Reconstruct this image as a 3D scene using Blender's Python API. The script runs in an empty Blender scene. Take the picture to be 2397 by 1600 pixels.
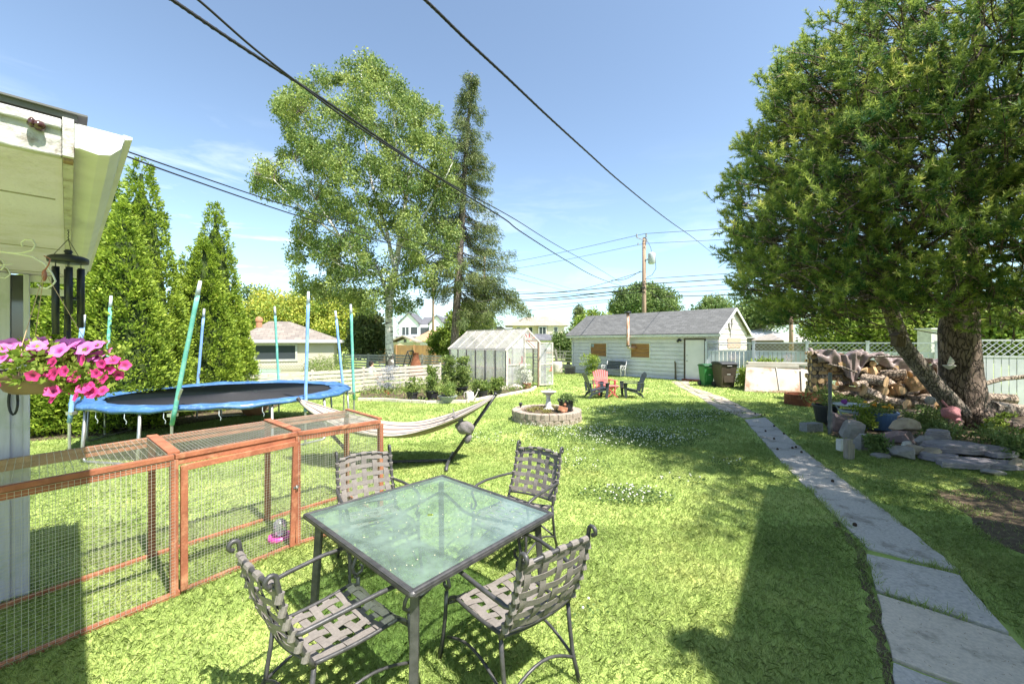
import bpy, math, random
import numpy as np
from mathutils import Vector, Matrix, Euler
S = bpy.context.scene
random.seed(7); rng = np.random.default_rng(7)
R = math.radians; PI = math.pi
# ---------------------------------------------------------------- camera
F = 975.0; EYE = 1.95
cd = bpy.data.cameras.new('camera'); cam = bpy.data.objects.new('camera', cd); S.collection.objects.link(cam)
cd.sensor_width = 36; cd.lens = 36 * F / 2397; cd.clip_end = 2000; cd.clip_start = 0.05
cam.location = (0, 0, EYE); cam.rotation_euler = (R(90), 0, 0); S.camera = cam
def at(px, py, Y): return ((px - 1198.5) / F * Y, Y, EYE - (py - 800) / F * Y)
def gr(px, py):
    Y = F * EYE / (py - 800); return ((px - 1198.5) / F * Y, Y)
# ---------------------------------------------------------------- sky and sun
SUN_EL = 60; SUN_AZ = math.degrees(math.atan2(.75, -.66))
w = bpy.data.worlds.new('World'); S.world = w; w.use_nodes = True
nt = w.node_tree; nt.nodes.clear()
N = nt.nodes.new; L = nt.links.new
out = N('ShaderNodeOutputWorld'); bg = N('ShaderNodeBackground'); sky = N('ShaderNodeTexSky')
sky.sky_type = 'NISHITA'; sky.sun_disc = False; sky.sun_elevation = R(SUN_EL); sky.sun_rotation = R(SUN_AZ)
sky.air_density = 1.0; sky.dust_density = 1.5; sky.ozone_density = 2.0; sky.altitude = 600
tc = N('ShaderNodeTexCoord'); mp = N('ShaderNodeMapping'); mp.inputs['Scale'].default_value = (1.0, 1.0, 5.0)
mp.inputs['Rotation'].default_value = (0, R(12), 0)
nz = N('ShaderNodeTexNoise'); nz.inputs['Scale'].default_value = 3.2; nz.inputs['Detail'].default_value = 9; nz.inputs['Roughness'].default_value = .62; nz.inputs['Distortion'].default_value = .6
cr = N('ShaderNodeValToRGB'); cr.color_ramp.elements[0].position = .50; cr.color_ramp.elements[1].position = .78
sep = N('ShaderNodeSeparateXYZ')
mr = N('ShaderNodeMapRange'); mr.inputs[1].default_value = .42; mr.inputs[2].default_value = .22; mr.inputs[3].default_value = 0; mr.inputs[4].default_value = 1
mx = N('ShaderNodeMapRange'); mx.inputs[1].default_value = .15; mx.inputs[2].default_value = -.5; mx.inputs[3].default_value = .18; mx.inputs[4].default_value = 1
m1 = N('ShaderNodeMath'); m1.operation = 'MULTIPLY'; m2 = N('ShaderNodeMath'); m2.operation = 'MULTIPLY'
mix = N('ShaderNodeMixRGB'); mix.inputs[2].default_value = (7.5, 7.8, 8.2, 1)
L(tc.outputs['Generated'], mp.inputs[0]); L(mp.outputs[0], nz.inputs['Vector']); L(nz.outputs[0], cr.inputs[0])
L(tc.outputs['Generated'], sep.inputs[0]); L(sep.outputs['Z'], mr.inputs[0]); L(sep.outputs['X'], mx.inputs[0])
L(cr.outputs[0], m1.inputs[0]); L(mr.outputs[0], m1.inputs[1]); L(m1.outputs[0], m2.inputs[0]); L(mx.outputs[0], m2.inputs[1])
hs = N('ShaderNodeHueSaturation'); hs.inputs['Saturation'].default_value = .80; gm = N('ShaderNodeGamma'); gm.inputs[1].default_value = 1.15
L(sky.outputs[0], gm.inputs[0]); tn = N('ShaderNodeMixRGB'); tn.blend_type = 'MULTIPLY'; tn.inputs[0].default_value = 1; tn.inputs[2].default_value = (.75, .91, .89, 1); L(gm.outputs[0], tn.inputs[1]); L(tn.outputs[0], hs.inputs['Color']); L(hs.outputs[0], mix.inputs[1]); L(m2.outputs[0], mix.inputs[0]); L(mix.outputs[0], bg.inputs[0]); L(bg.outputs[0], out.inputs[0])
bg.inputs[1].default_value = .078
sl = bpy.data.lights.new('sun', 'SUN'); sun = bpy.data.objects.new('sun', sl); S.collection.objects.link(sun)
sl.energy = 3.6; sl.angle = R(.6); sl.color = (1, .95, .86)
ce = math.cos(R(SUN_EL)); sd = Vector((.75 * ce, -.66 * ce, math.sin(R(SUN_EL))))
sun.rotation_euler = sd.to_track_quat('Z', 'Y').to_euler(); sun.location = (20, -20, 30)
S.view_settings.view_transform = 'Standard'; S.view_settings.look = 'None'; S.view_settings.gamma = 1
S.view_settings.exposure = 1.75
S.render.engine = 'CYCLES'; S.cycles.max_bounces = 8; S.cycles.transparent_max_bounces = 16
# ---------------------------------------------------------------- materials
def newmat(name):
    m = bpy.data.materials.new(name); m.use_nodes = True; n = m.node_tree
    b = n.nodes['Principled BSDF']; return m, n, b
def C4(c): return (c[0], c[1], c[2], 1)
def M(name, c1, c2=None, sc=8, rough=.7, metal=0, bump=0, bsc=None, spec=.4, stretch=(1, 1, 1), lo=.35, hi=.65, detail=6, dirt=None, dsc=1.5):
    m, n, b = newmat(name); nn = n.nodes.new; ll = n.links.new
    b.inputs['Roughness'].default_value = rough; b.inputs['Metallic'].default_value = metal
    b.inputs['Specular IOR Level'].default_value = spec
    t = nn('ShaderNodeTexCoord'); mpp = nn('ShaderNodeMapping'); mpp.inputs['Scale'].default_value = stretch
    ll(t.outputs['Object'], mpp.inputs[0])
    if c2 is None: c2 = tuple(x * .8 for x in c1)
    z = nn('ShaderNodeTexNoise'); z.inputs['Scale'].default_value = sc; z.inputs['Detail'].default_value = detail
    ll(mpp.outputs[0], z.inputs['Vector'])
    r = nn('ShaderNodeValToRGB'); r.color_ramp.elements[0].position = lo; r.color_ramp.elements[1].position = hi
    r.color_ramp.elements[0].color = C4(c1); r.color_ramp.elements[1].color = C4(c2)
    ll(z.outputs[0], r.inputs[0]); src = r.outputs[0]
    if dirt:
        z2 = nn('ShaderNodeTexNoise'); z2.inputs['Scale'].default_value = dsc; z2.inputs['Detail'].default_value = 9; z2.inputs['Roughness'].default_value = .7
        ll(t.outputs['Object'], z2.inputs['Vector'])
        r2 = nn('ShaderNodeValToRGB'); r2.color_ramp.elements[0].position = .52; r2.color_ramp.elements[1].position = .68
        ll(z2.outputs[0], r2.inputs[0]); mm = nn('ShaderNodeMixRGB'); mm.inputs[2].default_value = C4(dirt)
        ll(r2.outputs[0], mm.inputs[0]); ll(src, mm.inputs[1]); src = mm.outputs[0]
    ll(src, b.inputs['Base Color'])
    if bump:
        z3 = nn('ShaderNodeTexNoise'); z3.inputs['Scale'].default_value = bsc or sc * 3; z3.inputs['Detail'].default_value = 8
        ll(mpp.outputs[0], z3.inputs['Vector']); bp = nn('ShaderNodeBump'); bp.inputs['Strength'].default_value = bump; bp.inputs['Distance'].default_value = .02
        ll(z3.outputs[0], bp.inputs['Height']); ll(bp.outputs[0], b.inputs['Normal'])
    return m
def leafmat(name, a, b_, c=None, trans=.3, rough=.55, spec=.25):
    m, n, b = newmat(name); nn = n.nodes.new; ll = n.links.new
    at_ = nn('ShaderNodeAttribute'); at_.attribute_name = 'v'
    r = nn('ShaderNodeValToRGB'); e = r.color_ramp.elements; e[0].color = C4(a); e[1].color = C4(b_); e[0].position = .1; e[1].position = .9
    if c: x = e.new(.97); x.color = C4(c)
    ll(at_.outputs['Fac'], r.inputs[0]); ll(r.outputs[0], b.inputs['Base Color'])
    b.inputs['Roughness'].default_value = rough; b.inputs['Specular IOR Level'].default_value = spec
    tr = nn('ShaderNodeBsdfTranslucent'); mm = nn('ShaderNodeMixShader'); mm.inputs[0].default_value = trans
    ll(r.outputs[0], tr.inputs[0]); ll(b.outputs[0], mm.inputs[1]); ll(tr.outputs[0], mm.inputs[2])
    ll(mm.outputs[0], n.nodes['Material Output'].inputs[0]); return m
def glassmat(name, col, alpha=.5, rough=.1, dirt=.3, dcol=(.5, .52, .5), trl=0, gloss=1):
    m, n, b = newmat(name); nn = n.nodes.new; ll = n.links.new
    b.inputs['Base Color'].default_value = C4(dcol); b.inputs['Roughness'].default_value = .5
    tr = nn('ShaderNodeBsdfTransparent'); tr.inputs[0].default_value = C4(col)
    gl = nn('ShaderNodeBsdfGlossy'); gl.inputs['Roughness'].default_value = rough; gl.inputs[0].default_value = (.9, .95, 1, 1)
    lw = nn('ShaderNodeFresnel'); lw.inputs[0].default_value = 1.5
    mA = nn('ShaderNodeMixShader'); mB = nn('ShaderNodeMixShader')
    t = nn('ShaderNodeTexCoord'); z = nn('ShaderNodeTexNoise'); z.inputs['Scale'].default_value = 3; z.inputs['Detail'].default_value = 10; z.inputs['Roughness'].default_value = .7
    ll(t.outputs['Object'], z.inputs['Vector']); mr_ = nn('ShaderNodeMapRange'); mr_.inputs[1].default_value = .35; mr_.inputs[2].default_value = .75
    mr_.inputs[3].default_value = dirt * .6; mr_.inputs[4].default_value = min(1, dirt * 1.7)
    tl = nn('ShaderNodeBsdfTranslucent'); tl.inputs[0].default_value = C4(dcol); mT = nn('ShaderNodeMixShader'); mT.inputs[0].default_value = trl; ll(b.outputs[0], mT.inputs[1]); ll(tl.outputs[0], mT.inputs[2])
    ll(z.outputs[0], mr_.inputs[0]); ll(mr_.outputs[0], mA.inputs[0]); ll(tr.outputs[0], mA.inputs[1]); ll(mT.outputs[0], mA.inputs[2])
    mg_ = nn('ShaderNodeMath'); mg_.operation = 'MULTIPLY'; mg_.inputs[1].default_value = gloss; ll(lw.outputs[0], mg_.inputs[0]); ll(mg_.outputs[0], mB.inputs[0]); ll(mA.outputs[0], mB.inputs[1]); ll(gl.outputs[0], mB.inputs[2])
    ll(mB.outputs[0], n.nodes['Material Output'].inputs[0]); return m
def shingle(name, c1, c2, c3, bw=.3, rh=.13, axis='x'):
    m, n, b = newmat(name); nn = n.nodes.new; ll = n.links.new
    t = nn('ShaderNodeTexCoord'); sp = nn('ShaderNodeSeparateXYZ'); cb = nn('ShaderNodeCombineXYZ')
    ll(t.outputs['Object'], sp.inputs[0]); ll(sp.outputs['X' if axis == 'x' else 'Y'], cb.inputs[0])
    mu = nn('ShaderNodeMath'); mu.operation = 'MULTIPLY'; mu.inputs[1].default_value = 1.9; ll(sp.outputs['Z'], mu.inputs[0]); ll(mu.outputs[0], cb.inputs[1])
    br = nn('ShaderNodeTexBrick'); br.inputs['Scale'].default_value = 1; br.inputs['Brick Width'].default_value = bw; br.inputs['Row Height'].default_value = rh
    br.inputs['Mortar Size'].default_value = .008; br.inputs['Color1'].default_value = C4(c1); br.inputs['Color2'].default_value = C4(c2); br.inputs['Mortar'].default_value = C4(c3); br.inputs['Bias'].default_value = 0
    ll(cb.outputs[0], br.inputs['Vector'])
    z = nn('ShaderNodeTexNoise'); z.inputs['Scale'].default_value = 3; z.inputs['Detail'].default_value = 8; ll(t.outputs['Object'], z.inputs['Vector'])
    mm = nn('ShaderNodeMixRGB'); mm.blend_type = 'MULTIPLY'; mm.inputs[0].default_value = .5; ll(br.outputs[0], mm.inputs[1]); ll(z.outputs[0], mm.inputs[2])
    g = nn('ShaderNodeBrightContrast'); g.inputs[1].default_value = .02; ll(mm.outputs[0], g.inputs[0]); ll(g.outputs[0], b.inputs['Base Color']); b.inputs['Roughness'].default_value = .9
    bp = nn('ShaderNodeBump'); bp.inputs['Strength'].default_value = .5; bp.inputs['Distance'].default_value = .02; ll(br.outputs['Fac'], bp.inputs['Height']); bp.invert = True; ll(bp.outputs[0], b.inputs['Normal'])
    return m
# ---------------------------------------------------------------- mesh helpers
class MB:
    def __init__(s): s.v = []; s.f = []; s.m = []
    def add(s, vs, fs, mi=0):
        n = len(s.v); s.v += [tuple(v) for v in vs]; s.f += [tuple(i + n for i in f) for f in fs]; s.m += [mi] * len(fs); return s
    def box(s, c, d, rz=0, rx=0, ry=0, mi=0):
        h = Vector(d) / 2; e = Euler((rx, ry, rz)).to_matrix()
        vs = [Vector(c) + e @ Vector((x * h.x, y * h.y, z * h.z)) for x in (-1, 1) for y in (-1, 1) for z in (-1, 1)]
        return s.add(vs, [(0, 1, 3, 2), (4, 6, 7, 5), (0, 4, 5, 1), (2, 3, 7, 6), (0, 2, 6, 4), (1, 5, 7, 3)], mi)
    def beam(s, a, b, w_, h_, up=(0, 0, 1), mi=0):
        a = Vector(a); b = Vector(b); d = (b - a).normalized(); u = Vector(up)
        if abs(d.dot(u)) > .98: u = Vector((0, 1, 0))
        x = d.cross(u).normalized() * w_ / 2; y = x.cross(d).normalized() * h_ / 2
        vs = [p + sx * x + sy * y for p in (a, b) for sx, sy in ((-1, -1), (1, -1), (1, 1), (-1, 1))]
        return s.add(vs, [(3, 2, 1, 0), (4, 5, 6, 7), (0, 1, 5, 4), (1, 2, 6, 5), (2, 3, 7, 6), (3, 0, 4, 7)], mi)
    def tube(s, pts, r, n=8, mi=0, jit=0):
        P = [Vector(p) for p in pts]; k = len(P)
        rs = r if isinstance(r, (list, tuple)) else [r] * k
        T = [(P[min(i + 1, k - 1)] - P[max(i - 1, 0)]).normalized() for i in range(k)]
        u = T[0].orthogonal().normalized(); vs = []
        for i in range(k):
            u = (u - T[i] * u.dot(T[i])).normalized(); v_ = T[i].cross(u)
            for j in range(n):
                a = 2 * PI * j / n; q = 1 + (random.uniform(-jit, jit) if jit else 0); vs.append(P[i] + (u * math.cos(a) + v_ * math.sin(a)) * rs[i] * q)
        fs = [(i * n + j, i * n + (j + 1) % n, (i + 1) * n + (j + 1) % n, (i + 1) * n + j) for i in range(k - 1) for j in range(n)]
        fs += [tuple(range(n))[::-1], tuple((k - 1) * n + j for j in range(n))]
        return s.add(vs, fs, mi)
    def lathe(s, prof, c=(0, 0, 0), n=24, mi=0, sx=1, sy=1):
        vs = [(c[0] + r * sx * math.cos(2 * PI * j / n), c[1] + r * sy * math.sin(2 * PI * j / n), c[2] + z) for r, z in prof for j in range(n)]
        k = len(prof); fs = [(i * n + j, i * n + (j + 1) % n, (i + 1) * n + (j + 1) % n, (i + 1) * n + j) for i in range(k - 1) for j in range(n)]
        if prof[0][0] > 0: fs.append(tuple(range(n))[::-1])
        if prof[-1][0] > 0: fs.append(tuple((k - 1) * n + j for j in range(n)))
        return s.add(vs, fs, mi)
    def prism(s, poly, z0, z1, mi=0):
        n = len(poly); vs = [(x, y, z0) for x, y in poly] + [(x, y, z1) for x, y in poly]
        fs = [tuple(range(n))[::-1], tuple(range(n, 2 * n))] + [(i, (i + 1) % n, n + (i + 1) % n, n + i) for i in range(n)]
        return s.add(vs, fs, mi)
    def extr(s, poly, y0, y1, mi=0):          # poly in x,z extruded along y
        n = len(poly); vs = [(x, y0, z) for x, z in poly] + [(x, y1, z) for x, z in poly]
        fs = [tuple(range(n)), tuple(range(n, 2 * n))[::-1]] + [(i, n + i, n + (i + 1) % n, (i + 1) % n) for i in range(n)]
        return s.add(vs, fs, mi)
    def extx(s, poly, x0, x1, mi=0):          # poly in y,z extruded along x
        n = len(poly); vs = [(x0, y, z) for y, z in poly] + [(x1, y, z) for y, z in poly]
        fs = [tuple(range(n))[::-1], tuple(range(n, 2 * n))] + [(i, (i + 1) % n, n + (i + 1) % n, n + i) for i in range(n)]
        return s.add(vs, fs, mi)
    def ball(s, c, r, n=12, k=8, rough=0, mi=0, flat=None):
        if not isinstance(r, (tuple, list)): r = (r, r, r)
        vs = []; ph = [random.uniform(0, 6) for _ in range(6)]
        for i in range(k + 1):
            t = PI * i / k
            for j in range(n):
                a = 2 * PI * j / n; x, y, z = math.sin(t) * math.cos(a), math.sin(t) * math.sin(a), math.cos(t)
                q = 1 + rough * (math.sin(3 * x + ph[0]) * math.cos(3.3 * y + ph[1]) + .6 * math.sin(6 * z + ph[2] + 4 * x) + .5 * math.sin(7 * y + ph[3] + 5 * z))
                z2 = max(z * q, flat) if flat is not None else z * q
                vs.append((c[0] + x * q * r[0], c[1] + y * q * r[1], c[2] + z2 * r[2]))
        fs = [(i * n + j, (i + 1) * n + j, (i + 1) * n + (j + 1) % n, i * n + (j + 1) % n) for i in range(k) for j in range(n)]
        return s.add(vs, fs, mi)
    def xf(s, mat):
        s.v = [tuple(mat @ Vector(v)) for v in s.v]; return s
    def build(s, name, mat, parent=None, smooth=False, bev=0, solid=0, off=None):
        me = bpy.data.meshes.new(name)
        v = s.v if off is None else [(a - off[0], b - off[1], c - off[2]) for a, b, c in s.v]
        me.from_pydata(v, [], s.f); me.validate()
        mats = mat if isinstance(mat, (list, tuple)) else [mat]
        for m in mats: me.materials.append(m)
        if len(mats) > 1 and len(me.polygons) == len(s.m): me.polygons.foreach_set('material_index', s.m)
        if smooth: me.polygons.foreach_set('use_smooth', [True] * len(me.polygons))
        o = bpy.data.objects.new(name, me); S.collection.objects.link(o)
        if solid: md = o.modifiers.new('s', 'SOLIDIFY'); md.thickness = solid; md.offset = 0
        if bev: md = o.modifiers.new('b', 'BEVEL'); md.width = bev; md.segments = 2; md.limit_method = 'ANGLE'
        if parent: o.parent = parent
        return o
def tag(o, label=None, cat=None, group=None, kind=None):
    if label: o['label'] = label
    if cat: o['category'] = cat
    if group: o['group'] = group
    if kind: o['kind'] = kind
    return o
def thing(name, label, cat, loc=(0, 0, 0), rz=0, group=None):
    o = bpy.data.objects.new(name, None); S.collection.objects.link(o); o.empty_display_size = .1
    o.location = loc if len(loc) == 3 else (loc[0], loc[1], 0); o.rotation_euler = (0, 0, rz)
    return tag(o, label, cat, group)
def dup(o, loc=None, rz=None, label=None, group=None, parent=None):
    c = o.copy(); S.collection.objects.link(c)
    if parent: c.parent = parent
    if loc: c.location = loc if len(loc) == 3 else (loc[0], loc[1], 0)
    if rz is not None: c.rotation_euler = (0, 0, rz)
    if label: c['label'] = label
    if group: c['group'] = group
    for ch in KIDS(o): dup(ch, parent=c)
    return c
def KIDS(o): return [x for x in bpy.data.objects if x.parent == o]
def npmesh(name, mat, V, nper, parent=None, val=None, tri=False):
    """V (N*nper,3) verts, one face of nper verts each"""
    me = bpy.data.meshes.new(name); n = len(V); nf = n // nper
    me.vertices.add(n); me.vertices.foreach_set('co', np.asarray(V, dtype=np.float32).ravel())
    me.loops.add(n); me.loops.foreach_set('vertex_index', np.arange(n, dtype=np.int32))
    me.polygons.add(nf); me.polygons.foreach_set('loop_start', np.arange(0, n, nper, dtype=np.int32)); me.polygons.foreach_set('loop_total', np.full(nf, nper, dtype=np.int32))
    me.update(); me.materials.append(mat)
    if val is not None:
        a = me.attributes.new('v', 'FLOAT', 'POINT'); a.data.foreach_set('value', np.repeat(np.clip(val, 0, 1), nper).astype(np.float32))
    o = bpy.data.objects.new(name, me); S.collection.objects.link(o)
    if parent: o.parent = parent
    return o
def unit(a): return a / np.maximum(np.linalg.norm(a, axis=1, keepdims=True), 1e-9)
def rdir(n): return unit(rng.normal(size=(n, 3)))
def leafverts(P, D, Ln, Wd, tri=False):
    side = unit(np.cross(D, rdir(len(P)))) * np.asarray(Wd).reshape(-1, 1) / 2
    Ln = np.asarray(Ln).reshape(-1, 1)
    if tri: return np.stack([P - side, P + side, P + D * Ln], 1).reshape(-1, 3)
    m = P + D * Ln * .45
    return np.stack([P, m + side, P + D * Ln, m - side], 1).reshape(-1, 3)
def clumps(name, mat, C, rad, per, ln, wd, parent, bias=(0, 0, 0), squash=.75, cv=.35, org=None):
    """leaves scattered round clump centres C (n,3)"""
    n = len(C); rad = np.broadcast_to(rad, (n,)); idx = np.repeat(np.arange(n), per)
    d = rdir(len(idx)) * (rng.random((len(idx), 1)) ** .45); d[:, 2] *= squash
    P = C[idx] + d * rad[idx][:, None]
    D = unit(rdir(len(idx)) + np.array(bias) + d * .5)
    k = len(idx); val = .5 + (rng.random(n)[idx] - .5) * cv * 2 * .6 + (rng.random(k) - .5) * .5
    V = leafverts(P, D, ln * rng.uniform(.6, 1.3, k), wd * rng.uniform(.6, 1.3, k))
    if org is not None: V = V - np.array(org)
    return npmesh(name, mat, V, 4, parent, val)
# ---------------------------------------------------------------- palette
grass_m, n_, b_ = newmat('grass_blades')
def grass_nodes(m, n, b, blade):
    nn = n.nodes.new; ll = n.links.new
    t = nn('ShaderNodeTexCoord'); z = nn('ShaderNodeTexNoise'); z.inputs['Scale'].default_value = .9; z.inputs['Detail'].default_value = 10; z.inputs['Roughness'].default_value = .68
    ll(t.outputs['Object'], z.inputs['Vector'])
    r = nn('ShaderNodeValToRGB'); e = r.color_ramp.elements
    e[0].position = .28; e[0].color = (.15, .23, .05, 1); e[1].position = .76; e[1].color = (.50, .51, .18, 1)
    x = e.new(.5); x.color = (.33, .42, .12, 1)
    ll(z.outputs[0], r.inputs[0]); src = r.outputs[0]
    if blade:
        a = nn('ShaderNodeAttribute'); a.attribute_name = 'v'; r2 = nn('ShaderNodeValToRGB'); e = r2.color_ramp.elements
        e[0].color = (.09, .16, .03, 1); e[1].color = (.64, .60, .34, 1); e[0].position = 0; e[1].position = 1; x = e.new(.6); x.color = (.32, .41, .12, 1)
        ll(a.outputs['Fac'], r2.inputs[0]); mm = nn('ShaderNodeMixRGB'); mm.inputs[0].default_value = .5; ll(src, mm.inputs[1]); ll(r2.outputs[0], mm.inputs[2]); src = mm.outputs[0]
        tr = nn('ShaderNodeBsdfTranslucent'); ms = nn('ShaderNodeMixShader'); ms.inputs[0].default_value = .3; ll(src, tr.inputs[0]); ll(b.outputs[0], ms.inputs[1]); ll(tr.outputs[0], ms.inputs[2])
        ll(ms.outputs[0], n.nodes['Material Output'].inputs[0])
    ll(src, b.inputs['Base Color']); b.inputs['Roughness'].default_value = .6 if blade else .95; b.inputs['Specular IOR Level'].default_value = .3 if blade else .1
grass_nodes(grass_m, n_, b_, True)
ground_m, n_, b_ = newmat('lawn'); grass_nodes(ground_m, n_, b_, False)
conc = M('concrete', (.52, .48, .44), (.39, .365, .34), sc=40, bump=.35, bsc=120, rough=.9, dirt=(.2, .18, .15), dsc=3)
flag = M('flagstone', (.42, .36, .29), (.25, .22, .18), sc=5, bump=.5, bsc=40, rough=.9, dirt=(.15, .12, .08), dsc=5)
soil = M('soil', (.13, .095, .06), (.07, .05, .03), sc=20, bump=.8, bsc=60, rough=1)
white_w = M('white_paint', (.66, .66, .65), (.58, .58, .57), sc=6, rough=.55, bump=.15, bsc=60)
fence_w = M('weathered_white_boards', (.56, .52, .44), (.38, .35, .29), sc=5, rough=.85, bump=.3, stretch=(1, 1, 6), dirt=(.30, .28, .22), dsc=6)
peel = M('peeling_white_paint', (.50, .49, .47), (.40, .39, .38), sc=12, rough=.7, bump=.6, bsc=25, dirt=(.20, .15, .11), dsc=16)
porch_w = M('porch_boards', (.56, .56, .66), (.48, .48, .57), sc=3, rough=.6, bump=.2, stretch=(8, 8, 1), dirt=(.42, .45, .45), dsc=4)
soffit_m = M('soffit', (.68, .62, .86), (.62, .565, .78), sc=3, rough=.8, bump=.25, bsc=60, dirt=(.52, .48, .56), dsc=3)
redwood = M('red_stained_wood', (.38, .135, .07), (.25, .085, .045), sc=6, rough=.75, bump=.35, bsc=50, stretch=(1, 1, .5), dirt=(.46, .22, .12), dsc=7)
wire_m = M('galvanised_wire', (.62, .60, .54), (.5, .48, .43), rough=.45, metal=.3)
galv = M('galvanised_steel', (.5, .5, .49), (.38, .38, .37), sc=10, rough=.4, metal=.8)
darkmetal = M('dark_bronze_metal', (.085, .082, .085), (.05, .05, .052), sc=20, rough=.45, metal=.3, bump=.1)
strap_m = M('taupe_strap', (.20, .178, .165), (.16, .143, .132), sc=60, rough=.8, bump=.25, bsc=300)
black_pl = M('black_plastic', (.025, .027, .03), (.035, .037, .04), rough=.45)
black_m = M('black_satin', (.012, .016, .024), (.02, .022, .03), rough=.4)
cable_m = M('black_cable', (.015, .015, .016), rough=.5)
wood_pole = M('pole_wood', (.36, .25, .17), (.25, .17, .12), sc=4, stretch=(6, 6, .3), rough=.9, bump=.3)
roof_dark = shingle('dark_shingles', (.155, .155, .155), (.10, .10, .10), (.06, .06, .06), .32, .14)
roof_brown = shingle('brown_shingles', (.32, .27, .235), (.22, .185, .165), (.13, .11, .1), .4, .2)
roof_tan = shingle('tan_shingles', (.40, .34, .27), (.31, .26, .21), (.22, .19, .15), .8, .4)
roof_orange = shingle('orange_shingles', (.62, .33, .18), (.45, .24, .14), (.3, .16, .1), .6, .3)
roof_slate = shingle('slate_shingles', (.15, .15, .17), (.10, .10, .12), (.06, .06, .07), .8, .4)
siding_w = M('white_siding', (.66, .65, .72), (.60, .59, .66), sc=2, rough=.6, dirt=(.50, .52, .54), dsc=1.2)
siding_g = M('gable_siding', (.58, .54, .49), (.50, .46, .42), sc=2, rough=.6)
stucco_c = M('cream_stucco', (.52, .47, .36), (.45, .41, .32), sc=30, rough=.9, bump=.3)
plywood = M('plywood', (.36, .19, .075), (.22, .105, .04), sc=3, stretch=(.6, 1, 9), rough=.75, bump=.2, lo=.3, hi=.7)
win_m, _n, _b = newmat('window_glass'); _b.inputs['Base Color'].default_value = (.05, .06, .07, 1); _b.inputs['Roughness'].default_value = .06; _b.inputs['Specular IOR Level'].default_value = .9
bark_birch, n_, b_ = newmat('birch_bark')
def birch_nodes(n, b):
    nn = n.nodes.new; ll = n.links.new; t = nn('ShaderNodeTexCoord'); mpp = nn('ShaderNodeMapping'); mpp.inputs['Scale'].default_value = (1.2, 1.2, 7)
    z = nn('ShaderNodeTexNoise'); z.inputs['Scale'].default_value = 1.6; z.inputs['Detail'].default_value = 8; z.inputs['Roughness'].default_value = .7
    ll(t.outputs['Object'], mpp.inputs[0]); ll(mpp.outputs[0], z.inputs['Vector'])
    r = nn('ShaderNodeValToRGB'); e = r.color_ramp.elements; e[0].position = .40; e[0].color = (.07, .06, .05, 1); e[1].position = .47; e[1].color = (.66, .63, .57, 1)
    ll(z.outputs[0], r.inputs[0]); z2 = nn('ShaderNodeTexNoise'); z2.inputs['Scale'].default_value = 5; z2.inputs['Detail'].default_value = 8; ll(t.outputs['Object'], z2.inputs['Vector'])
    sp = nn('ShaderNodeSeparateXYZ'); ll(t.outputs['Object'], sp.inputs[0]); mr_ = nn('ShaderNodeMapRange'); mr_.inputs[1].default_value = 2.6; mr_.inputs[2].default_value = .4; mr_.inputs[3].default_value = -.35; mr_.inputs[4].default_value = .22
    ll(sp.outputs['Z'], mr_.inputs[0]); ad = nn('ShaderNodeMath'); ad.operation = 'ADD'; ll(z2.outputs[0], ad.inputs[0]); ll(mr_.outputs[0], ad.inputs[1])
    r2 = nn('ShaderNodeValToRGB'); r2.color_ramp.elements[0].position = .5; r2.color_ramp.elements[1].position = .56; ll(ad.outputs[0], r2.inputs[0])
    mm = nn('ShaderNodeMixRGB'); mm.inputs[2].default_value = (.1, .09, .08, 1); ll(r2.outputs[0], mm.inputs[0]); ll(r.outputs[0], mm.inputs[1]); ll(mm.outputs[0], b.inputs['Base Color']); b.inputs['Roughness'].default_value = .8
birch_nodes(n_, b_)
def barkmat(name, c1, c2, c3, sc=9):
    m, n, b = newmat(name); nn = n.nodes.new; ll = n.links.new; t = nn('ShaderNodeTexCoord'); mpp = nn('ShaderNodeMapping'); mpp.inputs['Scale'].default_value = (1, 1, .38); ll(t.outputs['Object'], mpp.inputs[0])
    v = nn('ShaderNodeTexVoronoi'); v.inputs['Scale'].default_value = sc; v.feature = 'DISTANCE_TO_EDGE'
    z0 = nn('ShaderNodeTexNoise'); z0.inputs['Scale'].default_value = 6; z0.inputs['Detail'].default_value = 6; ll(mpp.outputs[0], z0.inputs['Vector'])
    mx_ = nn('ShaderNodeMixRGB'); mx_.inputs[0].default_value = .22; ll(mpp.outputs[0], mx_.inputs[1]); ll(z0.outputs['Color'], mx_.inputs[2]); ll(mx_.outputs[0], v.inputs['Vector'])
    z = nn('ShaderNodeTexNoise'); z.inputs['Scale'].default_value = 3.5; z.inputs['Detail'].default_value = 9; z.inputs['Roughness'].default_value = .7; ll(t.outputs['Object'], z.inputs['Vector'])
    r = nn('ShaderNodeValToRGB'); e = r.color_ramp.elements; e[0].position = .3; e[0].color = C4(c1); e[1].position = .7; e[1].color = C4(c2); ll(z.outputs[0], r.inputs[0])
    r2 = nn('ShaderNodeValToRGB'); r2.color_ramp.elements[0].position = 0; r2.color_ramp.elements[1].position = .13; ll(v.outputs[0], r2.inputs[0])
    mm = nn('ShaderNodeMixRGB'); mm.inputs[1].default_value = C4(c3); ll(r2.outputs[0], mm.inputs[0]); ll(r.outputs[0], mm.inputs[2]); ll(mm.outputs[0], b.inputs['Base Color']); b.inputs['Roughness'].default_value = .95
    ad = nn('ShaderNodeMath'); ad.operation = 'ADD'; ll(r2.outputs[0], ad.inputs[0]); ll(z.outputs[0], ad.inputs[1])
    bp = nn('ShaderNodeBump'); bp.inputs['Strength'].default_value = 1; bp.inputs['Distance'].default_value = .03; ll(ad.outputs[0], bp.inputs['Height']); ll(bp.outputs[0], b.inputs['Normal']); return m
bark_pine = barkmat('pine_bark', (.10, .068, .052), (.30, .225, .18), (.045, .03, .022), 15)
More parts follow.
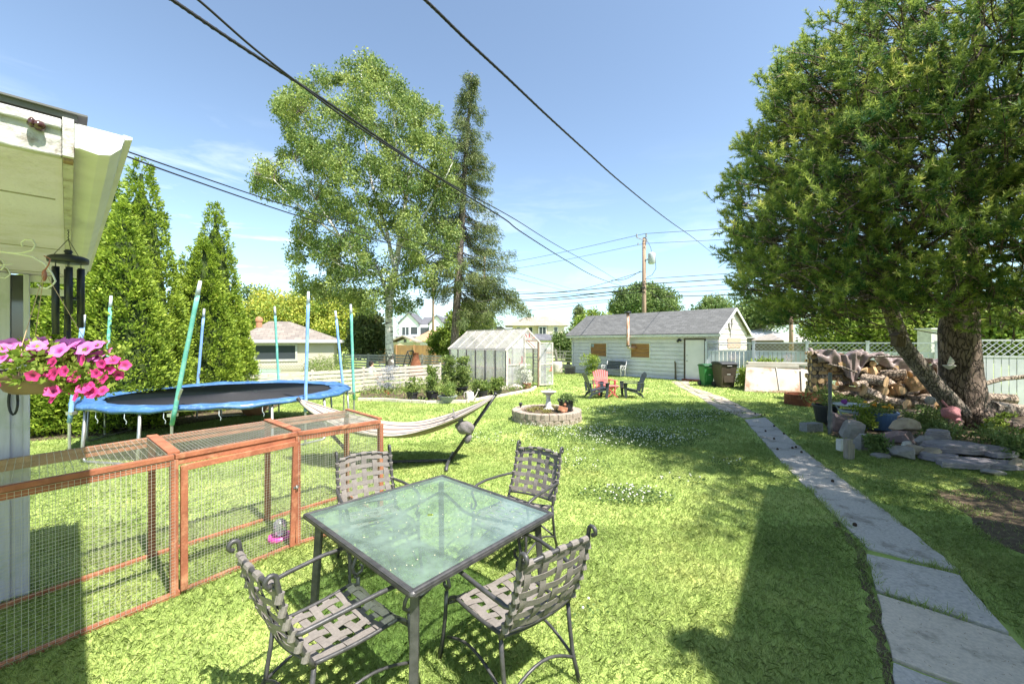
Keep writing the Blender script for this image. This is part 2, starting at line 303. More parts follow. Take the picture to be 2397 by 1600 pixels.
bark_grey = barkmat('grey_bark', (.15, .12, .10), (.36, .30, .25), (.08, .065, .05), 18)
bark_log = barkmat('log_bark', (.22, .16, .12), (.48, .38, .30), (.10, .07, .05), 14)
cut_m = M('cut_wood', (.58, .40, .22), (.42, .27, .14), sc=14, rough=.85, bump=.3, bsc=60, dirt=(.3, .19, .1), dsc=9)
leaf_birch = leafmat('birch_leaves', (.09, .16, .04), (.34, .40, .11), (.46, .46, .14))
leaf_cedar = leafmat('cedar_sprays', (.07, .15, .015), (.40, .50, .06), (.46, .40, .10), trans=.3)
leaf_spruce = leafmat('spruce_needles', (.07, .11, .035), (.22, .25, .085), (.30, .22, .11), trans=.2)
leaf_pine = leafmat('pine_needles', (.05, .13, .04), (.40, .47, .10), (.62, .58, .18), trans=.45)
leaf_yellow = leafmat('yellow_green_leaves', (.17, .27, .045), (.58, .56, .10), (.50, .38, .06))
leaf_green = leafmat('green_leaves', (.08, .14, .04), (.24, .31, .10), (.26, .30, .1))
leaf_bright = leafmat('bright_green_leaves', (.09, .17, .02), (.33, .40, .07), (.4, .42, .1))
leaf_weed = leafmat('weed_leaves', (.09, .16, .035), (.30, .36, .10), (.40, .38, .16))
# ---------------------------------------------------------------- ground
def pip(x, y, poly):
    ins = np.zeros(len(x), bool); n = len(poly)
    for i in range(n):
        x1, y1 = poly[i]; x2, y2 = poly[(i + 1) % n]
        c = ((y1 > y) != (y2 > y)) & (x < (x2 - x1) * (y - y1) / ((y2 - y1) or 1e-9) + x1); ins ^= c
    return ins
m = MB(); G0 = 10
xs = list(np.linspace(-250, 250, 26)); ys = list(np.linspace(-60, 440, 26))
m.add([(x, y, 0) for y in ys for x in xs], [(j * 26 + i, j * 26 + i + 1, (j + 1) * 26 + i + 1, (j + 1) * 26 + i) for j in range(25) for i in range(25)])
tag(m.build('ground', ground_m), kind='structure')
PL = [gr(2031, 1286), gr(1924, 1178), gr(1836, 1090), gr(1743, 983)]; PR = [gr(2251, 1342), gr(2080, 1203), gr(1934, 1095), gr(1855, 1032), gr(1792, 978)]
path1 = PL + PR[::-1]
def roughp(poly, st=.13, j=.011):
    o = []
    for i in range(len(poly)):
        a, b = poly[i], poly[(i + 1) % len(poly)]; n = max(1, int(math.dist(a, b) / st)); o.append(a)
        for k in range(1, n): t = k / n; o.append((a[0] + (b[0] - a[0]) * t + random.uniform(-j, j), a[1] + (b[1] - a[1]) * t + random.uniform(-j, j)))
    return o
def sheet(name, poly, mt, z0=-.05, z1=.022, bev=.006):
    m = MB(); m.prism(roughp(poly), z0, z1); return tag(m.build(name, mt, bev=bev), kind='structure')
sheet('path', path1, conc)
def lerp2(a, b, t): return (a[0] + (b[0] - a[0]) * t, a[1] + (b[1] - a[1]) * t)
s1 = [gr(2029, 1302), gr(2051, 1386), gr(2362, 1488), gr(2246, 1352)]
sheet('path', s1, conc, z1=.03)
s2 = [gr(2053, 1395), gr(2089, 1546), (2.90, 2.02), gr(2368, 1497)]
slab2 = M('buff_concrete', (.60, .52, .43), (.49, .43, .36), sc=50, bump=.35, bsc=140, rough=.9, dirt=(.25, .22, .18), dsc=3)
sheet('path', s2, slab2, z1=.026)
sheet('path', [gr(2091, 1556), (1.85, 2.0), (2.45, 1.5), (2.89, 1.99)], conc, z1=.022)
# flagstones beyond the concrete
fl = [gr(1740, 979), gr(1675, 954), (6.65, 15.0), gr(1587, 905), (7.9, 20.6)]; fr = [gr(1789, 974), gr(1763, 963), gr(1689, 929), gr(1616, 905), (8.75, 20.6)]
flagpolys = []
for i in range(4):
    k = (2, 3, 4, 4)[i]
    for j in range(k):
        t0 = j / k + .02; t1 = (j + 1) / k - .015; a, b = lerp2(fl[i], fl[i + 1], t0), lerp2(fl[i], fl[i + 1], t1); c, d = lerp2(fr[i], fr[i + 1], t1), lerp2(fr[i], fr[i + 1], t0)
        q = random.uniform(.35, .65)
        for (p0, p1, p2, p3) in (((a), (b), lerp2(b, c, q - .02), lerp2(a, d, q - .03)), (lerp2(a, d, q + .03), lerp2(b, c, q + .02), c, d)):
            P = [(x + random.uniform(-.05, .05), y + random.uniform(-.05, .05)) for x, y in (p0, p1, p2, p3)]; flagpolys.append(P)
mf = MB()
for P in flagpolys: mf.prism(P, -.03, .012 + random.uniform(0, .012))
tag(mf.build('path', flag, bev=.006), kind='structure')
pathpoly = [gr(2031, 1290), gr(1924, 1178), gr(1836, 1090), gr(1743, 983), gr(1675, 954), gr(1587, 905), (7.9, 20.6), (8.75, 20.6), gr(1616, 905), gr(1689, 929), gr(1763, 963), gr(1792, 978), gr(1855, 1032), gr(1934, 1095), gr(2080, 1203), gr(2251, 1342), (2.9, 2.0), (2.45, 1.5), (1.85, 2.0), gr(2090, 1548), gr(2051, 1390), gr(2029, 1300)]
BED = [(-5.1, 13.8), (-4.2, 13.7), (-2.74, 13.2), (-1.46, 13.3), (-.73, 14.4), (-.17, 15.1), (.78, 16.6), (1.0, 17.6), (-.5, 17.3), (-3.1, 20.2), (-5.9, 16.3)]
DIRT = [gr(2190, 1150), gr(2300, 1120), gr(2500, 1180), gr(2560, 1350), gr(2380, 1300), gr(2250, 1210)]
DIRTP = [(x + .12 * math.sin(7 * y), y + .1 * math.sin(5 * x)) for x, y in roughp(DIRT, .2, .05)]
tag(MB().prism(DIRTP, -.05, .004).build('bare_earth', soil), kind='structure')
tag(MB().prism(BED, -.05, .035).build('soil_bed', soil), kind='structure')
ROCKBED = [(6.6, 8.6), (7.6, 7.1), (9.5, 6.2), (14, 7), (14, 12), (11, 12), (8.0, 10.8)]
tag(MB().prism(ROCKBED, -.05, .03).build('soil_bed', soil), kind='structure')
strip = [gr(1960, 1220), gr(2026, 1290), gr(2047, 1390), gr(2085, 1550), (2.16, 2.3), (2.1, 2.3), gr(2066, 1552), gr(2028, 1400), gr(2006, 1300), gr(1950, 1222)]
tag(MB().prism(roughp(strip, .08, .03), -.05, .006).build('soil_bed', soil), kind='structure')
SOILSTRIP = strip
# blades of grass
def blades(n, y0, y1, h, wd, xk=1.32):
    y = np.sqrt(rng.random(n) * (y1**2 - y0**2) + y0**2); x = (rng.random(n) * 2 - 1) * xk * y
    keep = ~pip(x, y, pathpoly) & ~pip(x, y, BED) & (((x - .87)**2 + (y - 10.45)**2) > .8) & ~((x * .67 + y * .74 > 21.9) & (x > 3)) & (x > -11)
    bare = pip(x, y, DIRT) | pip(x, y, ROCKBED) | (pip(x, y, SOILSTRIP) & (rng.random(n) < .15)); keep &= ~(bare & (rng.random(n) < .55 + .4 * (np.sin(x * 4) * np.sin(y * 5 + x) > -.2)))
    # thin near the path's left edge
    ex = pip(x + .12, y - .05, pathpoly) | pip(x - .12, y + .05, pathpoly); keep &= ~(ex & (rng.random(n) < .45))
    x = x[keep]; y = y[keep]; k = len(x); P = np.stack([x, y, np.zeros(k)], 1)
    pat = np.sin(x * 2.1 + np.sin(y * 1.7)) * np.sin(y * 2.3 + 1.3 * np.sin(x * 1.1)) + .5 * np.sin(x * 6.3 + y * 4.1) * np.sin(y * 7.7 - x * 2)
    hh = h * rng.uniform(.5, 1.35, k) * (1 + .18 * pat); lean = rng.normal(size=(k, 3)) * .55; lean[:, 2] = 1; D = unit(lean)
    side = unit(np.cross(D, rdir(k))) * (wd * rng.uniform(.6, 1.3, k))[:, None] / 2
    side[:, 2] *= .3
    mid = P + D * hh[:, None] * .55; tip = P + D * hh[:, None]; tip[:, :2] += lean[:, :2] * hh[:, None] * .5; tip[:, 2] -= hh * .12
    V = np.stack([P - side, P + side, mid + side * .7, tip, mid - side * .7], 1).reshape(-1, 3)
    return V, np.clip(.5 + rng.normal(size=k) * .2 - pat * .06, 0, 1)
vs = []; vals = []
for a in ((230000, 1.6, 4.4, .042, .0042), (230000, 4.4, 8, .045, .0065), (210000, 8, 15, .05, .013), (120000, 15, 30, .065, .028, .75)):
    V, v_ = blades(*a); vs.append(V); vals.append(v_)
tag(npmesh('grass', grass_m, np.concatenate(vs), 5, None, np.concatenate(vals)), 'short mown lawn grass, sunlit yellow green with shaded deep green patches', 'grass', kind='stuff')
# needle and twig litter on the path and bare ground
m = MB(); nl = 0
while nl < 1000:
    x, y = random.uniform(1.5, 8), random.uniform(2.0, 12.5); onp = pip(np.array([x]), np.array([y]), pathpoly)[0]; ond = pip(np.array([x]), np.array([y]), DIRT)[0]
    if not (onp or ond): continue
    a = random.uniform(0, 3.14); l = random.uniform(.005, .018); z = .033 if onp else .012; m.beam((x, y, z), (x + l * math.cos(a), y + l * math.sin(a), z + .002), .0013, .0013); nl += 1
tag(m.build('needle_litter', M('dry_needles', (.22, .14, .08), (.12, .075, .045), rough=1)), 'brown pine needles and twigs littering the concrete path and bare soil', 'litter', kind='stuff')
tuft = []
for (a, b) in ((gr(2031, 1293), gr(2250, 1347)), (gr(2052, 1390), gr(2364, 1492)), (gr(1924, 1178), gr(2031, 1286)), (gr(1836, 1090), gr(1924, 1178)), (gr(2080, 1203), gr(2251, 1342)), (gr(1934, 1095), gr(2080, 1203)), (gr(1742, 981), gr(1791, 976)), (gr(1855, 1032), gr(1934, 1095)), (gr(2029, 1300), gr(2051, 1386)), (gr(2251, 1350), gr(2362, 1488))):
    n = int(math.dist(a, b) * 420)
    for k in range(n): t = random.random(); tuft.append((a[0] + (b[0] - a[0]) * t + random.gauss(0, .022), a[1] + (b[1] - a[1]) * t + random.gauss(0, .022), 0))
tuft = np.array(tuft); tuft = tuft[(np.sin(tuft[:, 0] * 9) + np.sin(tuft[:, 1] * 13) + rng.random(len(tuft))) > .2]
Dt = rng.normal(size=tuft.shape) * .6; Dt[:, 2] = 1
tag(npmesh('edge_grass', grass_m, leafverts(tuft, unit(Dt), rng.uniform(.04, .11, len(tuft)), rng.uniform(.004, .009, len(tuft)), True), 3, None, rng.random(len(tuft)) * .8), 'grass and weeds creeping over the path edges and out of its joints', 'grass', kind='stuff')
# clover leaves and white clover heads
cl = [(gr(1320 + 0, 1005), .8, 60), (gr(1400, 1020), .9, 120), (gr(1480, 1035), .8, 150), (gr(1545, 1020), .8, 120), (gr(1590, 985), .8, 90), (gr(1620, 970), .7, 60), (gr(1450, 965), .7, 40), (gr(1340, 1015), .6, 40), (gr(1550, 975), .8, 60), (gr(1310, 1060), .5, 20), (gr(1680, 970), .5, 25), (gr(1450, 1165), .35, 35), (gr(1500, 1170), .3, 30), (gr(1590, 1130), .25, 10), (gr(1700, 1090), .25, 10), (gr(1350, 1095), .4, 25), (gr(1130, 1240), .25, 4), (gr(1330, 1440), .2, 3), (gr(1180, 1030), .6, 25)]
P = []; Q = []
for (c, r_, n) in cl:
    for k in range(int(n * .95)):
        a = random.uniform(0, 6.28); q = r_ * math.sqrt(random.random()); P.append((c[0] + q * 1.3 * math.cos(a), c[1] + q * .8 * math.sin(a)))
    for k in range(n * 14):
        a = random.uniform(0, 6.28); q = r_ * 1.15 * math.sqrt(random.random()); Q.append((c[0] + q * 1.3 * math.cos(a), c[1] + q * .8 * math.sin(a), random.uniform(.04, .085)))
m = MB()
for x, y in P:
    if not pip(np.array([x]), np.array([y]), pathpoly)[0]:
        h = random.uniform(.07, .12); m.ball((x, y, h), (.0105, .0105, .0095), n=5, k=4)
petal_w = M('clover_white', (.75, .75, .68), (.6, .62, .52), rough=.8)
tag(m.build('clover_flowers', petal_w), 'tiny white clover heads scattered over the shaded lawn', 'flowers', kind='stuff')
Q = np.array(Q); D = unit(rdir(len(Q)) * np.array([1, 1, .3]))
tag(npmesh('clover_leaves', leaf_green, leafverts(Q, D, rng.uniform(.02, .035, len(Q)), rng.uniform(.02, .03, len(Q))), 4, None, rng.random(len(Q)) * .5), 'low clover leaves growing in patches through the lawn', 'clover', kind='stuff')
# ---------------------------------------------------------------- main house (behind the camera; its shadow falls on the lawn)
def frame(cx, cy, ax, ay):
    return Matrix(((ax, -ay, 0, cx), (ay, ax, 0, cy), (0, 0, 1, 0), (0, 0, 0, 1)))
hr = thing('house', 'cream house wall beside the deck at the right, casting its shadow on the lawn', 'house', (5.8, 3.7), math.atan2(-.571, .82))
# local x = v (right/back), local y = away; house goes x 0..8, y -7..0
m = MB(); m.box((4, -3.6, 2.6), (7.4, 6.6, 5.2)); m.build('wall', siding_w, hr)
m = MB(); m.extr([(-.02, 5.2), (8.2, 5.2), (8.2, 5.3), (4.1, 6.6), (-.02, 5.3)], -7.2, -.02); m.build('roof', roof_dark, hr)
# ---------------------------------------------------------------- porch at the left edge
E0 = Vector((-1.17, 1.26, 0)); ee = Vector((-.73, .684, 0)).normalized(); en = Vector((-.684, -.73, 0)).normalized()
PRm = Matrix(((ee.x, en.x, 0, E0.x), (ee.y, en.y, 0, E0.y), (0, 0, 1, 0), (0, 0, 0, 1)))  # local (t,s,z); left-handed-> use direct transform
def porch(mb, name, mat, parent=None, **k):
    mb.xf(PRm); return mb.build(name, mat, parent, off=E0, **k)
pr = thing('porch', 'white porch with peeling fascia, pale soffit and gutter over its glazed wall', 'porch', (E0.x, E0.y, -.025))
m = MB(); m.extx([(.13, 2.498), (4, 2.498), (4, 2.512), (.13, 2.512)], .017, 3.26); porch(m, 'soffit', soffit_m, pr)
m = MB(); [m.box((t_, 2, 2.4965), (.012, 3.7, .003)) for t_ in (.55, 1.77, 2.99)]; m.box((1.6, .42, 2.4962), (3.2, .010, .0028)); porch(m, 'soffit_seam', M('seam_grey', (.33, .31, .28)), pr)
m = MB(); m.box((1.6, .118, 2.538), (3.28, .022, .105)); porch(m, 'fascia', peel, pr)
m = MB(); m.box((-.0, 2.02, 2.538), (.03, 3.78, .10)); m.box((-.017, 2.02, 2.575), (.02, 3.78, .028)); porch(m, 'fascia', peel, pr, bev=.004)
m = MB(); m.box((-.004, .118, 2.536), (.036, .02, .115)); porch(m, 'corner_trim', M('rotten_wood', (.3, .2, .13), (.14, .09, .06), sc=20, rough=.95, bump=.6), pr)
m = MB(); m.extx([(.1, 2.595), (4.1, 2.595), (4.1, 2.62), (.1, 2.608)], -.025, 3.33); m.extx([(.08, 2.609), (4.1, 2.621), (4.1, 2.626), (.08, 2.614)], -.034, 3.34); porch(m, 'roof', roof_dark, pr)
g = MB(); prof = [(.106, 2.575), (.106, 2.475), (.06, 2.465), (.035, 2.475), (.012, 2.515), (.004, 2.56), (-.012, 2.568), (-.012, 2.58), (.006, 2.582), (.012, 2.575), (.02, 2.52), (.04, 2.482), (.094, 2.482), (.094, 2.575)]
prof = [(a, 2.58 - (2.58 - b) * .66) for a, b in prof]; g.extx(prof, -.05, 3.32); g.extx([(a, 2.58 - (2.58 - b) * .66) for a, b in ((.099, 2.575), (.099, 2.475), (.06, 2.465), (.035, 2.475), (.012, 2.515), (.004, 2.575))], -.054, -.05); porch(g, 'gutter', white_w, pr)
m = MB(); m.box((3.26, 2.4, .88), (.10, 4.1, 1.76))
for k in range(24): m.box((3.205, .385 + k * .11, .88), (.012, .07, 1.75))
porch(m, 'wall', porch_w, pr)
for s0, s1 in ((.32, .350), (.415, .475), (.60, .66), (1.3, 1.4)):
    m = MB(); m.box((3.225, (s0 + s1) / 2, 1.247), (.09, s1 - s0, 2.494)); porch(m, 'post', porch_w, pr, bev=.003)
m = MB(); m.box((3.20, 2.4, 1.79), (.12, 4.1, .06)); porch(m, 'sill', white_w, pr)
m = MB(); m.box((3.25, 2.4, 2.15), (.01, 4.1, .68)); porch(m, 'window', win_m, pr)
m = MB(); m.box((3.24, .22, 2.37), (.05, .24, .05)); m.box((3.24, .22, 2.47), (.04, .24, .05)); porch(m, 'beam', white_w, pr)
m = MB(); m.ball((-.03, .172, 2.553), (.016, .013, .013), rough=.12); m.ball((-.032, .184, 2.556), (.014, .010, .012), rough=.12); m.tube([(-.01, .176, 2.555), (-.03, .176, 2.553)], .008); porch(m, 'insulator', M('brown_ceramic', (.06, .02, .016), (.04, .015, .01), rough=.15, spec=.8), pr, smooth=True)
# ---------------------------------------------------------------- patio table
tz = .72
TC = [(-.643, 3.84), (-1.474, 2.98), (-.491, 2.054), (.281, 2.996)]   # back, left, front, right
cx = sum(p[0] for p in TC) / 4; cy = sum(p[1] for p in TC) / 4
tb = thing('patio_table', 'large square glass-topped patio table with dark metal frame', 'table', (cx, cy, 0))
off = (cx, cy, 0)
def insetp(p, d): v = Vector((p[0] - cx, p[1] - cy)); q = v * (1 - d / v.length); return (cx + q.x, cy + q.y)
m = MB(); T3 = [Vector((p[0], p[1], tz)) for p in TC]
for i in range(4):
    a, b = T3[i], T3[(i + 1) % 4]; m.beam(a + Vector((0, 0, -.012)), b + Vector((0, 0, -.012)), .032, .03); m.tube([a + Vector((0, 0, -.011)), b + Vector((0, 0, -.011))], .0185, 10)
for p in T3: m.ball((p.x, p.y, tz - .012), (.022, .022, .019), 10, 6)
m.build('frame', darkmetal, tb, off=off, smooth=False)
gl = glassmat('frosted_glass', (.48, .62, .54), rough=.12, dirt=.40, dcol=(.28, .38, .33))
gp = [insetp(p, .022) for p in TC]
m = MB(); hole = [(cx + .022 * math.cos(a * PI / 6), cy + .022 * math.sin(a * PI / 6)) for a in range(12)]
# glass with a hole: ring of quads
outer = []
for k in range(12):
    a = k * PI / 6; dx, dy = math.cos(a), math.sin(a); best = 9
    for i in range(4):
        (x1, y1), (x2, y2) = gp[i], gp[(i + 1) % 4]; ex, ey = x2 - x1, y2 - y1; den = dx * ey - dy * ex
        if abs(den) > 1e-6:
            t = ((x1 - cx) * ey - (y1 - cy) * ex) / den; u_ = ((x1 - cx) * dy - (y1 - cy) * dx) / den
            if t > 0 and -.001 <= u_ <= 1.001: best = min(best, t)
    outer.append((cx + dx * best, cy + dy * best, a))
for i, p in enumerate(gp): outer.append((p[0], p[1], math.atan2(p[1] - cy, p[0] - cx) % (2 * PI)))
outer.sort(key=lambda q: q[2])
no = len(outer); vs = [(x, y, tz) for x, y, a in outer] + [(cx + .022 * math.cos(a), cy + .022 * math.sin(a), tz) for x, y, a in outer]
m.add(vs, [(i, (i + 1) % no, no + (i + 1) % no, no + i) for i in range(no)]); m.build('glass_top', gl, tb, off=off)
debris = M('petal_litter', (.6, .6, .45), (.45, .42, .25), rough=.8); m = MB()
for k in range(70):
    a, b = random.random(), random.random(); p = lerp2(lerp2(gp[0], gp[1], a), lerp2(gp[3], gp[2], a), b)
    m.ball((p[0], p[1], tz + .003), (random.uniform(.002, .006), random.uniform(.002, .005), .002), 5, 3)
tag(m.build('petal_litter', debris, off=None), 'fallen seeds and petals scattered on the glass table top', 'debris', kind='stuff')
for i in range(4):
    p = insetp(TC[i], .10); q = insetp(TC[i], .055 if i != 2 else .02)
    m = MB(); m.beam((p[0], p[1], tz - .03), (q[0], q[1], 0), .045, .045, up=(cx - p[0], cy - p[1], 0)); m.build('leg', darkmetal, tb, off=off, bev=.004)
m = MB()
for i in range(4):
    a, b = insetp(TC[i], .10), insetp(TC[(i + 1) % 4], .10); pts = []
    for k in range(13):
        t = k / 12; x, y = lerp2(a, b, t); q = math.sin(PI * t) * .16; d = Vector((cx - x, cy - y)).normalized(); pts.append((x + d.x * q, y + d.y * q, tz - .11 + .0 * t))
    m.tube(pts, .012, 6)
m.build('brace', darkmetal, tb, off=off, smooth=True)
# ---------------------------------------------------------------- woven strap chair (local: faces +y)
def ribbon(mb, f, n, wd, axis, th=.003):
    """f(t)->(centre, across unit) ; flat ribbon"""
    vs = []
    for i in range(n + 1):
        c, a = f(i / n); vs += [c - a * wd / 2, c + a * wd / 2]
    mb.add(vs, [(2 * i, 2 * i + 1, 2 * i + 3, 2 * i + 2) for i in range(n)])
def backpt(u, t):    # u -1..1, t 0..1
    z = .47 + .385 * t + (.035 * (1 - u * u) if t > .5 else .0) * (t - .5) * 2; y = -.27 - .135 * t - .02 * math.sin(PI * t) - .05 * (1 - u * u) * .8
    return Vector((u * .245, y, z))
def seatpt(u, t):    # t 0 rear .. 1 front lip
    y = -.25 + .56 * t; z = .43 - .012 * math.sin(PI * min(t, .8) / .8)
    if t > .78: z -= (t - .78) ** 2 * 1.6; y -= (t - .78) * .12
    return Vector((u * (.225 + .035 * t), y, z - .02 * (1 - u * u)))
def make_chair(label, loc, rz):
    c = thing('patio_chair', label, 'chair', loc, rz, 'woven strap patio chairs around the glass table')
    m = MB()
    for k in range(5):
        u = -.8 + .4 * k; sg = 1 if k % 2 else -1
        ribbon(m, lambda t: (backpt(u, t) + Vector((0, .004 * sg * math.sin(t * 6 * PI), 0)), Vector((1, 0, 0))), 36, .043, 0)
    for k in range(6):
        t0 = .08 + .168 * k; sg = 1 if k % 2 else -1
        ribbon(m, lambda t: (backpt(-1 + 2 * t, t0) + Vector((0, -.004 * sg * math.sin(t * 5 * PI), 0)), Vector((0, -.3, .95))), 30, .038, 0)
        for s_ in (-1, 1): p = backpt(s_, t0); m.tube([p + Vector((0, -.008, -.022)), p + Vector((0, .003, .022))], .0165, 8)
    for k in range(5):
        p = backpt(-.8 + .4 * k, 1); m.tube([p - Vector((.024, 0, 0)), p + Vector((.024, 0, 0))], .0165, 8)
    m.build('backrest', strap_m, c, solid=.003)
    m = MB()
    for k in range(5):
        u = -.8 + .4 * k; sg = 1 if k % 2 else -1
        ribbon(m, lambda t: (seatpt(u, t) + Vector((0, 0, .004 * sg * math.sin(t * 7 * PI))), Vector((1, 0, 0))), 36, .05, 0)
    for k in range(7):
        t0 = .07 + .143 * k; sg = 1 if k % 2 else -1
        ribbon(m, lambda t: (seatpt(-1 + 2 * t, t0) + Vector((0, 0, -.004 * sg * math.sin(t * 5 * PI))), Vector((0, 1, 0)) if t0 < .8 else Vector((0, .85, -.5))), 30, .043, 0)
    m.build('seat', strap_m, c, solid=.003)
    m = MB()
    for s_ in (-1, 1): m.tube([seatpt(s_, t / 10) for t in range(11)], .011, 8)
    m.tube([seatpt(-1 + 2 * t / 8, 0) for t in range(9)], .011, 8); m.tube([seatpt(-1 + 2 * t / 8, 1) for t in range(9)], .011, 8)
    m.build('seat_frame', darkmetal, c, smooth=True)
    m = MB(); m.tube([backpt(-1 + 2 * t / 10, 1) for t in range(11)], .012, 8); m.tube([backpt(-1 + 2 * t / 10, 0) for t in range(11)], .011, 8)
    for s_ in (-1, 1):
        pts = [Vector((s_ * .245, -.25, .43))] + [backpt(s_, t / 8) for t in range(9)]
        e = backpt(s_, 1); pts += [e + Vector((0, -.006, .035))]
        for k in range(9): a = k / 8 * 1.5 * PI; pts.append(e + Vector((0, -.032 - .024 * -math.cos(a) * 1 + -.0, .055 + .024 * math.sin(a))))
        m.tube(pts, [.0135] * 10 + [.012] * (len(pts) - 10), 8)
    m.build('back_frame', darkmetal, c, smooth=True)
    for s_ in (-1, 1):
        m = MB(); m.tube([(s_ * .245, -.25, .44), (s_ * .245, -.265, .3), (s_ * .245, -.29, .15), (s_ * .25, -.34, 0)], .0125, 8); m.build('leg', darkmetal, c, smooth=True)
        m = MB(); m.tube([(s_ * .275, .26, .44), (s_ * .28, .265, .3), (s_ * .285, .285, .15), (s_ * .29, .32, 0)], .0125, 8)
        m.build('leg', darkmetal, c, smooth=True)
        m = MB(); p = backpt(s_, .42)
        m.tube([p, p + Vector((s_ * .02, .03, .0)), (s_ * .285, -.15, .645), (s_ * .30, .05, .655), (s_ * .30, .17, .65), (s_ * .295, .235, .635), (s_ * .29, .262, .60), (s_ * .285, .25, .56), (s_ * .28, .228, .52), (s_ * .275, .225, .485), (s_ * .275, .25, .46), (s_ * .275, .285, .47), (s_ * .275, .292, .50), (s_ * .275, .275, .515)], [.0125] * 7 + [.011] * 5 + [.009] * 2, 8)
        m.build('armrest', darkmetal, c, smooth=True)
        m = MB(); m.tube([(s_ * .245, -.30 + .60 * t / 10, .13 + .09 * math.sin(PI * t / 10)) for t in range(11)], .009, 6); m.build('stretcher', darkmetal, c, smooth=True)
    m = MB(); m.tube([(-.245 + .49 * t / 10, -.295, .13 + .09 * math.sin(PI * t / 10)) for t in range(11)], .009, 6); m.build('stretcher', darkmetal, c, smooth=True)
    return c
def face(dx, dy): return math.atan2(dy, dx) - PI / 2
ch = make_chair('patio chair nearest the camera at the lower left of the glass table, seat fully lit', (-.95, 2.30), face(.65, .76))
dup(ch, (-.02, 2.49), face(-.62, .79), 'patio chair at the lower right of the glass table, seen from behind its backrest')
dup(ch, (-1.17, 3.60), face(.55, -.83), 'patio chair behind the glass table against the red wooden pen')
dup(ch, (.03, 3.78), face(-.56, -.83), 'patio chair at the far right corner of the glass table, alone against open lawn')
# ---------------------------------------------------------------- red wooden wire run
Fp = [(-3.30, 2.10), (-2.59, 3.19), (-2.06, 3.99), (-1.455, 4.60)]
Bp = [(-3.95, 2.68), (-3.26, 3.77), (-2.67, 4.55), (-2.08, 5.24)]
pen = thing('rabbit_run', 'long red stained wooden animal run covered with wire mesh', 'animal pen', (-2.6, 3.6, 0)); po = (-2.6, 3.6, 0); ph = 1.09
def V3(p, z): return Vector((p[0], p[1], z))
for i in range(4):
    for q in (Fp[i], Bp[i]):
        m = MB(); m.beam(V3(q, .005), V3(q, ph - .04), .055 if q is Fp[i] else .05, .045, up=(.6, .8, 0)); m.build('post', redwood, pen, off=po, bev=.003)
p = Fp[0]
for i in range(3):
    for A in (Fp, Bp):
        a, b = A[i], A[i + 1]; d = (Vector(b) - Vector(a)).normalized() * .004; a2 = (a[0] + d.x, a[1] + d.y); b2 = (b[0] - d.x, b[1] - d.y)
        m = MB(); m.beam(V3(a2, ph - .018), V3(b2, ph - .018), .05, .036); m.beam(V3(a2, ph - .062), V3(b2, ph - .062), .03, .045); m.build('top_rail', redwood, pen, off=po, bev=.003)
        m = MB(); m.beam(V3(a, .02), V3(b, .02), .04, .035); m.build('bottom_rail', redwood, pen, off=po, bev=.003)
for i in range(4):
    a, b = Fp[i], Bp[i]; m = MB(); m.beam(V3(a, ph + .012), V3(b, ph + .012), .075 if i in (1, 2) else .045, .02); m.build('cross_rail', redwood, pen, off=po, bev=.003)
# end cross members at the bottom + lit end rails
for i in (0, 3):
    m = MB(); m.beam(V3(Fp[i], .02), V3(Bp[i], .02), .04, .035); m.build('bottom_rail', redwood, pen, off=po)
def mesh_panel(mb, a, b, c, d, nu, nv, r=.0012):
    """bilinear grid a-b bottom, d-c top; wires as thin 3-sided tubes"""
    for i in range(nu + 1):
        t = i / nu; p = a.lerp(b, t); q = d.lerp(c, t); mb.tube([p, q], r, 3)
    for j in range(nv + 1):
        t = j / nv; p = a.lerp(d, t); q = b.lerp(c, t); mb.tube([p, q], r, 3)
outn = Vector((.8, -.6, 0)) * .028
m = MB()
for i in (0, 2): mesh_panel(m, V3(Fp[i], .03) + outn, V3(Fp[i + 1], .03) + outn, V3(Fp[i + 1], ph - .04) + outn, V3(Fp[i], ph - .04) + outn, 34 if i else 46, 42)
for i in range(3): mesh_panel(m, V3(Bp[i], .03) - outn, V3(Bp[i + 1], .03) - outn, V3(Bp[i + 1], ph - .04) - outn, V3(Bp[i], ph - .04) - outn, 38, 38, .0012)
mesh_panel(m, V3(Fp[3], .03), V3(Bp[3], .03), V3(Bp[3], ph - .04), V3(Fp[3], ph - .04), 34, 38, .0012)
for i in range(3): mesh_panel(m, V3(Fp[i], ph + .003), V3(Fp[i + 1], ph + .003), V3(Bp[i + 1], ph + .003), V3(Bp[i], ph + .003), 34, 26, .0015)
m.build('wire_mesh', wire_m, pen, off=po)
# door, standing slightly proud
A = Vector((Fp[1][0], Fp[1][1], 0)) + Vector((.6, .8, 0)) * .055 + outn * 1.2; B = Vector((Fp[2][0], Fp[2][1], 0)) - Vector((.6, .75, 0)) * .03 + outn * 1.2; B2 = B - Vector((.6, .75, 0)) * .035
dr = MB(); zt = 1.0; dr.beam((A.x, A.y, .04), (A.x, A.y, zt), .045, .03, up=(.8, -.6, 0)); dr.beam((B2.x, B2.y, .03), (B.x, B.y, zt), .045, .03, up=(.8, -.6, 0)); dr.beam((A.x, A.y, zt - .02), (B.x, B.y, zt - .01), .03, .045)
door = dr.build('door', redwood, pen, off=po, bev=.003)
m = MB(); mesh_panel(m, A + Vector((0, 0, .03)), B2 + Vector((0, 0, .03)), B + Vector((0, 0, zt - .04)), A + Vector((0, 0, zt - .04)), 38, 40); m.build('wire_mesh', wire_m, door, off=po)
m = MB(); m.box((B.x + .01, B.y - .01, .58), (.05, .012, .02), rz=.9); m.tube([(B.x + .02, B.y - .02, .60), (B.x + .03, B.y - .03, .58), (B.x + .02, B.y - .02, .56)], .005); m.build('latch', galv, door, off=po)
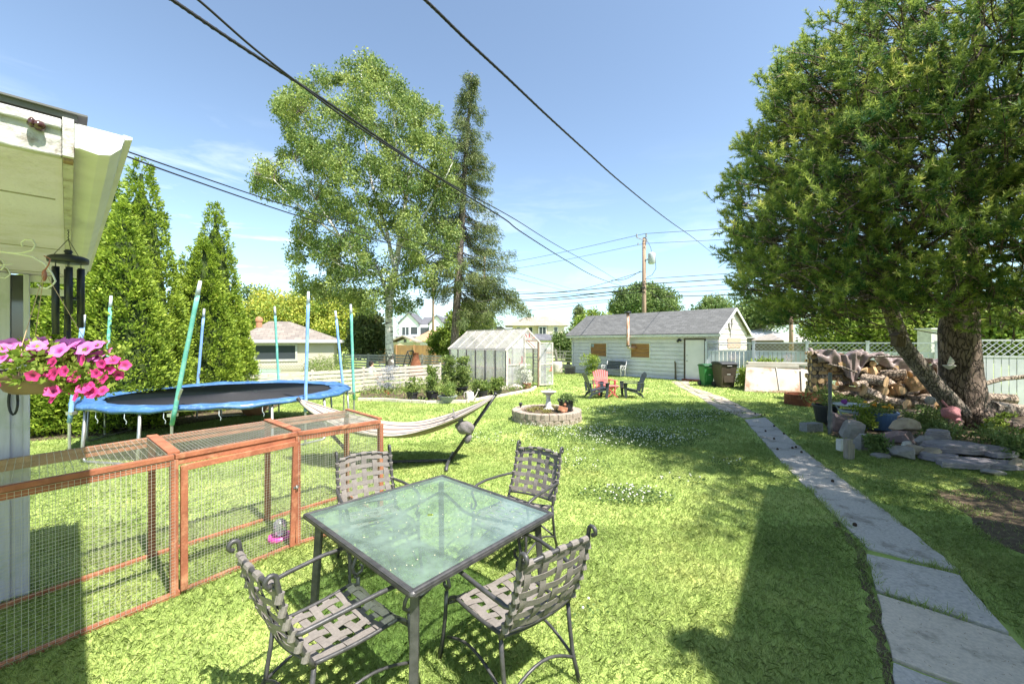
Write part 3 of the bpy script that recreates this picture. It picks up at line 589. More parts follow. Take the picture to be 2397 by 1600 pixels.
# pet feeder in the run
fx, fy = gr(655, 1262); fd = thing('pet_feeder', 'small pink and clear plastic pet feeder standing inside the wire run', 'feeder', (fx, fy, 0))
pinkp = M('pink_plastic', (.7, .06, .38), (.6, .05, .33), rough=.35); m = MB(); m.lathe([(.10, 0), (.11, .01), (.10, .05), (.07, .05), (.065, .02)], n=20); m.build('base', pinkp, fd, smooth=True)
clearp = glassmat('clear_plastic', (.85, .88, .9), rough=.1, dirt=.25, dcol=(.7, .7, .72)); m = MB(); m.lathe([(.06, .04), (.065, .10), (.06, .17), (.03, .2)], n=20); m.build('hopper', clearp, fd, smooth=True)
# ---------------------------------------------------------------- hammock and stand
hs_ = thing('hammock_stand', 'dark steel hammock stand with long ground beam and outward leaning arms', 'hammock stand', (-1.75, 6.65, 0)); ho = (-1.75, 6.65, 0)
LF, RF = Vector((-2.45, 6.62, .04)), Vector((-1.0, 6.70, .04)); LT, RT = Vector((-3.39, 6.62, 1.04)), Vector((-.27, 6.70, 1.10))
m = MB(); m.tube([LF, RF], .028, 10); m.build('beam', darkmetal, hs_, off=ho, smooth=True)
for a, b in ((LF, LT), (RF, RT)):
    m = MB(); m.tube([a, b], .028, 10); m.tube([b, b + (b - a).normalized() * .03], .031, 10); m.build('arm', darkmetal, hs_, off=ho, smooth=True)
    k = a.lerp(b, .45); m = MB(); m.tube([k, k + (b - a).normalized() * .10], .034, 10); m.build('collar', darkmetal, hs_, off=ho, smooth=True)
for p in (LF, RF):
    m = MB(); m.tube([(p.x + .02, p.y - .5, .035), (p.x, p.y - .3, .06), (p.x, p.y, .07), (p.x, p.y + .3, .06), (p.x - .02, p.y + .5, .035)], .026, 10); m.build('foot', darkmetal, hs_, off=ho, smooth=True)
hm, n_, b_ = newmat('striped_cotton')
nn = n_.node_tree.nodes.new if hasattr(n_, 'node_tree') else n_.nodes.new; ll = n_.links.new
a_ = nn('ShaderNodeAttribute'); a_.attribute_name = 'v'; r_ = nn('ShaderNodeValToRGB'); r_.color_ramp.interpolation = 'CONSTANT'
cols = [tuple(q * .62 for q in c_) for c_ in [(.62, .55, .46), (.2, .16, .15), (.7, .65, .56), (.45, .26, .18), (.66, .60, .52), (.12, .10, .10), (.62, .52, .44), (.50, .40, .34), (.70, .66, .58), (.22, .15, .13), (.64, .50, .40), (.68, .62, .54), (.3, .22, .18), (.66, .6, .52), (.15, .12, .12), (.6, .5, .42)]]
els = r_.color_ramp.elements; els[0].color = C4(cols[0]); els[1].position = 1 / 16; els[1].color = C4(cols[1])
for k in range(2, 16): x = els.new(k / 16); x.color = C4(cols[k])
ll(a_.outputs['Fac'], r_.inputs[0]); ll(r_.outputs[0], b_.inputs['Base Color']); b_.inputs['Roughness'].default_value = .9
hk = thing('hammock', 'striped beige and brown cotton hammock slung between the stand arms', 'hammock', (-1.8, 6.65, .6))
NU, NV = 60, 48; V = []; vv = []
def hpt(u, v):
    P = (LT + Vector((.02, 0, -.02))).lerp(RT + Vector((-.02, 0, -.02)), u); w_ = math.sin(PI * u) ** .62 * .55; sag = 4 * u * (1 - u)
    q = 2 * v - 1; z = P.z - sag * .60 + (q * q) * .10 * sag * 1.4 + .016 * math.sin(v * 40 + u * 5) * (.4 + .6 * (1 - sag)) + .02 * math.sin(v * 13 + u * 9) * sag
    return Vector((P.x, P.y + q * w_ + .01 * math.sin(u * 20), z))
m = MB(); m.v = [tuple(hpt(i / NU, j / NV)) for i in range(NU + 1) for j in range(NV + 1)]
m.f = [(i * (NV + 1) + j, i * (NV + 1) + j + 1, (i + 1) * (NV + 1) + j + 1, (i + 1) * (NV + 1) + j) for i in range(NU) for j in range(NV)]; m.m = [0] * len(m.f)
ob = m.build('cloth', hm, hk, off=(-1.8, 6.65, .6), solid=.006, smooth=True)
at_ = ob.data.attributes.new('v', 'FLOAT', 'POINT'); at_.data.foreach_set('value', np.array([min(.999, ((j / NV) * 2.2) % 1.0) for i in range(NU + 1) for j in range(NV + 1)], dtype=np.float32))
m = MB()
for e_, u in ((LT, .0), (RT, 1.0)): m.tube([e_, hpt(abs(u - .03), .5)], .02, 8)
m.build('rope', M('cotton_rope', (.6, .55, .47), rough=.9), hk, off=(-1.8, 6.65, .6))
pc = at(1088, 1000, 6.45); pl_ = thing('pillow', 'grey taupe pillow tied to the right arm of the hammock stand', 'pillow', pc)
m = MB(); m.ball((0, 0, 0), (.135, .07, .105), 16, 12, rough=.13); m.ball((-.16, 0, .08), (.10, .04, .04), 10, 6, rough=.1); m.ball((.12, .01, -.14), (.05, .04, .08), 10, 6, rough=.1); m.build('cushion', M('taupe_cloth', (.20, .18, .18), (.16, .145, .15), sc=20, rough=.9, bump=.5), pl_, smooth=True)
pl_.rotation_euler = (0, R(25), 0)
m = MB(); m.tube([(-.2, .01, .08), (-.3, .1, .17)], .008); m.build('strap', strap_m, pl_)
# ---------------------------------------------------------------- trampoline
TX, TY, TR = -6.0, 8.9, 2.33
tr = thing('trampoline', 'round trampoline with blue edge pad and black jumping mat', 'trampoline', (TX, TY, 0))
padm = M('blue_vinyl', (.035, .10, .26), (.06, .16, .34), sc=4, rough=.5, bump=.6, bsc=14, dirt=(.14, .26, .45), dsc=9)
matm = M('black_mesh_mat', (.045, .045, .05), (.06, .06, .066), sc=60, rough=.75, bump=.1)
n = 96; m = MB(); m.tube([(TR * math.cos(2 * PI * k / n), TR * math.sin(2 * PI * k / n), .86) for k in range(n + 1)], .028, 8); m.build('ring', galv, tr, smooth=True)
m = MB(); vs = []
for k in range(n):
    a = 2 * PI * k / n; j = .02 * math.sin(9 * a) + .015 * math.sin(23 * a)
    for r_, z in ((TR + .045 + j * .6, .84 + j), (TR + .05, .885 + j), (TR - .03, .915 + j * .6), (TR - .2, .912 + .012 * math.sin(31 * a)), (TR - .36 + j, .895), (TR - .37 + j, .88)): vs.append((r_ * math.cos(a), r_ * math.sin(a), z))
m.add(vs, [(k * 6 + q, k * 6 + q + 1, ((k + 1) % n) * 6 + q + 1, ((k + 1) % n) * 6 + q) for k in range(n) for q in range(5)]); m.build('edge_pad', padm, tr, smooth=True, solid=.012)
m = MB(); m.lathe([(2.02, .872), (1.6, .862), (1.0, .855), (.01, .852)], n=64); m.build('mat', matm, tr, smooth=True)
for k in range(5):
    a0 = R(-100 + 72 * k); m = MB(); pts = []
    for sgn in (-1, 1):
        a = a0 + sgn * .23; p = (TR * math.cos(a), TR * math.sin(a)); q = (p[0] * 1.02, p[1] * 1.02); pts.append((p, q))
    (p0, q0), (p1, q1) = pts
    m.tube([(p0[0], p0[1], .84), (q0[0], q0[1], .12), (q0[0] * .99, q0[1] * .99, .05), lerp2(q0, q1, .08) + (.025,), lerp2(q0, q1, .92) + (.025,), (q1[0] * .99, q1[1] * .99, .05), (q1[0], q1[1], .12), (p1[0], p1[1], .84)], .024, 8); m.build('leg', galv, tr, smooth=True)
blue_f = M('blue_foam', (.17, .33, .62), (.25, .42, .70), sc=6, rough=.8, dirt=(.33, .48, .7), dsc=8); teal_f = M('teal_foam', (.10, .38, .31), (.18, .46, .38), sc=6, rough=.8, dirt=(.3, .52, .46), dsc=12)
ash = M('faded_foam', (.5, .55, .6), (.4, .46, .5), rough=.9)
poles = [((-7.12, 6.78), at(197, 736, 6.8), 0), ((-8.32, 8.58), at(260, 692, 8.7), 1), ((-5.36, 6.60), at(469, 657, 6.5), 1), ((-7.85, 10.4), at(478, 722, 10.4), 0), ((-6.32, 11.25), at(643, 717, 11.25), 1), ((-3.92, 7.82), at(722, 682, 7.84), 0), ((-4.3, 10.5), at(785, 727, 10.5), 0), ((-3.63, 9.4), at(821, 712, 9.4), 1)]
for (b_, t_, kd) in poles:
    a = Vector((b_[0] - TX, b_[1] - TY, .3)); t = Vector((t_[0] - TX, t_[1] - TY, t_[2])); rd = Vector((a.x, a.y, 0)).normalized() * .06
    a0 = a + rd; m = MB(); m.tube([a0 + Vector((0, 0, -.25)), a0 + Vector((0, 0, .5)), a0 + (t - a0) * .35], .02, 8); m.box((a0 - rd * .5 + Vector((0, 0, .5))), (.1, .1, .05)); p = m.build('enclosure_pole', galv, tr, smooth=False)
    s0 = a0 + Vector((0, 0, .35)); m = MB(); pts = [s0 + (t - s0) * k / 10 + Vector((random.uniform(-.004, .004), 0, 0)) for k in range(10)]; m.tube(pts, .031, 10); m.build('foam_sleeve', teal_f if kd else blue_f, p, smooth=True)
    m = MB(); m.tube([s0 + (t - s0) * .89, t], [.034, .022], 8); m.build('foam_tip', ash, p, smooth=True)
m = MB()
for a in (200, 232, 255, 268, 282, 300, 315):
    x, y = (TR + .03) * math.cos(R(a)), (TR + .03) * math.sin(R(a)); m.tube([(x, y, .85), (x + .01, y - .02, .75), (x + .03, y, .70), (x + .02, y, .66)], .005, 5)
m.build('tie_cord', ash, tr)
# ---------------------------------------------------------------- hanging basket, hook bracket, wind chime
bx = at(122, 880, 1.72); bk = thing('hanging_basket', 'brown hanging basket overflowing with pink and magenta petunias', 'hanging basket', (bx[0], bx[1], 0)); bo = (bx[0], bx[1], 0)
bq = at(118, 880, 1.36); bk.scale = (.66, .66, .66); bk.location = (bq[0], bq[1], at(0, 916, 1.36)[2] - .66 * at(0, 916, 1.72)[2])
brownp = M('brown_resin', (.16, .095, .075), (.13, .078, .06), sc=10, rough=.5, bump=.1)
m = MB(); z0 = at(0, 916, 1.72)[2]; m.lathe([(.125, z0), (.15, z0 + .015), (.185, z0 + .08), (.195, z0 + .11), (.182, z0 + .11), (.16, z0 + .06)], c=(bx[0], bx[1], 0), n=32); m.build('bowl', brownp, bk, off=bo, smooth=True)
hookp = Vector((at(105, 680, 1.72)[0], 1.72, 2.34)); m = MB()
for k in range(3):
    a = R(40 + 120 * k); m.tube([(bx[0] + .18 * math.cos(a), bx[1] + .18 * math.sin(a), z0 + .11), hookp], .0016, 5)
m.build('hanger', M('tan_cord', (.5, .35, .2)), bk, off=bo)
m = MB(); m.ball(hookp + Vector((0, 0, -.02)), (.012, .008, .03), 8, 6); m.tube([hookp, hookp + Vector((.02, 0, .03)), hookp + Vector((.03, 0, .06)), hookp + Vector((.0, 0, .075))], .003); m.build('swivel', M('copper_clay', (.35, .13, .08), rough=.4), bk, off=bo, smooth=True)
# foliage
cen = np.array([[bx[0] + random.gauss(0, .1), bx[1] + random.gauss(0, .09), z0 + .15 + random.uniform(-.0, .07)] for _ in range(46)] + [[bx[0] + .2 + random.uniform(-.05, .05), bx[1] + random.uniform(-.1, .1), z0 + random.uniform(-.0, .12)] for _ in range(26)] + [[bx[0] + random.uniform(.0, .2), bx[1] - .17 + random.uniform(-.02, .02), z0 + .10 + random.uniform(-.02, .03)] for _ in range(5)])
clumps('foliage', leaf_bright, cen, .055, 26, .034, .018, bk, bias=(0, -.2, .4), org=bo)
def petal_mat(name, edge, mid):
    m, n, b = newmat(name); nn = n.nodes.new; ll = n.links.new; a_ = nn('ShaderNodeAttribute'); a_.attribute_name = 'v'; r_ = nn('ShaderNodeValToRGB'); r_.color_ramp.elements[0].color = C4(mid); r_.color_ramp.elements[0].position = .12; r_.color_ramp.elements[1].color = C4(edge); r_.color_ramp.elements[1].position = .4
    ll(a_.outputs['Fac'], r_.inputs[0]); ll(r_.outputs[0], b.inputs['Base Color']); b.inputs['Roughness'].default_value = .6
    t = nn('ShaderNodeBsdfTranslucent'); ms = nn('ShaderNodeMixShader'); ms.inputs[0].default_value = .3; ll(r_.outputs[0], t.inputs[0]); ll(b.outputs[0], ms.inputs[1]); ll(t.outputs[0], ms.inputs[2]); ll(ms.outputs[0], n.nodes['Material Output'].inputs[0]); return m
pm1 = petal_mat('pink_petals', (.78, .20, .60), (.25, .02, .16)); pm2 = petal_mat('magenta_petals', (.70, .05, .26), (.22, .01, .06))
def flower(p, nrm, r_, mat, parent, o):
    nrm = Vector(nrm).normalized(); u = nrm.orthogonal().normalized(); v = nrm.cross(u); vs = [Vector(p)]; vl = [0]
    for k in range(20):
        a = 2 * PI * k / 20; q = r_ * (1 + .12 * math.cos(5 * a)); vs.append(Vector(p) + (u * math.cos(a) + v * math.sin(a)) * q * .45 + nrm * r_ * .30); vl.append(.3)
    for k in range(20):
        a = 2 * PI * k / 20; q = r_ * (1 + .13 * math.cos(5 * a)); vs.append(Vector(p) + (u * math.cos(a) + v * math.sin(a)) * q + nrm * r_ * (.38 + .10 * math.sin(10 * a))); vl.append(1)
    mb = MB(); mb.add(vs, [(0, 1 + k, 1 + (k + 1) % 20) for k in range(20)] + [(1 + k, 21 + k, 21 + (k + 1) % 20, 1 + (k + 1) % 20) for k in range(20)])
    ob = mb.build('petunia', mat, parent, off=o, smooth=True); a_ = ob.data.attributes.new('v', 'FLOAT', 'POINT'); a_.data.foreach_set('value', np.array(vl, dtype=np.float32))
random.seed(21)
for k in range(54):
    a = random.uniform(0, 2 * PI); q = random.uniform(.03, .23); flower((bx[0] + .01 + q * math.cos(a) * 1.0, bx[1] + q * math.sin(a) * .8, z0 + .18 + random.uniform(0, .075) - q * .15), (random.gauss(.2, .5), random.gauss(-.7, .5), .9), random.uniform(.027, .039), pm1, bk, bo)
for k in range(44):
    if k < 33: p = (bx[0] + random.uniform(.14, .30), bx[1] + random.uniform(-.16, .1), z0 + random.uniform(-.02, .16))
    else: p = (bx[0] + random.uniform(-.26, .2), bx[1] - .2 + random.uniform(-.02, .02), z0 + random.uniform(.03, .10))
    flower(p, (random.gauss(.3, .5), -1, random.gauss(.4, .4)), random.uniform(.019, .031), pm2, bk, bo)
# scroll bracket fixed to the porch post
sb = at(20, 670, 1.62); bkt = thing('plant_bracket', 'white scrolled iron plant hanger bracket on the porch post', 'bracket', (sb[0], sb[1], sb[2]))
def sp3(pp, Y): return [Vector(at(x, y, Y)) - Vector(sb) for x, y in pp]
m = MB(); m.tube(sp3([(-60, 590), (0, 588), (40, 594), (75, 600), (105, 618), (122, 640), (130, 658), (122, 668), (108, 675), (95, 672), (88, 665)], 1.64), .0032, 8)
m.tube(sp3([(-40, 585), (10, 590), (50, 592), (75, 586), (83, 573), (76, 562), (60, 560), (50, 567), (53, 577)], 1.64), .003, 8); m.build('scroll', white_w, bkt, smooth=True)
m = MB(); m.tube([Vector(at(x, y, 1.7)) - Vector(sb) for x, y in ((0, 605), (8, 612), (10, 622), (3, 632), (-6, 630), (2, 620), (30, 618))], .002, 6)
m.tube([Vector(at(x, y, 1.7)) - Vector(sb) for x, y in ((0, 620), (18, 628), (25, 642), (12, 651), (-5, 648))], .002, 6); m.build('ornament', white_w, bkt, smooth=True)
pk = at(31, 932, 3.1); hk2 = thing('wall_hook', 'small black oval plant hook on the porch post under the petunia basket', 'hook', pk)
m = MB(); m.tube([(.034 * math.cos(a / 16 * 2 * PI), 0, .10 * math.sin(a / 16 * 2 * PI) - .02) for a in range(17)], .008, 6); m.build('loop', black_m, hk2, smooth=True)
m = MB(); m.tube([(0, 0, .08), (0, .1, .1)], .006); m.build('pin', black_m, hk2)
wc = at(160, 605, 1.82); wch = thing('wind_chime', 'black wind chime with long tubes hanging from the porch soffit', 'wind chime', (wc[0], wc[1], wc[2])); wch.scale = (.84, .84, .84)
m = MB(); m.lathe([(.0, .045), (.012, .045), (.018, .035), (.012, .025), (.02, .02), (.06, .012), (.076, .004), (.078, -.006), (.076, -.022), (.03, -.024), (0, -.024)], n=28); m.build('top_disc', black_m, wch, smooth=True)
for k in range(6):
    a = 2 * PI * k / 6 + .35; ln = .24 + .035 * ((k * 2) % 5); x, y = .052 * math.cos(a), .052 * math.sin(a)
    m = MB(); m.tube([(x, y, -.05), (x, y, -.05 - ln)], .0135, 12); t = m.build('chime_tube', black_m, wch, smooth=True); m = MB(); m.tube([(x, y, -.02), (x, y, -.05)], .001, 4); m.build('string', black_m, t)
m = MB()
for k in range(3):
    a = 2 * PI * k / 3; m.tube([(.06 * math.cos(a), .06 * math.sin(a), .0), (0, 0, .10)], .0014, 4)
for k in range(6): m.tube([(0, 0, .096 + k * .009), (.003 * (-1) ** k, 0, .10 + k * .009), (0, 0, .105 + k * .009)], .002, 5)
m.build('chain', black_m, wch)
m = MB(); m.lathe([(0, -.20), (.03, -.2), (.03, -.212), (0, -.212)], n=16); m.tube([(0, 0, -.02), (0, 0, -.43)], .001, 4); m.box((0, 0, -.41), (.003, .02, .07)); m.build('clapper', black_m, wch)
# basket hanging off the house, outside the frame, that throws the leafy shadow at the bottom
hb = thing('hanging_basket', 'hanging basket bracketed to the house wall, throwing a leafy shadow on the near lawn', 'hanging basket', (2.62, 1.45, 2.85))
m = MB(); m.lathe([(.1, 0), (.16, .1), (.18, .14), (.16, .14)], n=20); m.build('bowl', brownp, hb, smooth=True)
clumps('foliage', leaf_bright, np.array([[random.gauss(0, .16), random.gauss(0, .13), random.uniform(.05, .26)] for _ in range(45)] + [[random.gauss(-.22, .05), random.gauss(.1, .06), random.uniform(-.12, .2)] for _ in range(14)]), .06, 22, .06, .035, hb)
m = MB(); m.tube([(0, 0, .14), (0, 0, .8), (.35, -.1, .85), (.62, -.2, .8)], .006); m.build('bracket', black_m, hb)
# ---------------------------------------------------------------- garage (local x along wall to the right, local y away)
ga = math.atan2(-.739, .674); GL = 8.9; GW = 3.7
gar = thing('garage', 'white sided garage with grey shingle roof, two boarded windows and a white door', 'garage', (3.83, 26.4, 0), ga)
def lap_wall(mb, x0, x1, z0, z1, y=0, h=.2, d=.035):
    k = max(1, round((z1 - z0) / h)); h = (z1 - z0) / k
    for i in range(k):
        a = z0 + i * h; g_ = .022; mb.add([(x0, y - d, a + g_), (x1, y - d, a + g_), (x1, y - .008, a + h), (x0, y - .008, a + h), (x0, y, a + g_), (x1, y, a + g_)], [(0, 1, 2, 3), (0, 4, 5, 1)])
m = MB(); m.box((GL / 2, GW / 2 + .014, 1.25), (GL - .02, GW - .02, 2.5))
EV = 2.5; RZ = 3.62
wall = m.build('wall', siding_w, gar)
wx = [(0, 1.42), (2.62, 4.18), (5.38, 7.27), (8.28, GL)]
m = MB(); lap_wall(m, 0, GL, 2.08, 2.5)
for a, b in wx: lap_wall(m, a, b, 0, 2.08)
for a, b in ((1.42, 2.62), (4.18, 5.38)): lap_wall(m, a, b, 0, 1.06); lap_wall(m, a, b, 1.9, 2.08)
m.build('siding', siding_w, gar)
# gable end faces +x
m = MB(); kk = 9
for i in range(14):
    a = i * .26; b_ = a + .26
    def ext(z): return (0, GW) if z <= EV else (GW / 2 * (z - EV) / (RZ - EV), GW - GW / 2 * (z - EV) / (RZ - EV))
    if a > RZ: break
    b_ = min(b_, RZ); y0, y1 = ext(a); y2, y3 = ext(b_)
    m.add([(GL + .025, y0, a), (GL + .025, y1, a), (GL + .004, y3, b_), (GL + .004, y2, b_), (GL + .004, y0, a), (GL + .004, y1, a)], [(0, 1, 2, 3), (0, 4, 5, 1)])
m.build('gable', siding_g, gar)
m = MB(); m.add([(0, 0, EV), (0, GW, EV), (0, GW / 2, RZ)], [(0, 1, 2)]); m.build('gable', siding_w, gar)
sl_ = (RZ - EV) / (GW / 2); ov = .32
def roofp(x0, x1, name='roof'):
    m = MB()
    for z_, th in ((0, .05),):
        zE = EV - ov * sl_; pts = [(-ov, zE + .06), (GW / 2, RZ + .06), (GW + ov, zE + .06), (GW + ov, zE + .01), (GW / 2, RZ + .01), (-ov, zE + .01)]
        m.extx(pts, x0, x1)
    return m.build(name, roof_dark, gar)
roofp(-.3, GL + .18)
m = MB(); m.box((GL / 2, -ov + .01, EV - ov * sl_ - .04), (GL + .44, .03, .12)); m.box((GL / 2, GW + ov - .01, EV - ov * sl_ - .04), (GL + .44, .03, .12)); m.build('fascia', white_w, gar)
m = MB(); m.box((GL / 2, -ov / 2, EV - ov * sl_ - .09), (GL + .4, ov - .03, .015)); m.build('soffit', soffit_m, gar)
m = MB(); zE = EV - ov * sl_
for x in (GL + .17,):
    m.beam((x, -ov, zE + .0), (x, GW / 2, RZ + .0), .03, .12, up=(0, 0, 1)); m.beam((x, GW / 2, RZ + .0), (x, GW + ov, zE), .03, .12)
m.build('bargeboard', white_w, gar)
m = MB()
for k in range(34): x = k * GL / 33; m.tube([(x, -.29, 2.20 + .0), (x + .13, -.285, 2.165 + random.uniform(-.01, .01)), (x + .27, -.29, 2.20)], .006, 4); m.ball((x, -.29, 2.19), .016, 5, 4)
m.build('string_lights', cable_m, gar)
for a, b, z0, z1 in ((1.46, 2.58, 1.1, 1.86), (4.22, 5.34, 1.1, 1.86)):
    m = MB(); m.box(((a + b) / 2, -.03, z0 - .03), (b - a + .12, .05, .06)); m.box(((a + b) / 2, -.03, z1 + .02), (b - a + .12, .05, .05)); m.box((a - .03, -.03, (z0 + z1) / 2), (.06, .05, z1 - z0 - .01)); m.box((b + .03, -.03, (z0 + z1) / 2), (.06, .05, z1 - z0 - .01))
    fr_ = m.build('window_frame', white_w, gar); m = MB(); hz = (z1 - z0) / 3
    for k in range(3): m.box(((a + b) / 2, -.012, z0 + hz * (k + .5)), (b - a - .01, .02, hz - .012))
    m.build('plywood_board', plywood, fr_)
m = MB(); m.box((1.58, -.028, 1.74), (.2, .012, .18)); m.build('notice', M('faded_notice', (.3, .38, .45), (.22, .28, .33), sc=9), gar)
m = MB(); m.box((7.27, -.03, 1.04), (.06, .07, 2.08)); m.box((8.28, -.03, 1.04), (.06, .07, 2.08)); m.box((7.775, -.03, 2.10), (1.07, .07, .06)); m.build('door_frame', M('door_frame_brown', (.09, .07, .06), rough=.7), gar)
m = MB(); m.box((7.775, -.015, 1.05), (.93, .04, 2.0)); dd = m.build('door', M('door_white', (.74, .72, .78), (.68, .67, .72), sc=3, rough=.45), gar, bev=.005)
m = MB(); m.ball((7.40, -.07, 1.0), .035, 10, 6); m.ball((7.40, -.06, 1.28), .03, 10, 6); m.build('handle', galv, dd, smooth=True)
m = MB(); m.box((7.775, -.1, .05), (1.15, .22, .1)); m.build('threshold', M('red_wood', (.3, .07, .04), (.22, .05, .03)), gar)
rust = M('rusty_pipe', (.5, .46, .42), (.40, .17, .07), sc=6, rough=.7, metal=.3, stretch=(1, 1, .5), dirt=(.3, .12, .05), dsc=5)
m = MB(); m.tube([(4.55, .0, 1.64), (4.40, -.18, 1.62), (4.28, -.38, 1.66), (4.26, -.42, 1.78), (4.26, -.42, 3.55)], .085, 12); m.build('stove_pipe', rust, gar, smooth=True)
m = MB(); m.lathe([(.09, 0), (.17, .0), (.19, .05), (.17, .1), (0, .12)], c=(4.26, -.42, 3.52), n=14); m.lathe([(.11, 0), (.11, .04)], c=(4.26, -.42, 1.72), n=14); m.build('pipe_cap', black_m, gar)
m = MB(); m.box((7.0, -.05, 2.06), (.1, .08, .12)); m.ball((6.96, -.12, 2.0), .07, 8, 6); m.ball((7.1, -.12, 2.02), .05, 8, 6); m.build('flood_light', black_m, gar)
m = MB(); m.tube([(.06, -.3, 2.2), (.05, -.08, 2.0), (.05, -.06, .4), (-.5, -.2, .15)], .04, 8); m.build('downspout', white_w, gar)
m = MB(); m.tube([(GL + .05 + .0, 1.35 + .2 * math.cos(a / 24 * 2 * PI), 2.92 + .36 * math.sin(a / 24 * 2 * PI)) for a in range(25)], .03, 6)
m.box((GL + .05, 1.35, 2.35), (.03, .03, .35)); m.build('ring_ornament', M('grey_metal', (.25, .24, .23), rough=.6), gar)
m = MB(); m.box((GL + .03, 1.9, 1.9), (.03, 1.7, .5)); m.build('upper_window', M('tan_panel', (.5, .34, .26), (.45, .3, .24)), gar)
GX = Matrix.Translation((3.83, 26.4, 0)) @ Matrix.Rotation(ga, 4, 'Z')
def gw(x, y, z=0): v = GX @ Vector((x, y, z)); return (v.x, v.y, v.z)
# bench, stake
bn = thing('garden_bench', 'dark slatted bench with pale scrolled iron ends against the garage wall', 'bench', gw(3.55, -.75), ga)
slat = M('bench_slats', (.07, .085, .1), (.05, .06, .07), rough=.6)
m = MB()
for k in range(5): m.box((0, .22 + k * .03, .47 + k * .085), (1.2, .02, .075))
m.build('backrest', slat, bn); m = MB()
for k in range(5): m.box((0, -.2 + k * .085, .43), (1.2, .07, .025))
m.build('seat', slat, bn)
for s_ in (-1, 1):
    m = MB(); x = s_ * .62; m.tube([(x, -.25, 0), (x, -.22, .25), (x, -.25, .43), (x, -.27, .6), (x, -.2, .66), (x, .1, .62), (x, .24, .64)], .022, 6); m.tube([(x, .2, 0), (x, .17, .2), (x, .2, .43), (x, .35, .88)], .022, 6)
    m.tube([(x, -.1 + .09 * math.cos(a / 12 * 6.28), .52 + .09 * math.sin(a / 12 * 6.28)) for a in range(13)], .015, 5); m.tube([(x, .1 + .08 * math.cos(a / 12 * 6.28), .5 + .08 * math.sin(a / 12 * 6.28)) for a in range(13)], .015, 5)
    m.build('end_frame', M('cast_iron_pale', (.6, .6, .6), (.3, .3, .3), sc=20), bn, smooth=True)
st_ = thing('garden_stake', 'dark upright stake leaning on the garage siding left of the door', 'stake', gw(6.85, -.2)); m = MB(); m.tube([(0, 0, 0), (.02, 0, .5), (0, .02, .98)], .035, 6); m.tube([(.06, 0, 0), (.05, .01, .9)], .015, 6); m.build('shaft', M('old_wood', (.14, .12, .1), rough=.9), st_)
# ---------------------------------------------------------------- wheeled bins
def bin_(name, label, loc, rz, w_, d_, h_, mt, lid):
    t = thing(name, label, 'bin', loc, rz, 'wheeled bins by the garage door')
    m = MB(); a, b = w_ * .39, w_ * .5; c, d = d_ * .36, d_ * .5; z1 = h_ * .9
    vs = [(-a, -c, .04), (a, -c, .04), (a, c, .04), (-a, c, .04), (-b, -d, z1), (b, -d, z1), (b, d, z1), (-b, d, z1)]
    m.add(vs, [(3, 2, 1, 0), (4, 5, 6, 7), (0, 1, 5, 4), (1, 2, 6, 5), (2, 3, 7, 6), (3, 0, 4, 7)]); m.box((0, -c - .03, h_ * .42), (w_ * .6, .05, h_ * .42), rx=-.06)
    m.box((0, -d - .005, z1 - .04), (w_ + .03, .03, .05)); m.build('body', mt, t, bev=.015)
    m = MB(); m.extx([(-d - .05, z1 + .01), (-d - .03, z1 + .05), (-d * .3, h_), (d * .7, h_ - .01), (d + .03, z1 + .04), (d + .03, z1 + .01)], -b - .02, b + .02); m.build('lid', lid, t, bev=.012)
    m = MB(); m.tube([(-b * .8, d + .06, z1 - .02), (b * .8, d + .06, z1 - .02)], .02, 8); m.build('handle', lid, t)
    for s_ in (-1, 1): m = MB(); m.tube([(s_ * (a - .01), c + .02, .12), (s_ * (a + .05), c + .02, .12)], .12, 16); m.build('wheel', black_pl, t)
    m = MB(); m.box((0, -c - .062, h_ * .52), (w_ * .22, .012, .02)); m.box((0, -d - .02, h_ * .84), (w_ * .3, .01, .015)); m.build('label_plate', white_w, t)
greenp = M('green_plastic', (.03, .17, .05), (.04, .2, .06), rough=.5); brnp = M('charcoal_brown_plastic', (.055, .042, .032), (.07, .055, .042), rough=.5)
bin_('organics_bin', 'green wheeled bin, the smaller of the two beside the garage door', (8.66, 18.55), .12, .50, .5, .98, greenp, M('dark_green_lid', (.02, .1, .035), rough=.5))
bin_('garbage_bin', 'dark brown wheeled bin, the larger of the two with black lid', (9.12, 17.9), .1, .72, .72, 1.12, brnp, black_pl)
# ---------------------------------------------------------------- plants helper
def plant(name, label, cat, x, y, z, r_, h, n, per, ln, wd, mt, group=None, stems=6, bias=(0, 0, .6)):
    t = thing(name, label, cat, (x, y, z), 0, group)
    C = np.array([[r_ * random.gauss(0, .42), r_ * random.gauss(0, .42), random.uniform(.15, 1) * h] for _ in range(n)])
    clumps('leaves', mt, C, r_ * .38, per, ln, wd, t, bias=bias)
    m = MB()
    for k in range(stems): c = C[random.randrange(n)]; m.tube([(c[0] * .1, c[1] * .1, -.02), (c[0] * .5, c[1] * .5, c[2] * .6), tuple(c)], [.008, .006, .003], 5)
    m.build('stem', M('stem_green', (.12, .17, .05)) if 'stem_green' not in bpy.data.materials else bpy.data.materials['stem_green'], t); return t
plant('shrub', 'leafy green shrub growing against the garage wall beneath the left boarded window', 'shrub', *gw(2.35, -1.0), .5, 1.15, 40, 40, .14, .04, leaf_bright, stems=10)
plant('shrub', 'bushy light green shrub growing between the brown bin and the leaning boards', 'shrub', 9.95, 17.4, 0, .62, .75, 50, 40, .12, .07, leaf_bright, stems=8)
plant('shrub', 'taller leafy shrub behind the leaning boards against the white fence', 'shrub', 10.9, 17.9, 0, .6, 1.15, 60, 40, .12, .07, leaf_bright, stems=8)
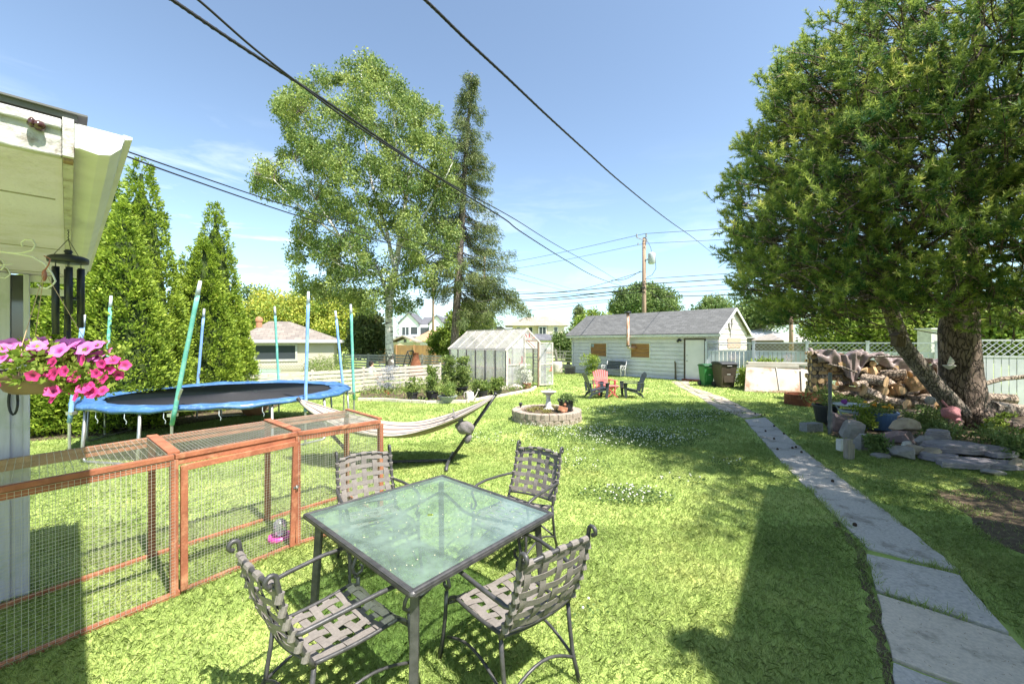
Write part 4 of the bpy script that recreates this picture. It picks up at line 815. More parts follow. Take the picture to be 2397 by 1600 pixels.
plant('shrub', 'small grey-blue bush at the foot of the birch in front of the slatted fence', 'shrub', -4.75, 16.1, 0, .38, 1.0, 34, 50, .07, .02, leafmat('grey_blue_leaves', (.22, .24, .28), (.5, .52, .55)), stems=8)
# ---------------------------------------------------------------- adirondack chairs
def adir(label, loc, rz, mt, slats=6):
    t = thing('adirondack_chair', label, 'chair', loc, rz, 'adirondack chairs standing on the lawn')
    m = MB(); tw = .54
    for k in range(slats):
        u = (k - (slats - 1) / 2) / ((slats - 1) / 2); x0 = u * .19; x1 = u * .27; top = .90 - .07 * u * u; wd = .54 / slats * .86
        m.beam((x0, -.22, .26), (x1, -.22 - (top - .26) * .38, top), wd, .02, up=(0, 1, .3))
    m.beam((-.24, -.32, .50), (.24, -.32, .50), .05, .03); m.build('backrest', mt, t, bev=.004)
    m = MB()
    for k in range(6): y = -.22 + k * .1; m.box((0, y, .25 + k * .022), (.52, .085, .02), rx=.2)
    m.build('seat', mt, t, bev=.004)
    for s_ in (-1, 1):
        m = MB(); m.box((s_ * .33, 0.02, .54), (.11, .66, .022)); m.build('armrest', mt, t, bev=.008)
        m = MB(); m.extx([(.22, 0), (.30, 0), (.36, .53), (.22, .53), (.24, .3)], s_ * .30 - .015, s_ * .30 + .015); m.build('leg', mt, t)
        m = MB(); m.extx([(-.46, 0), (-.38, 0), (-.26, .20), (.26, .36), (.24, .28), (-.16, .16), (-.36, 0)][::-1], s_ * .27 - .015, s_ * .27 + .015); m.extx([(-.30, .22), (-.24, .22), (-.28, .54), (-.36, .54)], s_ * .31 - .012, s_ * .31 + .012); m.build('leg', mt, t)
    return t
redp = M('faded_red_plastic', (.66, .16, .15), (.6, .12, .12), sc=4, rough=.5); blkp = M('blueish_black_plastic', (.035, .045, .06), (.05, .06, .075), rough=.4)
adir('black adirondack chair seen from the side, facing right toward the red side table', (2.95, 14.55), face(1, .1), blkp)
adir('faded red adirondack chair with fan back facing the camera', (3.42, 15.45), face(.15, -1), redp, 7)
adir('dark grey adirondack chair facing left, the one nearest the path', (4.2, 14.6), face(-1, .05), M('grey_black_plastic', (.05, .06, .06), rough=.4))
t = thing('side_table', 'small folding red side table between the adirondack chairs', 'table', (3.52, 14.75, 0)); m = MB(); m.box((0, 0, .40), (.48, .42, .02)); m.build('table_top', redp, t)
for s_ in (-1, 1):
    m = MB(); m.beam((-.2, s_ * .17, 0), (.2, s_ * .17, .39), .02, .03); m.beam((.2, s_ * .17, 0), (-.2, s_ * .17, .39), .02, .03); m.build('leg', redp, t)
# ---------------------------------------------------------------- ring planter with birdbath and pot
stone = M('concrete_block', (.42, .35, .29), (.30, .24, .2), sc=18, rough=.95, bump=.9, bsc=50, dirt=(.2, .16, .13), dsc=6)
rx_, ry_ = .87, 10.45
rp = thing('ring_planter', 'round planter ring of tan concrete blocks in the middle of the lawn', 'planter', (rx_, ry_, 0))
m = MB(); nb = 26
for lay in range(2):
    for k in range(nb):
        a0 = 2 * PI * (k + .5 * lay) / nb; a1 = a0 + 2 * PI / nb - .012; ro = .85 + random.uniform(-.008, .012); z0 = lay * .125; z1 = z0 + .12
        if lay: z1 += .02
        vs = [(r_ * math.cos(a), r_ * math.sin(a), z) for z in (z0, z1) for r_, a in ((.66, a0), (ro, a0), (ro + .015, (a0 + a1) / 2), (ro, a1), (.66, a1))]
        m.add(vs, [(4, 3, 2, 1, 0), (5, 6, 7, 8, 9), (0, 1, 6, 5), (1, 2, 7, 6), (2, 3, 8, 7), (3, 4, 9, 8), (4, 0, 5, 9)])
m.build('block_ring', stone, rp, bev=.006)
m = MB(); m.lathe([(.665, .0), (.665, .2), (.3, .23), (.01, .24)], n=30); m.build('soil', soil, rp)
C = np.array([[.5 * math.sqrt(random.random()) * math.cos(a), .5 * math.sin(a) * random.random() ** .5, .27] for a in [random.uniform(0, 6.28) for _ in range(44)]])
t_ = clumps('ground_cover', leafmat('reddish_leaves', (.2, .14, .05), (.35, .36, .10)), C, .07, 26, .035, .02, rp, bias=(0, 0, .6)); tag(t_, kind='stuff')
cer = M('weathered_white_stone', (.70, .68, .64), (.55, .53, .5), sc=8, rough=.8, bump=.2)
bb = thing('birdbath', 'white weathered stone birdbath standing in the round block planter', 'birdbath', (.93, 10.65, .22))
m = MB(); m.lathe([(.13, 0), (.14, .02), (.10, .05), (.07, .08), (.08, .14), (.06, .2), (.05, .32), (.07, .37), (.09, .39)], n=20); m.build('pedestal', cer, bb, smooth=True)
m = MB(); m.lathe([(.05, .385), (.13, .41), (.19, .455), (.205, .47), (.19, .472), (.12, .43), (.01, .415)], n=28); m.build('bowl', cer, bb, smooth=True)
def pot(label, loc, r_, h, mt, veg=None, group=None, name='plant_pot', rim=True, n=14, vh=.25, per=30, ln=.06, wd=.03):
    t = thing(name, label, 'pot', loc, 0, group); m = MB(); m.lathe([(r_ * .72, 0), (r_ * .95, h * .88), (r_ * 1.05, h * .88), (r_ * 1.05, h), (r_ * .93, h), (r_ * .88, h * .8)], n=24); m.build('body', mt, t, smooth=False)
    m = MB(); m.lathe([(r_ * .9, h * .82), (.01, h * .84)], n=24); m.build('soil', soil, t)
    if veg: clumps('leaves', veg, np.array([[random.gauss(0, r_ * .5), random.gauss(0, r_ * .5), h * .85 + random.uniform(.02, vh)] for _ in range(n)]), r_ * .5, per, ln, wd, t, bias=(0, 0, .5))
    return t
pot('black plastic pot with low green plants standing on the ring planter soil', (1.33, 10.25, .22), .20, .32, black_pl, leaf_green, vh=.12)
t = thing('terracotta_ornament', 'small terracotta and wood ornament leaning on the black pot in the ring', 'ornament', (1.22, 9.98, .25)); terra = M('terracotta', (.5, .24, .14), (.4, .18, .1), sc=12, rough=.85)
m = MB(); m.box((0, 0, .1), (.22, .05, .10), ry=.25); m.lathe([(.05, 0), (.06, .05), (.05, .08)], n=12); m.ball((.05, 0, .2), (.035, .02, .035), 8, 6); m.build('body', terra, t)
t = thing('solar_light', 'small dark garden light on a stake at the back left of the ring planter', 'garden light', (.22, 10.7, .2)); m = MB(); m.tube([(0, 0, 0), (0, 0, .12)], .012, 6); m.build('stake', black_pl, t); m = MB(); m.lathe([(.03, .1), (.04, .16), (.06, .17), (.02, .2), (0, .2)], n=10); m.build('lamp_head', black_pl, t)
# ---------------------------------------------------------------- near slatted fence and the far ones
def slat_fence(label, a, b, h, nb, mt, bw=.11, posts=5, group=None, z0=.12, name='slat_fence', side=1, wob=.01):
    A = Vector((a[0], a[1], 0)); B = Vector((b[0], b[1], 0)); t = thing(name, label, 'fence', A); D = B - A; m = MB(); nrm = Vector((D.y, -D.x, 0)).normalized()
    for k in range(nb):
        z = z0 + (h - bw / 2 - z0) * k / max(1, nb - 1); c = 0
        for s_ in range(posts - 1):
            p = D * (s_ / (posts - 1)) + D.normalized() * .01; q = D * ((s_ + 1) / (posts - 1)) - D.normalized() * .01
            m.beam(p + Vector((0, 0, z + random.uniform(-wob, wob))) + nrm * .05, q + Vector((0, 0, z + random.uniform(-wob, wob))) + nrm * .05, .025, bw)
    m.build('boards', mt, t)
    for s_ in range(posts): m = MB(); p = D * (s_ / (posts - 1)); m.box((p.x, p.y, h / 2 + .03), (.09, .09, h + .06), rz=math.atan2(D.y, D.x)); m.build('post', mt, t)
    return t
slat_fence('low white slatted board fence between this lawn and the neighbouring yard', (-9.4, 11.3), (-3.35, 19.35), .92, 6, fence_w, posts=6)
slat_fence('far white slatted fence crossing the neighbouring yard behind the birch', (-11.0, 27.2), (-3.6, 24.6), 1.15, 7, fence_w, posts=5)
slat_fence('white rail fence in the gap between greenhouse and garage', (1.6, 31.0), (4.6, 28.2), 1.35, 6, fence_w, posts=3)
def board_fence(label, a, b, h, mt, posts=6, name='board_fence', z0=.05):
    A = Vector((a[0], a[1], 0)); B = Vector((b[0], b[1], 0)); t = thing(name, label, 'fence', A); D = B - A; n = int(D.length / .15); m = MB(); rz = math.atan2(D.y, D.x)
    for k in range(n): p = D * ((k + .5) / n); m.box((p.x, p.y, (h + z0) / 2 + random.uniform(-.01, .01)), (.142, .02, h - z0), rz=rz)
    m.build('boards', mt, t)
    for s_ in range(posts): m = MB(); p = D * (s_ / (posts - 1)); nrm = Vector((D.y, -D.x, 0)).normalized() * .08; m.box((p.x + nrm.x, p.y + nrm.y, h / 2 + .02), (.1, .1, h + .04), rz=rz); m.build('post', mt, t)
    return t
brownf = M('brown_fence', (.46, .27, .12), (.34, .2, .1), sc=4, rough=.85, stretch=(1, 1, .3), dirt=(.3, .24, .16), dsc=.6)
board_fence('tall brown wooden board fence along the back lane behind the birch', (-11.6, 36.5), (-3.2, 33.0), 1.68, brownf)
# lattice fence on the right
latw = M('white_fence_paint', (.60, .62, .67), (.52, .54, .58), sc=2.5, rough=.6, dirt=(.5, .52, .56), dsc=3)
def lattice_fence(label, a, b, h, nsec, zl=.4):
    A = Vector((a[0], a[1], 0)); B = Vector((b[0], b[1], 0)); t = thing('lattice_fence', label, 'fence', A); D = B - A; u = D.normalized(); nrm = Vector((u.y, -u.x, 0)); rz = math.atan2(D.y, D.x); sec = D.length / nsec
    for s_ in range(nsec + 1): m = MB(); p = u * sec * s_ + nrm * .03; m.box((p.x, p.y, h / 2 + .02), (.1, .1, h + .04), rz=rz); m.box((p.x, p.y, h + .05), (.13, .13, .03), rz=rz); m.build('post', latw, t)
    for s_ in range(nsec):
        p0 = u * (sec * s_ + .052); p1 = u * (sec * (s_ + 1) - .052); L_ = (p1 - p0).length
        m = MB(); nb = int(L_ / .16)
        for k in range(nb): p = p0.lerp(p1, (k + .5) / nb); m.box((p.x, p.y, (h - zl) / 2 + .03), (L_ / nb - .02, .02, h - zl - .07), rz=rz)
        m.build('pickets', latw, t)
        m = MB(); m.beam(p0 + Vector((0, 0, h - zl)), p1 + Vector((0, 0, h - zl)), .04, .05); m.beam(p0 + Vector((0, 0, h - .02)), p1 + Vector((0, 0, h - .02)), .05, .045); m.beam(p0 + nrm * -.03 + Vector((0, 0, .25)), p1 + nrm * -.03 + Vector((0, 0, .25)), .04, .09); m.build('rails', latw, t)
        m = MB(); z0, z1 = h - zl + .026, h - .045; dz = z1 - z0; stp = .17; k = -int(dz / stp) - 1
        while k * stp < L_:
            for sg in (1, -1):
                x0 = k * stp; xa, xb = x0, x0 + dz
                if xb > 0 and xa < L_:
                    ca, cb = max(xa, 0), min(xb, L_); za, zb = (ca - x0), (cb - x0)
                    if sg < 0: za, zb = dz - za, dz - zb
                    if cb - ca > .02: m.beam(p0 + u * ca + nrm * (.008 * sg) + Vector((0, 0, z0 + za)), p0 + u * cb + nrm * (.008 * sg) + Vector((0, 0, z0 + zb)), .007, .042, up=nrm)
            k += 1
        m.build('lattice', latw, t)
    return t
lf = lattice_fence('long white picket fence with diamond lattice top running from the garage to the right', (9.35, 20.05), (15.9, 15.6), 1.93, 4)
lattice_fence('nearer white fence panel with lattice top behind the big pine trunk', (13.6, 12.6), (17.2, 11.2), 2.02, 2, .5)
wob_ = MB()
for i, (x, z) in enumerate(((10.35, 1.22), (12.05, 1.22))):
    pass
ux = Vector((15.9 - 9.35, 15.6 - 20.05, 0)).normalized()
for lab, s_ in (('faint pinkish scroll ornament hung on the first fence section by the bins', 1.15), ('faint pinkish scroll ornament hung on the fence above the leaning boards', 3.3)):
    p = Vector((9.35, 20.05, 0)) + ux * s_ + Vector((ux.y, -ux.x, 0)) * .06; t = thing('wall_ornament', lab, 'ornament', (p.x, p.y, 1.15), math.atan2(ux.y, ux.x)); m = MB()
    for q in range(6):
        a = q * PI / 3; m.tube([(0, 0, 0), (.14 * math.cos(a), 0, .1 + .12 * math.sin(a)), (.22 * math.cos(a + .5), 0, .12 + .16 * math.sin(a + .5)), (.14 * math.cos(a + 1), 0, .1 + .12 * math.sin(a + 1))], .008, 5)
    m.build('scroll', M('pale_pink', (.66, .52, .58)) if 'pale_pink' not in bpy.data.materials else bpy.data.materials['pale_pink'], t)
# ---------------------------------------------------------------- greenhouse (local x along the gable front (u), y along the long side)
gd = math.atan2(.62, .78); GHL, GHW, GE, GR = 4.55, 2.15, 1.65, 2.50
gh = thing('greenhouse', 'small greenhouse of cloudy plastic panels with gabled roof and open door', 'greenhouse', (-.23, 17.0, 0), gd)
gfr = M('greenhouse_frame', (.62, .58, .53), (.42, .37, .33), sc=6, rough=.8); gfd = M('greenhouse_stud', (.20, .18, .17), (.14, .125, .12), sc=6, rough=.8)
pan = glassmat('cloudy_panel', (.85, .86, .88), rough=.25, dirt=.55, dcol=(.72, .70, .74), trl=.5, gloss=.35); panr = glassmat('roof_panel', (.9, .88, .88), rough=.35, dirt=.62, dcol=(.90, .84, .84), trl=.6, gloss=.25)
m = MB(); m.add([(0, .03, .1), (0, GHL - .03, .1), (0, GHL - .03, GE), (0, .03, GE)], [(0, 1, 2, 3)]); m.add([(GHW, .03, .1), (GHW, GHL - .03, .1), (GHW, GHL - .03, GE), (GHW, .03, GE)], [(0, 1, 2, 3)])
m.add([(0.03, GHL, .1), (GHW - .03, GHL, .1), (GHW - .03, GHL, GE), (GHW / 2, GHL, GR - .03), (.03, GHL, GE)], [(0, 1, 2, 3, 4)]); m.build('wall_panels', pan, gh)
DX0, DX1 = .95, 1.72
m = MB(); m.add([(.03, 0, .1), (DX0, 0, .1), (DX0, 0, 2.0), (DX0, 0, 2.35), (.03, 0, GE)], [(0, 1, 2, 3, 4)]); m.add([(DX1, 0, .1), (GHW - .03, 0, .1), (GHW - .03, 0, GE), (DX1, 0, 1.98)], [(0, 1, 2, 3)]); m.add([(DX0, 0, 2.02), (DX1, 0, 2.0), (DX1 - .35, 0, 2.3), (GHW / 2, 0, GR - .03), (DX0, 0, 2.38)], [(0, 1, 2, 3, 4)])
m.build('front_panels', pan, gh)
rs = (GR - GE) / (GHW / 2); m = MB()
for x0, x1, z0, z1 in ((-.08, GHW / 2, GE - .08 * rs, GR), (GHW + .08, GHW / 2, GE - .08 * rs, GR)): m.add([(x0, -.06, z0 + .02), (x0, GHL + .06, z0 + .02), (x1, GHL + .06, z1 + .02), (x1, -.06, z1 + .02)], [(0, 1, 2, 3)])
m.build('roof_panels', panr, gh)
m = MB()
for y in (0, GHL):
    for x in (0, GHW): m.box((x, y, GE / 2), (.07, .07, GE))
for y in np.linspace(.76, GHL - .76, 5): m.box((-.012, y, GE / 2), (.03, .05, GE - .06)); m.box((GHW - .03, y, GE / 2), (.035, .045, GE))
st = m.build('studs', gfd, gh)
m = MB()
for y in (-.05, GHL + .05):
    m.beam((-.08, y, GE - .06), (GHW / 2, y, GR), .05, .07); m.beam((GHW / 2, y, GR), (GHW + .08, y, GE - .06), .05, .07)
for y in np.linspace(.76, GHL - .76, 5): m.beam((0, y, GE + .03), (GHW / 2, y, GR + .035), .05, .012); m.beam((GHW, y, GE - .03), (GHW / 2, y, GR - .04), .035, .04)
for x in (-.03, GHW + .03): m.beam((x, 0, GE - .02), (x, GHL, GE - .02), .03, .06)
m.beam((GHW / 2, -.05, GR + .03), (GHW / 2, GHL + .05, GR + .03), .08, .02); m.box((DX0, -.03, 1.1), (.05, .05, 2.2)); m.box((0, -.04, GE / 2), (.09, .02, GE)); m.box((0, GHL / 2, .06), (.06, GHL, .12)); m.box((.5, -.01, 1.0), (.9, .04, .04)); m.box((.45, -.01, .06), (.9, .06, .12))
m.tube([(-.03, GHL, .9), (-.03, GHL - .75, .6)], .01, 5); m.beam((-.03, GHL - .1, GE - .2), (-.03, GHL - .76, .75), .01, .03); m.build('frame', gfr, gh)
m = MB(); m.box((DX1, -.03, 1.0), (.05, .05, 2.0)); m.box(((DX0 + DX1) / 2, -.03, 2.0), (DX1 - DX0 - .05, .05, .045)); m.build('door_frame', M('brown_batten', (.3, .19, .13), (.2, .13, .1), sc=5), gh)
redt = M('red_tape', (.72, .12, .10), (.62, .1, .09), rough=.6); m = MB(); zt = -.012
for a, b in (((.98, 2.12), (1.18, 2.14)), ((1.18, 2.14), (1.2, 2.3)), ((1.2, 2.12), (1.48, 2.1)), ((.97, 2.28), (1.04, 2.16)), ((1.5, 2.2), (1.44, 2.12)), ((.12, 1.28), (.14, 1.05)), ((.78, 1.35), (.78, 1.07)), ((.58, 1.05), (.78, 1.06)), ((1.1, 2.0), (1.5, 1.72))): m.beam((a[0], -.06, a[1]), (b[0], -.06, b[1]), .004, .05, up=(0, 1, 0))
m.build('red_tape', redt, gh)
# open door swung outwards
da = R(-12); dm = Matrix.Translation((DX1 + .03, -.06, 0)) @ Matrix.Rotation(da, 4, 'Z'); m = MB()
m.add([(.03, 0, .1), (.68, 0, .1), (.68, 0, 1.9), (.03, 0, 1.9)], [(0, 1, 2, 3)]); m.xf(dm); door = m.build('door', pan, gh)
m = MB()
for x in (.03, .68): m.box((x, 0, 1.0), (.05, .03, 1.85))
for z in (.1, .98, 1.9): m.box((.355, 0, z), (.6, .03, .05))
m.xf(dm); m.build('door_frame', gfr, door); m = MB(); m.box((.6, -.025, .78), (.03, .01, .2)); m.box((.55, -.025, .7), (.1, .01, .03)); m.xf(dm); m.build('red_tape', redt, door)
ghm = Matrix.Translation((-.23, 17.0, 0)) @ Matrix.Rotation(gd, 4, 'Z')
def ghw(x, y, z=0): v = ghm @ Vector((x, y, z)); return (v.x, v.y, v.z)
# things inside / beside it
for k, (x, y, r_, lab) in enumerate(((.5, 1.0, .17, 'orange pot showing through the cloudy greenhouse side near its front'), (.5, 2.3, .15, 'brown pot inside the greenhouse behind its middle side panels'), (.5, 3.4, .16, 'dark pot inside the greenhouse behind its rearmost panels'))):
    pot(lab, ghw(x, y), r_, .3, (M('orange_clay', (.75, .4, .1)) if k == 0 else terra if k == 1 else black_pl), leaf_weed, vh=.5, n=12)
t = thing('wooden_shelf', 'wooden staging bench inside the greenhouse seen through its side panels', 'shelf', ghw(.4, 2.6)); t.rotation_euler = (0, 0, gd); m = MB(); m.box((0, 0, .8), (.5, 3.0, .04)); m.build('shelf_board', M('shelf_wood', (.4, .3, .2), (.3, .22, .15)), t)
m = MB(); [m.box((x, y, .39), (.05, .05, .77)) for x in (-.2, .2) for y in (-1.4, 0, 1.4)]; m.build('legs', bpy.data.materials['shelf_wood'], t)
vase = pot('white planter overflowing with white trailing flowers at the greenhouse entrance', ghw(.75, -.45), .17, .28, terra, leafmat('white_blossom', (.5, .52, .42), (.85, .84, .78)), n=30, vh=.5, ln=.05, wd=.04)
plant('trellis_flowers', 'climbing plant with white blossom on the front of the greenhouse', 'plant', *ghw(.78, -.2), .25, 1.0, 34, 36, .05, .04, bpy.data.materials['white_blossom'])
for lab, x, y, r_ in (('pale boulder at the greenhouse corner post', .25, -.35, .22), ('reddish tan boulder left of the greenhouse corner', -.25, -.12, .17)):
    t = thing('boulder', lab, 'rock', ghw(x, y)); m = MB(); m.ball((0, 0, r_ * .45), (r_ * 1.2, r_ * .9, r_ * .62), 14, 10, rough=.08); m.build('stone', M('pale_rock', (.55, .48, .42), (.42, .36, .31), sc=6, rough=.9, bump=.4) if 'pale_rock' not in bpy.data.materials else bpy.data.materials['pale_rock'], t, smooth=True)
t = thing('plant_cage', 'thin wire plant cage standing in the grass right of the greenhouse door', 'plant support', (1.35, 15.6, 0)); m = MB()
for z in (.2, .45, .7): m.tube([(.16 * math.cos(a / 12 * 6.283), .16 * math.sin(a / 12 * 6.283), z) for a in range(13)], .005, 4)
for a in range(4): m.tube([(.15 * math.cos(a * 1.57), .15 * math.sin(a * 1.57), 0), (.16 * math.cos(a * 1.57), .16 * math.sin(a * 1.57), .9)], .005, 4)
m.build('wire', galv, t)
# ---------------------------------------------------------------- vegetable bed
edg = M('concrete_edging', (.66, .60, .5), (.5, .45, .37), sc=8, rough=.9, bump=.3); m = MB()
for i in range(7):
    a, b = BED[i], BED[i + 1]; n = max(1, int(math.dist(a, b) / .45))
    for k in range(n): p, q = lerp2(a, b, k / n + .01), lerp2(a, b, (k + 1) / n - .01); m.beam((p[0], p[1], .04 + random.uniform(-.008, .008)), (q[0], q[1], .04 + random.uniform(-.008, .008)), .09, .12)
tag(m.build('bed_edging', edg, bev=.008), 'low pale concrete edging curving round the vegetable bed', 'edging')
Q = []; 
while len(Q) < 5200:
    x, y = random.uniform(-5.9, 1), random.uniform(13, 20)
    if pip(np.array([x]), np.array([y]), BED)[0] and (y > 14.6 or random.random() < .4): Q.append((x, y, random.uniform(.03, .22 if y > 14.3 else .1)))
Q = np.array(Q); tag(npmesh('weeds', leaf_weed, leafverts(Q, unit(rdir(len(Q)) + np.array([0, 0, .9])), rng.uniform(.05, .14, len(Q)), rng.uniform(.02, .04, len(Q))), 4, None, rng.random(len(Q))), 'weedy green growth covering the vegetable bed by the slatted fence', 'weeds', kind='stuff')
greyp = M('grey_tub', (.33, .35, .36), (.26, .28, .29), rough=.6); gp_ = 'potted vegetables standing in the bed'
for lab, px, py, r_, h, mt, vh, n in (('leftmost black pot of seedlings in the vegetable bed', 965, 939, .19, .27, black_pl, .55, 16), ('black pot of tomatoes next right of the leftmost pot', 1011, 937, .22, .31, black_pl, .8, 34), ('wide grey tub of herbs at the front edge of the vegetable bed', 1048, 942, .30, .2, greyp, .35, 22), ('black pot of tall tomatoes behind the grey tub', 1052, 928, .24, .3, black_pl, 1.15, 60), ('black pot of tall tomatoes just left of the watering bucket, set back', 1080, 926, .24, .3, black_pl, 1.05, 56), ('dark planter with low greens right of the watering can', 1125, 932, .26, .24, black_pl, .35, 24), ('dark planter of flowering greens nearest the greenhouse corner', 1160, 928, .24, .2, black_pl, .4, 28)):
    x, y = gr(px, py); pot(lab, (x, y, .03), r_, h, mt, leaf_weed, gp_, n=n, vh=vh, ln=.09, wd=.045, per=36)
x, y = gr(1100, 941); t = thing('watering_can', 'pale watering can with spout standing between the bed pots', 'watering can', (x, y, .03)); m = MB(); m.lathe([(.12, 0), (.13, .02), (.12, .28), (.10, .3), (.09, .29)], n=20); m.build('body', M('pale_can', (.68, .62, .58), (.6, .54, .5)), t, smooth=True)
m = MB(); m.tube([(.11, 0, .08), (.2, 0, .2), (.27, 0, .36)], [.025, .018, .014], 8); m.tube([(.265, 0, .35), (.285, 0, .385)], [.016, .04], 10); m.build('spout', bpy.data.materials['pale_can'], t); m = MB(); m.tube([(-.1, 0, .08), (-.19, 0, .16), (-.18, 0, .28), (0, 0, .36), (.08, 0, .30)], .011, 6); m.build('handle', bpy.data.materials['pale_can'], t)
x, y = gr(906, 925); plant('bedding_plant', 'small reddish bedding plant alone at the left end of the bed', 'plant', x, y, .03, .12, .14, 8, 26, .05, .02, leafmat('red_leaves', (.3, .06, .03), (.5, .16, .06)))
# rain barrel and clutter at the garage corner
bx_, by_ = 2.75, 25.3
t = thing('rain_barrel', 'pale rain barrel at the left corner of the garage', 'barrel', (bx_, by_, 0)); m = MB(); m.lathe([(.28, 0), (.31, .2), (.31, .55), (.28, .75), (.26, .75)], n=20); m.build('body', M('tan_plastic', (.55, .5, .44), (.46, .42, .37)), t, smooth=True)
t = thing('broken_tree_cage', 'bundle of dark sticks and tools standing behind the rain barrel', 'sticks', (bx_ + .1, by_ + .4, 0)); m = MB()
for k in range(16): m.tube([(random.uniform(-.25, .35), random.uniform(-.1, .1), 0), (random.uniform(-.35, .6), random.uniform(-.1, .1), random.uniform(1.0, 1.75))], .014, 5)
m.build('sticks', M('old_sticks', (.3, .28, .25), (.2, .19, .17)), t)
t['label'] = 'bundle of dark sticks standing behind the rain barrel'; t.name = 'stick_bundle'
t = thing('wire_crate', 'dark wire crate on the ground between the rain barrel and the garage wall', 'crate', (bx_ + .75, by_ - .1, 0)); m = MB()
for k in range(9): m.box((-.3 + k * .075, 0, .25), (.012, .35, .5))
for k in range(5): m.box((0, -.18, .05 + k * .11), (.62, .012, .012))
m.box((0, .05, .2), (.5, .2, .38)); m.build('body', M('dark_crate', (.1, .1, .1)), t)
# ---------------------------------------------------------------- leaning boards
def vpt(p): return Vector(p)
wb = M('whitewashed_board', (.52, .46, .40), (.40, .31, .25), sc=2, rough=.85, bump=.2, dirt=(.30, .16, .10), dsc=2.5)
wb2 = M('pale_board', (.48, .44, .40), (.40, .36, .32), sc=3, rough=.85, dirt=(.45, .38, .32), dsc=2)
t = thing('leaning_board', 'stained whitewashed panel leaning at the left of the wood pile', 'board', (10.35, 16.2, 0), R(-14)); m = MB(); m.beam((-1.12, -.1, .03), (-.95, .55, .98), .01, .01)
m = MB(); vs = [(-1.2, -.1, .02), (1.15, -.1, .02), (1.2, .40, .86), (-1.0, .42, 1.0)]; m.add(vs + [(x, y + .05, z) for x, y, z in vs], [(3, 2, 1, 0), (4, 5, 6, 7), (0, 1, 5, 4), (1, 2, 6, 5), (2, 3, 7, 6), (3, 0, 4, 7)]); m.build('panel', wb, t)
m = MB(); m.beam((.02, -.11, .04), (.06, .38, .93), .03, .05, up=(0, -1, .5)); m.build('batten', wb2, t)
m = MB(); m.add([(.75, -.16, .04), (1.12, -.16, .06), (1.16, .32, .88), (.9, .33, .9)], [(0, 1, 2, 3)]); m.build('white_sheet', wb2, t, solid=.01)
t = thing('planter_trough', 'long pale board box resting behind the stained leaning panel', 'box', (10.6, 16.75, 0), R(-14)); m = MB(); m.box((0, 0, .5), (1.9, .3, 1.0)); m.box((0, 0, 1.08), (2.1, .4, .1)); m.box((-.2, -.2, .98), (1.9, .02, .12)); m.build('body', wb2, t, bev=.01)
t = thing('brush_heap', 'low heap of dry twigs and prunings at the foot of the leaning panel', 'twigs', (10.3, 15.7, 0)); m = MB()
for k in range(120): x, y = random.gauss(0, .6), random.gauss(0, .13); a = random.uniform(0, 3.14); l = random.uniform(.1, .3); m.tube([(x, y, .02 + random.random() * .08), (x + l * math.cos(a), y + l * .4 * math.sin(a), .03 + random.random() * .12)], .006, 4)
tw_ = m.build('twigs', M('dry_twigs', (.42, .28, .2), (.3, .2, .13)), t); tag(tw_, kind='stuff')
# fire ring
rustm = M('rusted_steel', (.24, .09, .045), (.15, .055, .03), sc=5, rough=.85, metal=.3, bump=.3, dirt=(.32, .15, .08), dsc=6)
t = thing('fire_ring', 'rusty steel fire ring lying on the lawn in front of the wood pile', 'fire pit', (9.05, 12.95, 0)); m = MB(); m.lathe([(.5, 0), (.5, .34), (.485, .34), (.485, 0)], n=40); m.build('ring', rustm, t, smooth=False)
m = MB(); m.lathe([(.51, .2), (.515, .22), (.51, .24)], n=40)
for k in range(4): m.beam((-.1 + k * .02, -.52, .12 + k * .03), (.5, -.62, .02 + k * .03), .012, .012)
m.build('band', rustm, t)
# ---------------------------------------------------------------- wood pile: every log its own object
random.seed(33); np_logs = []
def log_mesh(L_, r_, split):
    m = MB(); n = 14 if not split else 9; ph = random.uniform(0, 6); ring = []
    for j in range(n):
        if split:
            a = PI * j / (n - 2) if j < n - 1 else None
            x, y = (r_ * math.cos(a), r_ * math.sin(a) * 1.15) if a is not None else (0, -r_ * .12)
        else: a = 2 * PI * j / n; q = 1 + .07 * math.sin(3 * a + ph) + .04 * math.sin(5 * a); x, y = r_ * q * math.cos(a), r_ * q * math.sin(a)
        ring.append((x, y))
    segs = 4; bend = random.uniform(-.03, .03)
    vs = [(x * (1 + .05 * math.sin(k * 2 + ph)) + bend * math.sin(PI * k / segs), -L_ / 2 + L_ * k / segs, y) for k in range(segs + 1) for x, y in ring]
    m.add(vs, [(k * n + j, k * n + (j + 1) % n, (k + 1) * n + (j + 1) % n, (k + 1) * n + j) for k in range(segs) for j in range(n - (2 if split else 0))], 0)
    if split: m.add(vs, [(k * n + j, k * n + (j + 1) % n, (k + 1) * n + (j + 1) % n, (k + 1) * n + j) for k in range(segs) for j in (n - 2, n - 1)], 1)
    m.add(vs, [tuple(range(n))[::-1], tuple(segs * n + j for j in range(n))], 1)
    return m
protos = []
for k in range(9):
    sp_ = k in (2, 5, 7); L_ = random.uniform(.38, .6); r_ = (.05, .065, .11, .09, .13, .10, .075, .13, .17)[k]
    o = log_mesh(L_, r_, sp_).build('log', [bark_log, cut_m], None, smooth=False); protos.append([o, r_, L_, False])
def place_log(i, loc, rot, label='split firewood log stacked in the big wood pile under the draped tarp', grp='firewood logs in the wood pile'):
    o, r_, L_, used = protos[i]
    c = o if not used else o.copy()
    if used: S.collection.objects.link(c)
    protos[i][3] = True; c.location = loc; c.rotation_euler = rot; tag(c, label, 'log', grp); return c
WA = Vector((9.75, 13.75, 0)); WB = Vector((13.7, 12.6, 0)); wu = (WB - WA).normalized(); wn = Vector((wu.y, -wu.x, 0)); wrz = math.atan2(wu.y, wu.x); WL = (WB - WA).length
